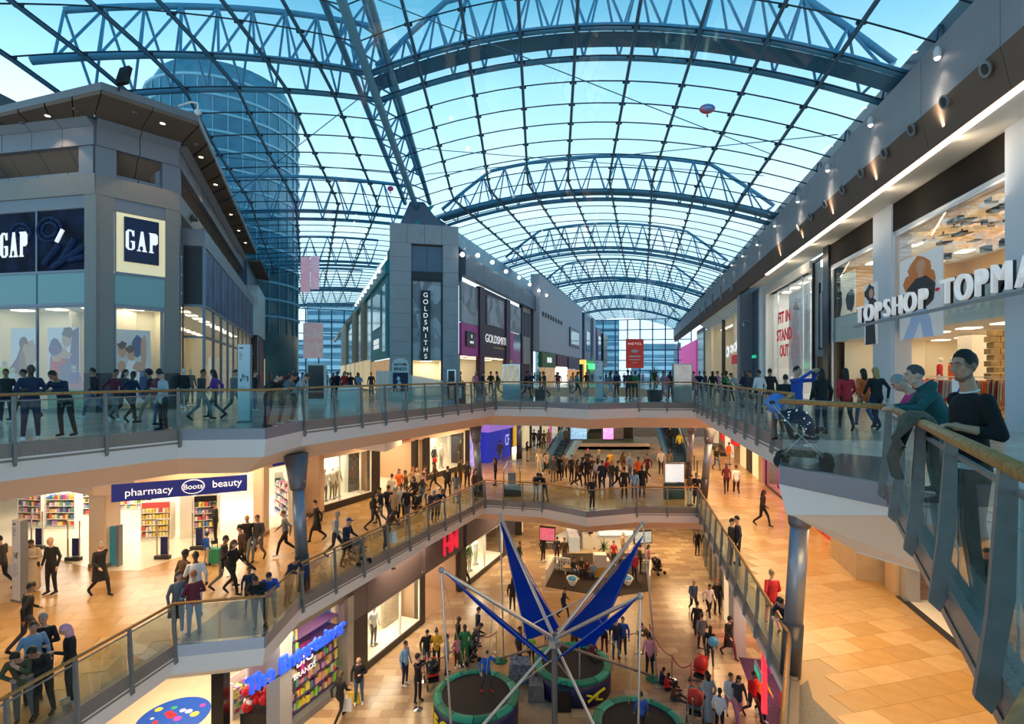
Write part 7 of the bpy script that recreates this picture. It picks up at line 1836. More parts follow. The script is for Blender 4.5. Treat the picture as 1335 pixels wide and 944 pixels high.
t, ch, R, hd, q = hero_obj(HG, 5.22, 6.25, .0, -112, [mat('skin_fair', (.62, .38, .28), .5), grn, mat('olive_trousers', (.10, .095, .07), .85, noise=.3, nscale=20), mat('cloth_black', PCOL['black'], .75), mat('skin_fair', (.62, .38, .28), .5), lp1], 'grey haired man in a dark teal hoodie leaning on the near wooden rail', mat('hair_greying', (.10, .09, .085), .8, noise=.4, nscale=80), 'people on the top level')
ring(R, -.06, .03, .182, .136, grn, 'hoodie_hem', ch)
person(5.62, 6.95, .0, 'L', -112, 'magenta_jumper', 'grey_trousers', 'short_grey', 'l', .98, 'behind the man in the teal hoodie', 'people on the top level')
RF = Fr.span(V2[13], V2[14])
if not inside(tuple((Vector(V2[13]) + Vector(V2[14])) / 2 + RF.n * .05), V2): RF.n = -RF.n
j = empty('draped_jacket', RF.pt(2.35, 0, 1.1), label='olive grey jacket draped over the near wooden rail between the two men', cat='jacket')
jm = mat('jacket_olive_grey', (.13, .12, .09), .9, noise=.4, nscale=14, bump=.3)
def drape(u0, u1, down_out, down_in, name, seed, th=.03):
 rr = random.Random(seed); b = MB(); nu, path = 9, []
 for z, w in ((1.15 - down_out, .13), (1.15 - down_out * .7, .17), (1.15 - down_out * .35, .12), (1.14, .07), (1.19, .03), (1.205, 0), (1.19, -.035), (1.13, -.07), (1.15 - down_in * .4, -.10), (1.15 - down_in, -.09)): path.append((z, w))
 vs = []
 for s in (0, 1):
  for i in range(nu):
   u = u0 + (u1 - u0) * i / (nu - 1)
   for k, (z, w) in enumerate(path):
    edge_ = math.sin(PI * i / (nu - 1)); sg = 1 if w > 0 else -1
    uu = (u0 + u1) / 2 + (u - (u0 + u1) / 2) * (1.0 + .35 * abs(k - 5) / 5 * (1 if k < 5 else .5))
    vs.append(RF.pt(uu, w + sg * (.02 * math.sin(i * 1.9 + k * .6) + s * th * edge_), z + (s * th * .6 * edge_ if 3 < k < 7 else 0) + (rr.uniform(-.02, .02) if k in (0, 9) else 0) - (.0 if k else .05 * edge_)))
 m = len(path); N = nu * m; fs = []
 for s in (0, 1):
  for i in range(nu - 1):
   for k in range(m - 1):
    q_ = (s * N + i * m + k, s * N + i * m + k + 1, s * N + (i + 1) * m + k + 1, s * N + (i + 1) * m + k); fs.append(q_)
 for i in range(nu - 1):
  for k in (0, m - 1): fs.append((i * m + k, (i + 1) * m + k, N + (i + 1) * m + k, N + i * m + k))
 for k in range(m - 1):
  for i in (0, nu - 1): fs.append((i * m + k, i * m + k + 1, N + i * m + k + 1, N + i * m + k))
 b.add(vs, fs); return b.build(name, jm, j, smooth=True)
drape(2.15, 2.62, .52, .30, 'jacket_body', 3, .05); drape(2.56, 2.74, .20, .42, 'sleeve', 5, .04)
b = MB(); b.tube([RF.pt(2.15, .07, 1.14), RF.pt(2.3, .05, 1.215), RF.pt(2.6, -.02, 1.23), RF.pt(2.85, -.06, 1.14)], .028, 8); b.build('collar', jm, j, smooth=True)
# ------------------------------------------------------------------ pushchairs
def pram(x, y, z, rz, hood, seat, label, spots=False, sc=1.0):
 t = empty('pushchair', (x, y, z), math.radians(rz), label=label, cat='pushchair'); t.scale = (sc,) * 3
 def ch(b, name, m_, sm=True):
  o = bpy.data.objects.new(name, b.mesh(name, m_, sm)); COL.objects.link(o); o.parent = t; return o
 alu = mat('pram_frame', (.5, .5, .52), .3, .8)
 for s in (-1, 1):
  b = MB(); b.tube([(s * .25, .42, 1.02), (s * .25, .10, .62), (s * .24, -.30, .18)], .013, 6); ch(b, 'frame_tube', alu)
  b = MB(); b.tube([(s * .25, .30, .16), (s * .25, -.02, .55)], .013, 6); ch(b, 'frame_tube', alu)
  for yy in (.30, -.34):
   b = MB(); b.lathe((s * .27, yy, .11), [(.02, -.02), (.11, -.02), (.11, .02), (.02, .02)], 16, (1, 0, 0)); w = ch(b, 'wheel', mat('rubber', (.02, .02, .02), .7), False)
 b = MB(); b.tube([(-.25, .42, 1.02), (-.2, .46, 1.06), (.2, .46, 1.06), (.25, .42, 1.02)], .018, 8); ch(b, 'handle', black)
 b = MB(); b.hexa([(-.21, -.20, .42), (.21, -.20, .42), (.21, .12, .38), (-.21, .12, .38), (-.21, -.24, .50), (.21, -.24, .50), (.21, .16, .46), (-.21, .16, .46)]); ch(b, 'seat', seat, False)
 b = MB(); b.hexa([(-.21, .10, .42), (.21, .10, .42), (.21, .16, .44), (-.21, .16, .44), (-.21, .26, .88), (.21, .26, .88), (.21, .32, .90), (-.21, .32, .90)]); ch(b, 'backrest', seat, False)
 n, m = 10, 6; vs = []; fs = []
 for s_, r in ((0, .33), (1, .315)):
  for i in range(m + 1):
   a = math.radians(-20 + 150 * i / m)
   for k in range(n + 1):
    t_ = PI * k / n; vs.append((.25 * math.cos(t_) * (r / .33), .12 - r * math.cos(a) * .95 * (.55 + .45 * math.sin(t_)), .56 + r * math.sin(a) * 1.05 * (.35 + .65 * math.sin(t_)) + .05))
 M_ = (m + 1) * (n + 1)
 for i in range(m):
  for k in range(n):
   q_ = (i * (n + 1) + k, i * (n + 1) + k + 1, (i + 1) * (n + 1) + k + 1, (i + 1) * (n + 1) + k); fs.append(q_); fs.append(tuple(v + M_ for v in reversed(q_)))
 b = MB(); b.add(vs, fs); ch(b, 'hood', hood)
 if spots:
  rr = random.Random(2)
  for k in range(60):
   v = Vector(vs[rr.randrange(M_)]) ; w_ = Vector(vs[rr.randrange(M_)]); v = v.lerp(w_, .08)
   b = MB(); c_ = Vector((0, .12, .6)); v = c_ + (v - c_) * 1.02; b.ball(v, .013, n=6, m=4); ch(b, 'spot', signwhite)
 b = MB(); b.box(-.20, .20, -.2, .24, .18, .30); ch(b, 'basket', mat('pram_basket', (.25, .22, .15), .8, noise=.8, nscale=20) if spots else black, False)
 b = MB(); b.tube([(-.22, -.2, .62), (-.15, -.32, .64), (.15, -.32, .64), (.22, -.2, .62)], .016, 6); ch(b, 'bumper_bar', black)
 return t
spot = mat('hood_navy', (.012, .02, .06), .8)
pram(4.98, 8.95, 0, 60, spot, spot, 'navy pushchair with white spotted hood behind the right glass bay', True, 1.05)
x, y = gp(466, 736, Z1); pram(x, y, Z1 + .01, 60, mat('stripe_grey', (.35, .36, .38), .8, col2=(.02, .02, .03), nscale=9, tex='wave', noise=.9), black, 'grey striped pushchair beside the man in the blue cap')
x, y = gp(330, 716, Z1); pram(x, y, Z1 + .01, 0, black, black, 'small black pushchair between the pair before the slim pillar', sc=.85)
x, y = gp(564, 893, Z0); pram(x, y, Z0 + .01, 20, black, redf, 'black pushchair with red trim beside the left trampoline')
x, y = gp(614, 862, Z0); pram(x, y, Z0 + .01, -60, black, black, 'black pushchair in front of the bending man', sc=.9)
x, y = gp(913, 888, Z0); pram(x, y, Z0 + .01, -40, redf, redf, 'red pushchair in the right aisle of the ground level')
x, y = gp(906, 936, Z0); pram(x, y, Z0 + .01, -20, redf, mat('pram_teal', (.05, .25, .35), .7), 'red pushchair with teal bag near the rope barrier')
x, y = gp(857, 748, Z0); pram(x, y, Z0 + .01, 30, black, black, 'black pushchair at the right end of the picket fence')
x, y = gp(543, 668, Z1); pram(x, y, Z1 + .01, -30, black, black, 'black pushchair in the walkway crowd', sc=.95)
# ------------------------------------------------------------------ bags, suitcase, balloons
def bag(x, y, z, w, h, m_, label, cat='bag', d=.14):
 t = empty('shopping_bag', (x, y, z), label=label, cat=cat)
 b = MB(); b.hexa([(x - w / 2, y - d / 2, z), (x + w / 2, y - d / 2, z), (x + w / 2, y + d / 2, z), (x - w / 2, y + d / 2, z), (x - w * .42, y - d * .2, z + h), (x + w * .42, y - d * .2, z + h), (x + w * .42, y + d * .2, z + h), (x - w * .42, y + d * .2, z + h)]); b.build('bag_body', m_, t)
 for s in (-1, 1):
  b = MB(); b.tube([(x - w * .2, y + s * d * .2, z + h), (x - w * .15, y + s * d * .1, z + h + .14), (x + w * .15, y + s * d * .1, z + h + .14), (x + w * .2, y + s * d * .2, z + h)], .008, 5); b.build('handle', m_, t)
 return t
x, y = gp(450, 938, Z0); bag(x + .05, y, Z0 + .32, .40, .42, mat('bag_white', (.8, .8, .8), .6), 'white carrier bag held by the woman in black by the toy window')
x, y = gp(463, 915, Z0); bag(x, y - .1, Z0 + .02, .42, .40, mat('bag_yellow', (.85, .62, .03), .6), 'yellow shopping bags standing at the feet of the man by the black post')
x, y = gp(513, 716, Z1); bag(x, y - .1, Z1 + .3, .30, .40, mat('bag_white', (.8, .8, .8), .6), 'white carrier bag hanging beside the woman in the brown coat')
x, y = gp(598, 655, Z1); bag(x, y, Z1 + .3, .30, .30, mat('bag_pink', (.8, .15, .4), .6), 'pink bag carried by the woman in the grey coat')
x, y = gp(2, 766, Z1); bag(x + .35, y, Z1 + .35, .25, .42, mat('bag_white', (.8, .8, .8), .6), 'pale carrier bag at the left edge of the middle level')
x, y = gp(226, 832, Z1); bag(x + .05, y, Z1 + .55, .34, .32, black, 'black tote bag on the arm of the woman in grey'); bag(x + .12, y + .1, Z1 + 1.0, .22, .28, mat('bag_skyblue', (.25, .5, .75), .6), 'sky blue shoulder bag of the woman in grey')
x, y = gp(280, 736, Z1)
t = empty('suitcase', (x, y, Z1), label='green hard suitcase beside the child in the blue coat', cat='suitcase')
gm = mat('suitcase_green', (.03, .35, .20), .4)
b = MB(); b.box(x - .22, x + .22, y - .12, y + .12, Z1 + .06, Z1 + .62); o = b.build('shell', gm, t); o.modifiers.new('b', 'BEVEL').width = .04
for k in range(4): b = MB(); b.box(x - .16 + k * .1, x - .13 + k * .1, y - .135, y - .12, Z1 + .1, Z1 + .58); b.build('rib', gm, t)
for s in (-1, 1): b = MB(); b.lathe((x + s * .17, y, Z1 + .03), [(.03, -.02), (.03, .02)], 8, (1, 0, 0)); b.build('wheel', black, t)
b = MB(); b.tube([(x - .1, y, Z1 + .6), (x - .1, y, Z1 + .95), (x + .1, y, Z1 + .95), (x + .1, y, Z1 + .6)], .012, 5); b.build('handle', black, t)
def balloon(p, r, m_, label, squash=1.0):
 t = empty('balloon', p, label=label, cat='balloon'); b = MB(); b.ball(p, r * 1.1, r * .8, r * squash, 16, 12); b.build('envelope', m_, t, smooth=True)
 b = MB(); b.tube([Vector(p) - Vector((0, 0, r * squash)), Vector(p) - Vector((0, 0, r * squash + .12))], .02, 5, [.02, .04]); b.build('knot', m_, t); return t
t = balloon(at(922, 142, 17.5), .24, mat('foil_multi', (.8, .12, .10), .25, .3, col2=(.1, .35, .7), nscale=6, tex='voronoi', noise=.9), 'multicoloured foil balloon stuck under the glass roof', .6)
balloon(at(509, 246, 30), .16, mat('foil_magenta', (.7, .03, .3), .3), 'small magenta balloon stuck under the left vault', .9)
balloon(at(1013, 526, 12.3), .24, mat('balloon_blue', (.08, .25, .7), .3), 'blue balloon held by the child beside the right glass bay')
x, y = gp(930, 884, Z0); balloon((x, y, Z0 + 1.45), .2, mat('balloon_sky', (.1, .5, .8), .3), 'sky blue balloon above the red pushchair')
# ------------------------------------------------------------------ bungee trampolines
gp1 = mat('pad_green', (.01, .20, .13), .45); gp2 = mat('pad_green_light', (.02, .32, .22), .45); matb = mat('trampoline_mat', (.012, .010, .014), .7, noise=.4, nscale=90); skirt = mat('skirt_navy', (.012, .015, .10), .5); yel = mat('skirt_yellow', (.85, .7, .02), .5)
def tramp(cx, cy, r, label, letters_=None, ang=-120):
 zt = Z0 + .9; t = empty('trampoline', (cx, cy, Z0), label=label, cat='trampoline', group='round green padded trampolines')
 b = MB(); b.lathe((cx, cy, zt - .02), [(.02, 0), (r * .82, 0), (r * .82, .02), (.02, .02)], 40); b.build('jumping_mat', matb, t)
 N = 12
 for k in range(N):
  b = MB(); a0 = 2 * PI * k / N + .01; a1 = 2 * PI * (k + 1) / N - .01; vs = []; fs = []; m = 5
  prof = [(r * .80, .02), (r * .84, .07), (r * .97, .07), (r * 1.01, .0), (r * .99, -.08)]
  for i in range(m):
   a = a0 + (a1 - a0) * i / (m - 1)
   for rr, h in prof: vs.append((cx + rr * math.cos(a), cy + rr * math.sin(a), zt + h))
  P_ = len(prof)
  for i in range(m - 1):
   for k2 in range(P_ - 1): fs.append((i * P_ + k2, (i + 1) * P_ + k2, (i + 1) * P_ + k2 + 1, i * P_ + k2 + 1))
  b.add(vs, fs); b.build('pad', gp1 if k % 2 else gp2, t, smooth=True)
 b = MB(); b.lathe((cx, cy, Z0 + .05), [(r * .985, 0), (r * .985, .80)], 40); b.build('skirt', skirt, t, smooth=True)
 for k in range(8):
  a = 2 * PI * k / 8; rod((cx + r * .9 * math.cos(a), cy + r * .9 * math.sin(a), Z0), (cx + r * .9 * math.cos(a), cy + r * .9 * math.sin(a), Z0 + .85), .03, steel, t, 'leg')
 if letters_:
  for i, chx in enumerate(letters_):
   a = math.radians(ang + i * 19); fr = Fr((cx + r * math.cos(a), cy + r * math.sin(a)), (-math.sin(a), math.cos(a)), (math.cos(a), math.sin(a)))
   text('letter', chx, fr, 0, Z0 + .42, .02, .62, yel, t, depth=.02, off=.02)
 return t
tramp(-1.26, 18.4, 1.5, 'left trampoline with a boy in blue bouncing on it', 'NEON', -168)
tramp(2.37, 20.4, 1.5, 'far trampoline behind the central mast', None)
tramp(4.10, 16.75, 1.5, 'right trampoline at the bottom of the photo')
p_ = Fr((2.37 + 1.5 * math.cos(-1.1), 20.4 + 1.5 * math.sin(-1.1)), (.89, .45), (.45, -.89))
t = empty('banner', p_.pt(0, .03, Z0 + .4), label='yellow running figure print on the far trampoline skirt', cat='print')
for a_, c_, r_ in (((-.35, .2), (.1, .42), .05), ((.1, .42), (.4, .5), .05), ((.1, .42), (.0, .2), .05), ((-.1, .32), (-.4, .45), .04), ((0, .2), (.3, .12), .04)):
 rod(p_.pt(a_[0], .03, Z0 + .1 + a_[1]), p_.pt(c_[0], .03, Z0 + .1 + c_[1]), r_, yel, t, 'print')
x0, y0 = -1.26, 18.4
person(x0 + .35, y0 + .1, Z0 + .90, 'J', 30, 'royal_top', 'charcoal_trousers', 'short_dark', 'l', .88, 'on the left trampoline', 'children on the trampolines', shoe='red')
person(4.05, 16.35, Z0 + .90, 'K', 175, 'blue_top', 'black_trousers', 'short_dark', 'm', .76, 'on the right trampoline', 'children on the trampolines')
person(3.2, 20.9, Z0 + .90, 'G', 20, 'maroon_top', 'black_trousers', 'short_dark', 'm', .74, 'on the far trampoline', 'children on the trampolines')
fm_ = mat('truss_silver', (.62, .60, .58), .28, .7); sailm = None
bf_ = empty('bungee_frame', (1.42, 17.9, Z0), label='silver bungee frame with a central mast and raised arms over the trampolines', cat='bungee frame')
hub = Vector((1.45, 17.75, -7.43))
rod((1.45, 17.75, Z0), hub + Vector((0, 0, .15)), .10, mat('mast_grey', (.22, .22, .24), .4, .5), bf_, 'mast', 12)
b = MB(); b.lathe(hub - Vector((0, 0, .15)), [(.1, -.1), (.22, -.08), (.22, .12), (.1, .16)], 12); b.build('hub', fm_, bf_)
tips = {'A': at(652, 672, 22.4), 'B': at(838, 683, 21.1), 'C': at(575, 743, 16.5), 'D': at(835, 777, 14.9)}
feet = {'A': (*gp(652, 862, Z0), Z0), 'B': (*gp(852, 886, Z0), Z0), 'C': (-1.95, 16.1, Z0), 'D': (3.35, 14.6, Z0)}
for k in 'ABCD':
 rod(hub, tips[k], .065, fm_, bf_, 'raised_arm', 8); rod(hub - Vector((0, 0, .12)), Vector(feet[k]) + Vector((0, 0, .12)), .05, mat('arm_dark', (.30, .28, .28), .35, .6) if k in 'AB' else fm_, bf_, 'lower_arm', 8)
 ft = Vector(feet[k]); rod(ft + Vector((.15, 0, .1)), tips[k], .035, fm_, bf_, 'upright', 7)
 b = MB(); b.lathe(ft, [(.32, 0), (.32, .06), (.12, .1)], 6); b.build('foot_pad', gp1, bf_)
 b = MB(); b.ball(tips[k], .10, n=8, m=6); b.build('pulley', steel, bf_)
for (a_, c_) in (('A', 'B'),):
 rod(hub.lerp(tips['A'], .10) + Vector((-.5, 0, .0)), hub.lerp(tips['B'], .4) + Vector((0, 0, -.2)), .025, fm_, bf_, 'brace')
for tx, ty in ((-1.26, 18.4), (2.37, 20.4), (4.1, 16.75)):
 for s in (-1, 1):
  k = min('ABCD', key=lambda k: (Vector((tx, ty)) - tips[k].xy).length)
  rod((tx + s * .35, ty, Z0 + 1.6), tips[k] if s < 0 else hub.lerp(tips[k], .55), .010, mat('bungee_cord', (.55, .5, .3), .6), bf_, 'cord', 4)
rod((2.5, 19.3, Z0), (2.5, 19.3, Z0 + 2.2), .03, fm_, bf_, 'brace'); rod((.2, 18.9, Z0 + .9), (1.45, 17.75, -8.1), .03, fm_, bf_, 'brace'); rod((2.3, 18.9, Z0 + .9), (1.45, 17.75, -8.1), .03, fm_, bf_, 'brace')
m_ = bpy.data.materials.new('sail_blue'); m_.use_nodes = True; nt_ = m_.node_tree; nt_.nodes.clear()
o_ = nt_.nodes.new('ShaderNodeOutputMaterial'); mx = nt_.nodes.new('ShaderNodeMixShader'); tr = nt_.nodes.new('ShaderNodeBsdfTransparent'); mx2 = nt_.nodes.new('ShaderNodeMixShader'); df = nt_.nodes.new('ShaderNodeBsdfDiffuse'); tl_ = nt_.nodes.new('ShaderNodeBsdfTranslucent')
tr.inputs[0].default_value = (.35, .5, 1, 1); df.inputs[0].default_value = (.008, .06, .52, 1); tl_.inputs[0].default_value = (.01, .08, .62, 1)
mx2.inputs[0].default_value = .4; mx.inputs[0].default_value = .80
nt_.links.new(df.outputs[0], mx2.inputs[1]); nt_.links.new(tl_.outputs[0], mx2.inputs[2]); nt_.links.new(tr.outputs[0], mx.inputs[1]); nt_.links.new(mx2.outputs[0], mx.inputs[2]); nt_.links.new(mx.outputs[0], o_.inputs[0])
sailm = m_
def sail(tip, p1, p2, label, side=None):
 t = empty('sail', tip, label=label, cat='sail', group='blue triangular sails of the bungee frame')
 tip = Vector(tip); p1 = Vector(p1); p2 = Vector(p2); n = 10; vs = []; fs = []
 nrm = (p1 - tip).cross(p2 - tip).normalized()
 for s in (0, 1):
  for i in range(n + 1):
   f = i / n
   for k in range(5):
    g = k / 4; p = tip.lerp(p1, f).lerp(tip.lerp(p2, f), g) + nrm * (.012 * s - .25 * math.sin(PI * g) * f * .5) - Vector((0, 0, .12 * math.sin(PI * f) * (abs(g - .5) * 2)))
    vs.append(p)
 M_ = (n + 1) * 5
 for s in (0, 1):
  for i in range(n):
   for k in range(4): fs.append(tuple(s * M_ + v for v in (i * 5 + k, i * 5 + k + 1, (i + 1) * 5 + k + 1, (i + 1) * 5 + k)))
 b = MB(); b.add(vs, fs); b.build('cloth', sailm, t, smooth=True)
 b = MB(); b.tube([tip, p1], .02, 5); b.build('hem', mat('sail_hem', (.05, .12, .5), .5), t); b = MB(); b.tube([tip, p2], .02, 5); b.build('hem', mat('sail_hem', (.05, .12, .5), .5), t)
sail(tips['A'] - Vector((0, 0, .25)), at(687, 834, 18.9), at(729, 818, 18.7), 'tall blue sail below the far left raised arm')
sail(tips['B'] - Vector((0, 0, .5)), at(735, 822, 18.6), at(775, 842, 19.2), 'tall blue sail below the far right raised arm')
sail(tips['C'] + Vector((.15, 0, -.1)), at(700, 852, 17.4), at(716, 864, 17.3), 'narrow blue sail below the near left raised arm')
sail(tips['D'] - Vector((.1, 0, .05)), at(722, 862, 17.2), at(765, 842, 17.4), 'narrow blue sail below the near right raised arm')
for (px, py_, w, d, h, m2, lab) in ((678, 888, .95, .5, .9, mat('crate_blue', (.03, .05, .12), .5, col2=(.3, .35, .45), nscale=9, noise=.8), 'dark blue equipment box beside the left trampoline'), (699, 912, .6, .5, .75, mat('bag_grey', (.22, .22, .24), .7, noise=.5, nscale=12), 'grey bag of gear by the mast'), (735, 925, .5, .4, .9, black, 'black gear stand behind the mast')):
 x, y = gp(px, py_, Z0); t = empty('equipment_box', (x, y, Z0), label=lab, cat='box')
 b = MB(); b.hexa([(x - w / 2, y - d / 2, Z0 + .01), (x + w / 2, y - d / 2, Z0 + .01), (x + w / 2, y + d / 2, Z0 + .01), (x - w / 2, y + d / 2, Z0 + .01), (x - w * .45, y - d * .45, Z0 + h * .85), (x + w * .45, y - d * .45, Z0 + h * .85), (x + w * .4, y + d * .4, Z0 + h), (x - w * .4, y + d * .4, Z0 + h)]); b.build('case', m2, t)
 b = MB(); b.tube([(x - .12, y, Z0 + h * .92), (x - .1, y, Z0 + h + .1), (x + .1, y, Z0 + h + .1), (x + .12, y, Z0 + h * .92)], .015, 5); b.build('handle', black, t)
ropem = mat('rope_red', (.35, .02, .03), .6)
def barrier(pts, label, rm=None):
 ps = [Vector((*gp(px, py_, Z0), Z0)) for px, py_ in pts]
 for i, p in enumerate(ps):
  t = empty('barrier_post', p, label='%s, %s post' % (label, ('first', 'second', 'third', 'fourth', 'fifth')[i]), cat='barrier post', group='chrome rope barrier posts')
  b = MB(); b.lathe(p, [(.17, 0), (.17, .02), (.03, .05), (.025, .95), (.035, .96), (.02, 1.0)], 12); b.build('stand', chrome, t, smooth=False)
  b = MB(); b.lathe(p + Vector((0, 0, .93)), [(.03, 0), (.03, .05)], 8); b.build('hook_ring', dark, t)
 for i in range(len(ps) - 1):
  a, c = ps[i], ps[i + 1]; b = MB(); b.tube([a.lerp(c, k / 8) + Vector((0, 0, .92 - .28 * math.sin(PI * k / 8))) for k in range(9)], .022, 6); b.build('barrier_rope', rm or ropem, smooth=True, label='dark red rope %s, span %s' % (label, ('one', 'two', 'three', 'four')[i]), cat='rope')
barrier([(545, 925), (553, 888), (600, 868)], 'of the barrier left of the trampolines')
barrier([(847, 842), (876, 886), (901, 897), (903, 948)], 'of the barrier right of the trampolines')
barrier([(795, 838), (832, 852)], 'of the short barrier behind the right sail')
barrier([(618, 848), (647, 852)], 'of the short barrier left of the first sail')
# ------------------------------------------------------------------ play kiosk with picket fence
KP = [gp(721, 743, Z0), gp(711, 765, Z0), gp(795, 779, Z0), gp(846, 771, Z0), gp(847, 746, Z0), gp(846, 722, Z0), gp(735, 722, Z0)]
b = MB(); b.prism(KP, Z0 + .001, Z0 + .03); b.build('carpet', mat('brown_carpet', (.05, .032, .022), .9, noise=.3, nscale=40), label='dark brown carpet in front of the play kiosk', cat='carpet')
b = MB(); b.prism([gp(700, 772, Z0), gp(795, 780, Z0), gp(850, 772, Z0), gp(850, 800, Z0), gp(850, 900, Z0), gp(640, 900, Z0), gp(650, 810, Z0)], Z0 + .001, Z0 + .012); b.build('wooden_deck', mat('deck_wood', (.52, .30, .13), .35, noise=.25, nscale=3), label='orange wood deck under the trampolines', cat='deck')
def picket(a, c, label):
 a = Vector(a); c = Vector(c); fr = Fr.span(tuple(a), tuple(c)); t = empty('picket_fence', (*((a + c) / 2), Z0), label=label, cat='fence')
 n = max(4, int(fr.L / .14))
 for k in range(n + 1): box_obj('picket', fr, fr.L * k / n - .035, fr.L * k / n + .035, Z0 + .04, Z0 + .78, -.02, .02, white, t)
 for z in (.15, .62): box_obj('fence_rail', fr, 0, fr.L, Z0 + z, Z0 + z + .07, -.04, -.02, white, t)
 box_obj('top_rail', fr, 0, fr.L, Z0 + .78, Z0 + .84, -.05, .05, white, t)
picket(gp(712, 762, Z0), gp(722, 743, Z0), 'left side of the white picket fence round the play kiosk')
picket(gp(722, 743, Z0), gp(743, 746, Z0), 'front left stretch of the white picket fence')
picket(gp(833, 748, Z0), gp(846, 748, Z0), 'short right stretch of the white picket fence')
picket(gp(847, 771, Z0), gp(848, 748, Z0), 'right side of the white picket fence by the black pushchair')
def zbox(name, x0, x1, y0, y1, z0, z1, m_, par=None, **kw):
 b = MB(); b.box(x0, x1, y0, y1, z0, z1); return b.build(name, m_, par, **kw)
x, y = gp(783, 751, Z0)
t = empty('plinth', (x, y, Z0), label='white and yellow plinth at the front of the play kiosk', cat='plinth')
zbox('lower_block', x - .45, x + .35, y - .3, y + .3, Z0 + .03, Z0 + .6, mat('plinth_yellow', (.75, .5, .08), .5), t); zbox('upper_block', x - .42, x + .32, y - .27, y + .27, Z0 + .6, Z0 + 1.35, white, t)
t = empty('bench', (*gp(762, 748, Z0), Z0), label='long low bench of the play kiosk with people on it', cat='bench'); x, y = gp(760, 748, Z0)
zbox('seat', x - 1.2, x + 1.0, y - .25, y + .25, Z0 + .38, Z0 + .45, mat('tan_wood', (.5, .33, .18), .5), t)
for s in (-1.1, .85): zbox('leg', x + s, x + s + .06, y - .2, y + .2, Z0, Z0 + .38, white, t)
for (px, py_, lab) in ((746, 763, 'left'), (818, 762, 'right')):
 x, y = gp(px, py_, Z0); t = empty('toy_boat', (x, y, Z0 + .03), label='white toy boat with blue cushion on the %s of the brown carpet' % lab, cat='toy boat')
 b = MB(); vs = []; fs = []; n = 12
 for rr, h in ((.15, .0), (.34, .38), (.30, .40), (.12, .1)):
  for k in range(n):
   a = 2 * PI * k / n; vs.append((x + rr * math.cos(a), y + rr * math.sin(a) * 1.5 - (.25 * rr if math.sin(a) < -.9 else 0), Z0 + .03 + h))
 for i in range(3):
  for k in range(n): fs.append((i * n + k, i * n + (k + 1) % n, (i + 1) * n + (k + 1) % n, (i + 1) * n + k))
 fs.append(tuple(range(n))); b.add(vs, fs); b.build('hull', white, t, smooth=True)
 b = MB(); b.ball((x, y, Z0 + .38), .24, .34, .10); b.build('cushion', mat('cushion_blue', (.03, .3, .65), .6), t, smooth=True)
def plant(x, y, z, h, potm, label, s=1.0, trunk=.5, n=46, seed=1):
 t = empty('potted_palm', (x, y, z), label=label, cat='plant'); rr = random.Random(seed)
 b = MB(); b.hexa([(x - .28 * s, y - .28 * s, z), (x + .28 * s, y - .28 * s, z), (x + .28 * s, y + .28 * s, z), (x - .28 * s, y + .28 * s, z), (x - .33 * s, y - .33 * s, z + .62 * s), (x + .33 * s, y - .33 * s, z + .62 * s), (x + .33 * s, y + .33 * s, z + .62 * s), (x - .33 * s, y + .33 * s, z + .62 * s)]); b.build('pot', potm, t)
 b = MB(); b.tube([(x, y, z + .6 * s), (x + .03, y, z + .6 * s + trunk)], .05 * s, 7); b.build('trunk', mat('palm_trunk', (.18, .12, .07), .8), t)
 lf = [mat('leaf_%d' % k, c, .5) for k, c in enumerate(((.04, .12, .03), (.07, .17, .04), (.03, .08, .03)))]
 top = Vector((x, y, z + .6 * s + trunk))
 for k in range(n):
  a = rr.uniform(0, 2 * PI); el = rr.uniform(-.25, 1.35); L = h * rr.uniform(.7, 1.05); wd = .035 * s
  d = Vector((math.cos(a) * math.cos(el), math.sin(a) * math.cos(el), math.sin(el))); sd = Vector((-math.sin(a), math.cos(a), 0)); b = MB(); vs = []
  for i in range(5):
   f = i / 4; p = top + d * L * f - Vector((0, 0, .45 * L * f * f * math.cos(el))); w = wd * (1 - f * .85); vs += [p - sd * w, p + sd * w + Vector((0, 0, .004))]
  b.add(vs, [(2 * i, 2 * i + 1, 2 * i + 3, 2 * i + 2) for i in range(4)]); b.build('leaf', lf[k % 3], t)
x, y = gp(787, 742, Z0); plant(x, y, Z0, .8, white, 'bushy green palm beside the plinth of the play kiosk', 1.0, .7, 60, 3)
x, y = gp(704, 521, 0); plant(x, y, 0, 1.1, mat('planter_dark', (.07, .07, .08), .5), 'left potted palm in a dark planter on the far top walkway', 1.0, .5, 50, 4)
x, y = gp(853, 523, 0); plant(x, y, 0, 1.15, mat('planter_dark', (.07, .07, .08), .5), 'right potted palm in a dark planter before the glass end wall', 1.05, .6, 56, 5)
kx, ky = gp(790, 716, Z0)
t = empty('kiosk', (kx, ky, Z0), label='white and red counter of the play kiosk under the middle balcony', cat='kiosk')
zbox('counter', kx - 1.6, kx + 1.6, ky, ky + .6, Z0, Z0 + 1.0, white, t); zbox('counter', kx - 2.6, kx - 1.9, ky - .6, ky + 1.5, Z0, Z0 + 1.0, mat('kiosk_pale', (.55, .62, .66), .4, emit=.2), t)
zbox('sign_board', kx - 2.5, kx - 1.5, ky + 1.2, ky + 1.3, Z0 + 1.2, Z0 + 2.2, signwhite, t); zbox('sign_red', kx - 2.5, kx - 1.6, ky + 1.1, ky + 1.2, Z0 + 1.2, Z0 + 1.6, rdm, t); zbox('display_top', kx - .5, kx + 2.5, ky - .2, ky + .5, Z0 + 1.0, Z0 + 1.15, mat('kiosk_glow', (.6, .75, .8), .4, emit=.6), t)
b = MB(); 
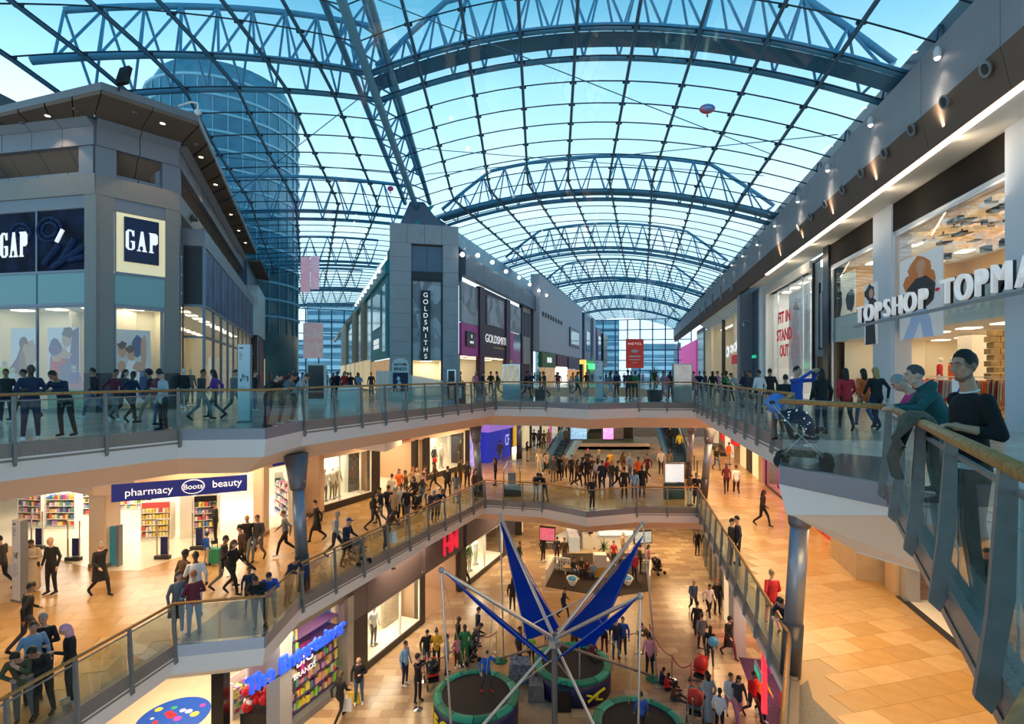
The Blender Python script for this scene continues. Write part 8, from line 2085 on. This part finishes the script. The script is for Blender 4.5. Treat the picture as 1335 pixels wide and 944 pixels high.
for k in range(16):
 b = MB(); b.ball((kx - .6 + random.uniform(-.35, .35), ky + 1.1 + random.uniform(-.2, .2), Z0 + 2.0 + random.uniform(-.3, .3)), .12, n=7, m=5); b.build('red_balloon', mat('balloon_red', (.75, .02, .03), .4), t)
rx0, ry0 = gp(722, 716, Z0); rx1, ry1 = gp(752, 690, Z0)
b = MB(); b.hexa([(rx0 - .6, ry0, Z0), (rx0 + 1.2, ry0, Z0), (rx1 + 1.0, ry1, Z0), (rx1, ry1, Z0), (rx0 - .6, ry0, Z0 + .45), (rx0 + 1.2, ry0, Z0 + .45), (rx1 + 1, ry1, Z0 + .5), (rx1, ry1, Z0 + .5)]); t = b.build('ramp', mat('ramp_grey', (.16, .15, .18), .3, .3), label='grey metal ramp running back beside the play kiosk', cat='ramp')
for i, (px, w) in enumerate(((640, .8), (655, .7), (668, .6), (676, .5))):
 x, y = gp(px, 692 + i * 2, Z0); t = empty('shopfront', (x, y, Z0), label='%s dark pillar of the far ground shops behind the left sail' % ('first', 'second', 'third', 'fourth')[i], cat='shopfront')
 zbox('pillar', x - w / 2, x + w / 2, y, y + .4, Z0, -6.7, dark if i % 2 else panelgrey, t); zbox('lit_strip', x + w / 2, x + w / 2 + .1, y + .2, y + .3, Z0 + .2, -7.5, mat('lit_window_0', (.9, .7, .4), .4, emit=.9), t)
# ------------------------------------------------------------------ totems, kiosks and cases
def totem(x, y, z, w, h, label, rz=0.0):
 fr = Fr((x - w / 2 * math.cos(rz), y - w / 2 * math.sin(rz)), (math.cos(rz), math.sin(rz))); 
 if fr.n.y > 0: fr.n = -fr.n
 t = empty('totem_sign', (x, y, z), label=label, cat='sign')
 box_obj('body', fr, 0, w, z, z + h, -.18, 0, mat('totem_white', (.80, .80, .82), .4), t); box_obj('side_edge', fr, w, w + .03, z, z + h, -.18, 0, greymull, t); box_obj('foot', fr, -.03, w + .03, z, z + .06, -.2, .02, greymull, t)
 box_obj('print_line', fr, w * .12, w * .45, z + h * .945, z + h * .96, 0, .004, black, t)
 ink = mat('ink_grey', (.12, .12, .14), .6); rr = random.Random(int(abs(x) * 10))
 for k in range(6): box_obj('print_line', fr, w * .12, w * (.2 + .3 * rr.random()), z + h * (.90 - .018 * k), z + h * (.906 - .018 * k), 0, .004, ink, t)
 for k in range(9): 
  a = .12 + .7 * rr.random(); box_obj('map_block', fr, w * a, w * (a + .12), z + h * (.52 + .09 * rr.random()), z + h * (.535 + .09 * rr.random()), 0, .005, ink if k % 2 else mat('ink_pale', (.4, .4, .44), .6), t)
 for k in range(12): box_obj('print_line', fr, w * .12, w * (.4 + .45 * rr.random()), z + h * (.46 - .014 * k), z + h * (.464 - .014 * k), 0, .004, mat('ink_pale', (.4, .4, .44), .6), t)
x, y = gp(318, 551, 0); totem(x, y, 0, .36, 2.55, 'tall white totem sign behind the top left glass bay', .25)
x, y = gp(21, 785, Z1); totem(x, y, Z1, .42, 2.5, 'tall white totem sign at the left edge of the middle level', -.35)
x, y = gp(781, 522, 0); totem(x, y, 0, .42, 2.35, 'white totem sign in the middle of the far top walkway')
def framed(px0, px1, py0, py1, Y, z, label, pic, base=None, name='screen_stand'):
 a = at(px0, py0, Y); c = at(px1, py1, Y); t = empty(name, ((a.x + c.x) / 2, Y, z), label=label, cat='screen')
 zbox('cabinet', a.x, c.x, Y, Y + .25, c.z, a.z, chrome, t); zbox('picture', a.x + .06, c.x - .06, Y - .01, Y, c.z + .06, a.z - .06, pic, t)
 zbox('base', a.x + .02, c.x - .02, Y - .02, Y + .27, z, c.z, base or steel, t)
framed(878, 903, 474, 504, 28.5, 0, 'silver framed screen stand at the far right of the top level', mat('pic_silver', (.65, .6, .55), .25, .2, emit=.35, col2=(.35, .3, .28), nscale=2.5, noise=.6))
framed(655, 678, 475, 502, 33, 0, 'gold framed screen stand before the plum shop', mat('pic_gold', (.75, .6, .42), .25, .2, emit=.35, col2=(.3, .25, .2), nscale=2.5, noise=.6))
framed(866, 893, 604, 630, 29, Z1, 'white lit poster stand at the far right of the middle level', mat('pic_white', (.85, .9, .95), .25, emit=.6, col2=(.45, .55, .65), nscale=1.6, noise=.6), mat('stand_teal_dark', (.02, .08, .10), .3))
t = empty('screen_stand', at(411, 505, 27), label='black screen kiosk with white frame behind the rail, left of centre', cat='screen')
a = at(400, 474, 27); c = at(424, 505, 27); zbox('frame', a.x, c.x, 27, 27.2, 0, a.z, white, t); zbox('screen', a.x + .08, c.x - .08, 26.97, 27, .3, a.z - .1, black, t)
x, y = gp(457, 536, 0); t = empty('podium', (x, y, 0), label='white podium with sloping top behind the far left glass', cat='podium')
b = MB(); b.hexa([(x - .38, y - .3, 0), (x + .3, y - .3, 0), (x + .3, y + .3, 0), (x - .3, y + .3, 0), (x - .42, y - .34, .98), (x + .34, y - .34, .98), (x + .34, y + .34, 1.1), (x - .42, y + .34, 1.1)]); b.build('body', white, t); zbox('plinth', x - .3, x + .25, y - .25, y + .25, -.004, .05, dark, t)
kx, ky = (530 - CX) * 30.5 / FPX, 30.5
t = empty('kiosk', (kx, ky, 0), label='white picket kiosk with an arched white sign in front of the pylon', cat='kiosk')
KF = Fr((kx - 1.8, ky), (1, 0), (0, -1))
for k in range(34):
 u = .02 + k * .115; h = 1.55 if abs(k - 6) > 6 else 1.7; h = h - max(0, (k - 14)) * .022
 b = MB(); b.poly(KF, [(u, 0.02), (u + .09, .02), (u + .09, h), (u + .045, h + .09), (u, h)], -.02, .02); b.build('picket', white, t)
b = MB(); b.poly(KF, [(.95, 0.02), (1.95, .02), (1.95, 2.1), (1.85, 2.35), (1.6, 2.5), (1.3, 2.5), (1.05, 2.35), (.95, 2.1)], .02, .06); b.build('arched_board', white, t)
text('lettering', 'GATHER', KF, 1.45, 2.12, .07, .2, black, t, off=.005); text('lettering', 'BINGO', KF, 1.45, 1.86, .07, .24, black, t, off=.005)
box_obj('poster', KF, 1.02, 1.9, .55, 1.65, .06, .09, navy, t)
for pts in (oval(1.35, 1.3, .10, .13), oval(1.4, 1.0, .12, .16), [(1.2, .7), (1.5, .7), (1.45, .95), (1.28, .95)]): b = MB(); b.poly(KF, pts, .09, .10); b.build('print', flat('pale'), t)
framed(583, 594, 482, 499, 32.5, 0, 'dark notice board at the right foot of the pylon', black, black, 'notice_board')
x, y = gp(600, 527, 0); t = empty('advert_stand', (x, y, 0), label='black upright stand with white lettering behind the far glass', cat='stand'); zbox('panel', x - .28, x + .28, y, y + .12, .02, 1.08, black, t); zbox('print', x - .06, x + .06, y - .01, y, .3, .9, flat('lgrey'), t)
x, y = gp(668, 646, Z1); t = empty('display_case', (x, y, Z1), label='arched glass display case on a black base at the far left of the middle level', cat='display case')
zbox('base', x - .55, x + .5, y - .3, y + .3, Z1, Z1 + .55, black, t)
for s in (-1, 1):
 b = MB(); b.tube([(x - .5, y + s * .27, Z1 + .55), (x - .5, y + s * .27, Z1 + 1.5), (x - .25, y + s * .27, Z1 + 1.95), (x + .2, y + s * .27, Z1 + 1.95), (x + .45, y + s * .27, Z1 + 1.95), (x + .45, y + s * .27, Z1 + .55)], .03, 6); b.build('arched_frame', chrome, t, smooth=True)
zbox('glass_panel', x - .46, x + .42, y - .26, y + .26, Z1 + .56, Z1 + 1.9, shopglass, t); zbox('contents', x - .25, x + .2, y - .1, y + .15, Z1 + .56, Z1 + 1.3, mat('case_grey', (.25, .25, .27), .5), t)
for i, (px, py_) in enumerate(((905, 613), (909, 621))):
 x, y = gp(px, py_, Z1); t = empty('barrier_post', (x, y, Z1), label='black queue post %s by the brown column' % ('nearer', 'farther')[1 - i], cat='barrier post'); b = MB(); b.lathe((x, y, Z1), [(.18, 0), (.18, .03), (.035, .05), (.035, 1.0), (.05, 1.0), (.05, 1.06)], 10); b.build('stand', black, t); b = MB(); b.lathe((x, y, Z1 + 1.06), [(.04, 0), (.04, .03)], 8); b.build('cap', steel, t)
fa = FRT.pt(FRT.u(1312), 1.1, 0); t = empty('easel_poster', fa, label='white easel poster of a figure in blue beside the right white column', cat='poster')
PF = Fr((fa.x - .35, fa.y - .1), (1, .25)); 
if PF.n.y > 0: PF.n = -PF.n
poster(PF, 0, .62, .45, 1.45, 0, 'white', [('blue', blob(.5, .45, .3, .35, seed=3)), ('skin', oval(.55, .85, .1, .07)), ('red', blob(.4, .3, .14, .16, seed=6)), ('hair', oval(.55, .9, .1, .05))], parent=t)
for s in (.05, .57):
 rod(PF.pt(s, .0, .45), PF.pt(s, .12, 0), .015, white, t, 'leg', 6); rod(PF.pt(s, -.03, .6), PF.pt(s, -.35, 0), .015, white, t, 'leg', 6)
# ------------------------------------------------------------------ granite bay floors and ceiling fittings
def patch(pts, z, label, m_=None):
 b = MB(); b.prism(pts, z + .003, z + .009); b.build('granite_floor', m_ or mat('granite_mosaic', (.13, .13, .13), .4, noise=.6, nscale=30), label=label, cat='floor inlay')
patch([gp(236, 836, Z1), gp(300, 786, Z1), gp(350, 775, Z1), gp(388, 763, Z1), (-6.6, 16.0), (-6.62, 13.8), (-8.5, 13.35)], Z1, 'dark granite floor inlay of the middle left glass bay')
b = MB(); b.prism([gp(298, 806, Z1), gp(322, 788, Z1), gp(350, 795, Z1), gp(330, 812, Z1)], Z1 + .009, Z1 + .012); b.build('granite_diamond', dgranite, label='black granite diamond in the middle left bay floor', cat='floor inlay')
patch([(6.35, 11.6), (6.75, 11.9), gp(1060, 912, Z1), gp(1100, 950, Z1), (6.3, 8.2), (4.75, 8.6)], Z1, 'grey granite floor inlay below the large near column')
patch([(4.6, 8.5), (6.6, 10.4), (7.6, 9.3), (5.6, 7.3), (5.2, 7.15)], 0, 'dark granite band in the top right glass bay floor', mat('granite_band', (.22, .22, .22), .15, noise=.4, nscale=30))
def fit_ceiling(px, py_, zc, r, lit, label, grp):
 Y = FPX * (EYE - zc) / (py_ - HY); x = (px - CX) * Y / FPX; t = empty('ceiling_fitting', (x, Y, zc), label=label, cat='light' if lit else 'vent', group=grp)
 b = MB(); b.lathe((x, Y, zc), [(r, 0), (r, -.03), (r * .7, -.035), (r * .7, -.0)], 14); b.build('ring', mat('fitting_ring', (.35, .30, .26), .5), t)
 b = MB(); b.lathe((x, Y, zc - .012), [(r * .62, 0), (r * .62, -.015)], 12); b.build('lens', lamp_c if lit else dark, t)
for (px, py_, r, lit, lab) in ((90, 622, .17, 0, 'leftmost of three round vents under the top level'), (119, 618, .17, 0, 'middle one of three round vents under the top level'), (147, 613, .17, 0, 'rightmost of three round vents under the top level'), (248, 597, .1, 1, 'small lit downlight above the pharmacy sign'), (409, 578, .09, 1, 'small lit downlight left of the white angular bulkhead'), (429, 576, .15, 0, 'first round vent above the clothes shop'), (444, 573, .15, 0, 'second round vent above the clothes shop'), (459, 570, .15, 0, 'third round vent above the clothes shop'), (478, 568, .09, 1, 'small lit downlight above the clothes shop')):
 fit_ceiling(px, py_, -1.305, r, lit, lab, 'round fittings in the ceiling under the top level')
for (px, py_, lit, lab) in ((408, 797, 1, 'lit downlight under the middle level above the toy window'), (513, 741, 1, 'lit downlight under the middle level near the red letters'), (571, 704, 1, 'lit downlight under the middle level by the far window'), (450, 772, 0, 'dark vent under the middle level above the toy shop'), (592, 690, 0, 'dark vent under the middle level near the far corner')):
 fit_ceiling(px, py_, Z1 - 1.305, .1 if lit else .15, lit, lab, 'round fittings in the ceiling under the middle level')
# ------------------------------------------------------------------ mannequins and clothes rails
def mannequin(x, y, z, rz, top, leg, label, sc=1.0, skin=(.75, .70, .62)):
 me, h, q = figure('S'); t = empty('mannequin', (x, y, z), math.radians(rz), label=label, cat='mannequin', group='shop mannequins'); t.scale = (sc,) * 3
 o = bpy.data.objects.new('body', me); COL.objects.link(o); o.parent = t
 for k, m_ in enumerate((mat('mannequin_%d' % int(skin[0] * 100), skin, .4), cm('cloth', PCOL, top), cm('cloth', PCOL, leg), cm('cloth', PCOL, 'white'))): o.material_slots[k].link = 'OBJECT'; o.material_slots[k].material = m_
 b = MB(); b.lathe((0, 0, 0), [(.2, -.02), (.2, .01)], 12); o = bpy.data.objects.new('base_plate', b.mesh('base_plate', chrome)); COL.objects.link(o); o.parent = t
def mfr(fr, px, w, z, *a, **k):
 p = fr.pt(fr.u(px, w), w, z); mannequin(p.x, p.y, z, *a, **k)
mfr(G1, 7, -.4, .45, 0, 'yellow', 'khaki', 'mannequin in yellow at the left edge of the corner shop window')
mfr(G1, 18, -.4, .3, 10, 'cream', 'brown', 'mannequin in cream left of the crouching model poster', sc=.9)
mfr(G1, 97, -.45, .3, 0, 'blue', 'navy', 'mannequin in blue beside the denim and red poster', sc=.95)
mfr(G3, 239, .35, .1, 60, 'black', 'charcoal', 'mannequin in a black jacket at the glazed bay corner')
mfr(G3, 248, .1, .1, 60, 'grey', 'navy', 'mannequin in grey inside the glazed bay')
mfr(FW, 423, -.6, Z1 + .37, 60, 'white', 'grey', 'mannequin in white at the left of the wide clothes window'); mfr(FW, 433, -.6, Z1 + .37, 60, 'cream', 'khaki', 'second mannequin, in a cream jacket, in the wide clothes window'); mfr(FW, 440, -.7, Z1 + .37, 60, 'khaki', 'khaki', 'third mannequin, in khaki, in the wide clothes window')
mfr(FW, 566, -.6, Z1 + .37, 60, 'charcoal', 'charcoal', 'mannequin with a red bag in the second clothes window'); mfr(FW, 575, -.6, Z1 + .37, 60, 'white', 'silver', 'mannequin in white and grey in the second clothes window'); mfr(FW, 600, -.6, Z1 + .37, 60, 'brown', 'olive', 'mannequin in brown at the right of the second clothes window')
b = MB(); p = FW.pt(FW.u(566, -.4), -.35, Z1 + 1.1); b.ball(p, .17, .08, .2); b.build('round_sale_sign', rdm, label='round red sign in the second clothes window', cat='sign')
mfr(F0, 487, -.6, Z0 + .32, 60, 'white', 'charcoal', 'lone mannequin in the tall cream ground window'); mfr(F0, 612, -.6, Z0 + .32, 60, 'green', 'cream', 'mannequin in green in the far ground window'); mfr(F0, 620, -.7, Z0 + .32, 60, 'white', 'white', 'mannequin in white in the far ground window')
def rack(x, y, z, rz, L, cols, label):
 t = empty('clothes_rail', (x, y, z), rz, label=label, cat='clothes rail')
 def ch(b, name, m_):
  o = bpy.data.objects.new(name, b.mesh(name, m_)); COL.objects.link(o); o.parent = t
 for s in (-1, 1): b = MB(); b.tube([(s * L / 2, -.2, 0), (s * L / 2, 0, .05), (s * L / 2, 0, 1.45)], .015, 5); ch(b, 'leg', chrome)
 b = MB(); b.tube([(-L / 2, 0, 1.45), (L / 2, 0, 1.45)], .015, 5); ch(b, 'rail', chrome)
 n = int(L / .09); rr = random.Random(int(abs(x * 7 + y * 3)))
 for k in range(n):
  xx = -L / 2 + L * (k + .5) / n; h = rr.uniform(.7, 1.0); b = MB(); b.hexa([(xx - .03, -.24, 1.38 - h), (xx + .03, -.24, 1.38 - h), (xx + .03, .24, 1.38 - h), (xx - .03, .24, 1.38 - h), (xx - .015, -.2, 1.32), (xx + .015, -.2, 1.32), (xx + .015, .2, 1.32), (xx - .015, .2, 1.32)]); ch(b, 'garment', cm('cloth', PCOL, rr.choice(cols)))
ra = math.atan2(FRT.d.y, FRT.d.x); k = 0
for (px, w, cols, lab) in ((1195, -1.2, ['orange', 'red', 'beige', 'pink'], 'orange and red clothes behind the grey haired man'), (1222, -1.6, ['beige', 'tan', 'black', 'cream'], 'beige clothes between the two men'), (1240, -1.0, ['red', 'black', 'beige'], 'red and black clothes near the shop front'), (1300, -2.0, ['orange', 'beige', 'tan', 'maroon'], 'warm coloured clothes right of the man in black'), (1275, -4.0, ['white', 'tan', 'red'], 'mixed clothes deep in the shop'), (1215, -4.5, ['orange', 'white', 'beige', 'red'], 'bright clothes deep in the shop left'), (1120, -1.5, ['orange', 'brown', 'black'], 'orange and brown clothes behind the walking women'), (1105, -3.0, ['cream', 'orange', 'charcoal'], 'cream and orange clothes in the left bay')):
 p = FRT.pt(FRT.u(px, w), w, .02); rack(p.x, p.y, .02, ra + (.3 if k % 2 else -.2), 1.7, cols, 'clothes rail with ' + lab); k += 1
for (px, top, leg, lab) in ((1225, 'red', 'white', 'red and white'), (1240, 'orange', 'orange', 'orange'), (1102, 'orange', 'black', 'orange and black')): mfr(FRT, px, -3.2, .6, 60, top, leg, 'raised mannequin in %s inside the two bay fashion shop' % lab)
p = FRT.pt(FRT.u(1308, -3), -3, 0); t = empty('brick_pillar', p, label='gold brick pillar deep in the fashion shop', cat='pillar')
for r_ in range(14):
 for c_ in range(3): zbox('brick', p.x - .55 + c_ * .38 + (.1 if r_ % 2 else 0), p.x - .2 + c_ * .38 + (.1 if r_ % 2 else 0), p.y - .1, p.y + .2, .02 + r_ * .23, .23 + r_ * .23, mat('brick_gold', (.45, .28, .10), .7, noise=.4, nscale=4), t)
for i, (px, w) in enumerate(((1268, -3.5), (1190, -3.5))): 
 p = FRT.pt(FRT.u(px, w), w, 0); t = empty('pillar', p, label='square cream pillar inside the fashion shop, %s' % ('behind the man in black' if i == 0 else 'behind the grey haired man'), cat='pillar'); zbox('shaft', p.x - .35, p.x + .35, p.y - .35, p.y + .35, .02, 3.3, litwall, t); zbox('skirting', p.x - .37, p.x + .37, p.y - .37, p.y + .37, .02, .15, white, t)
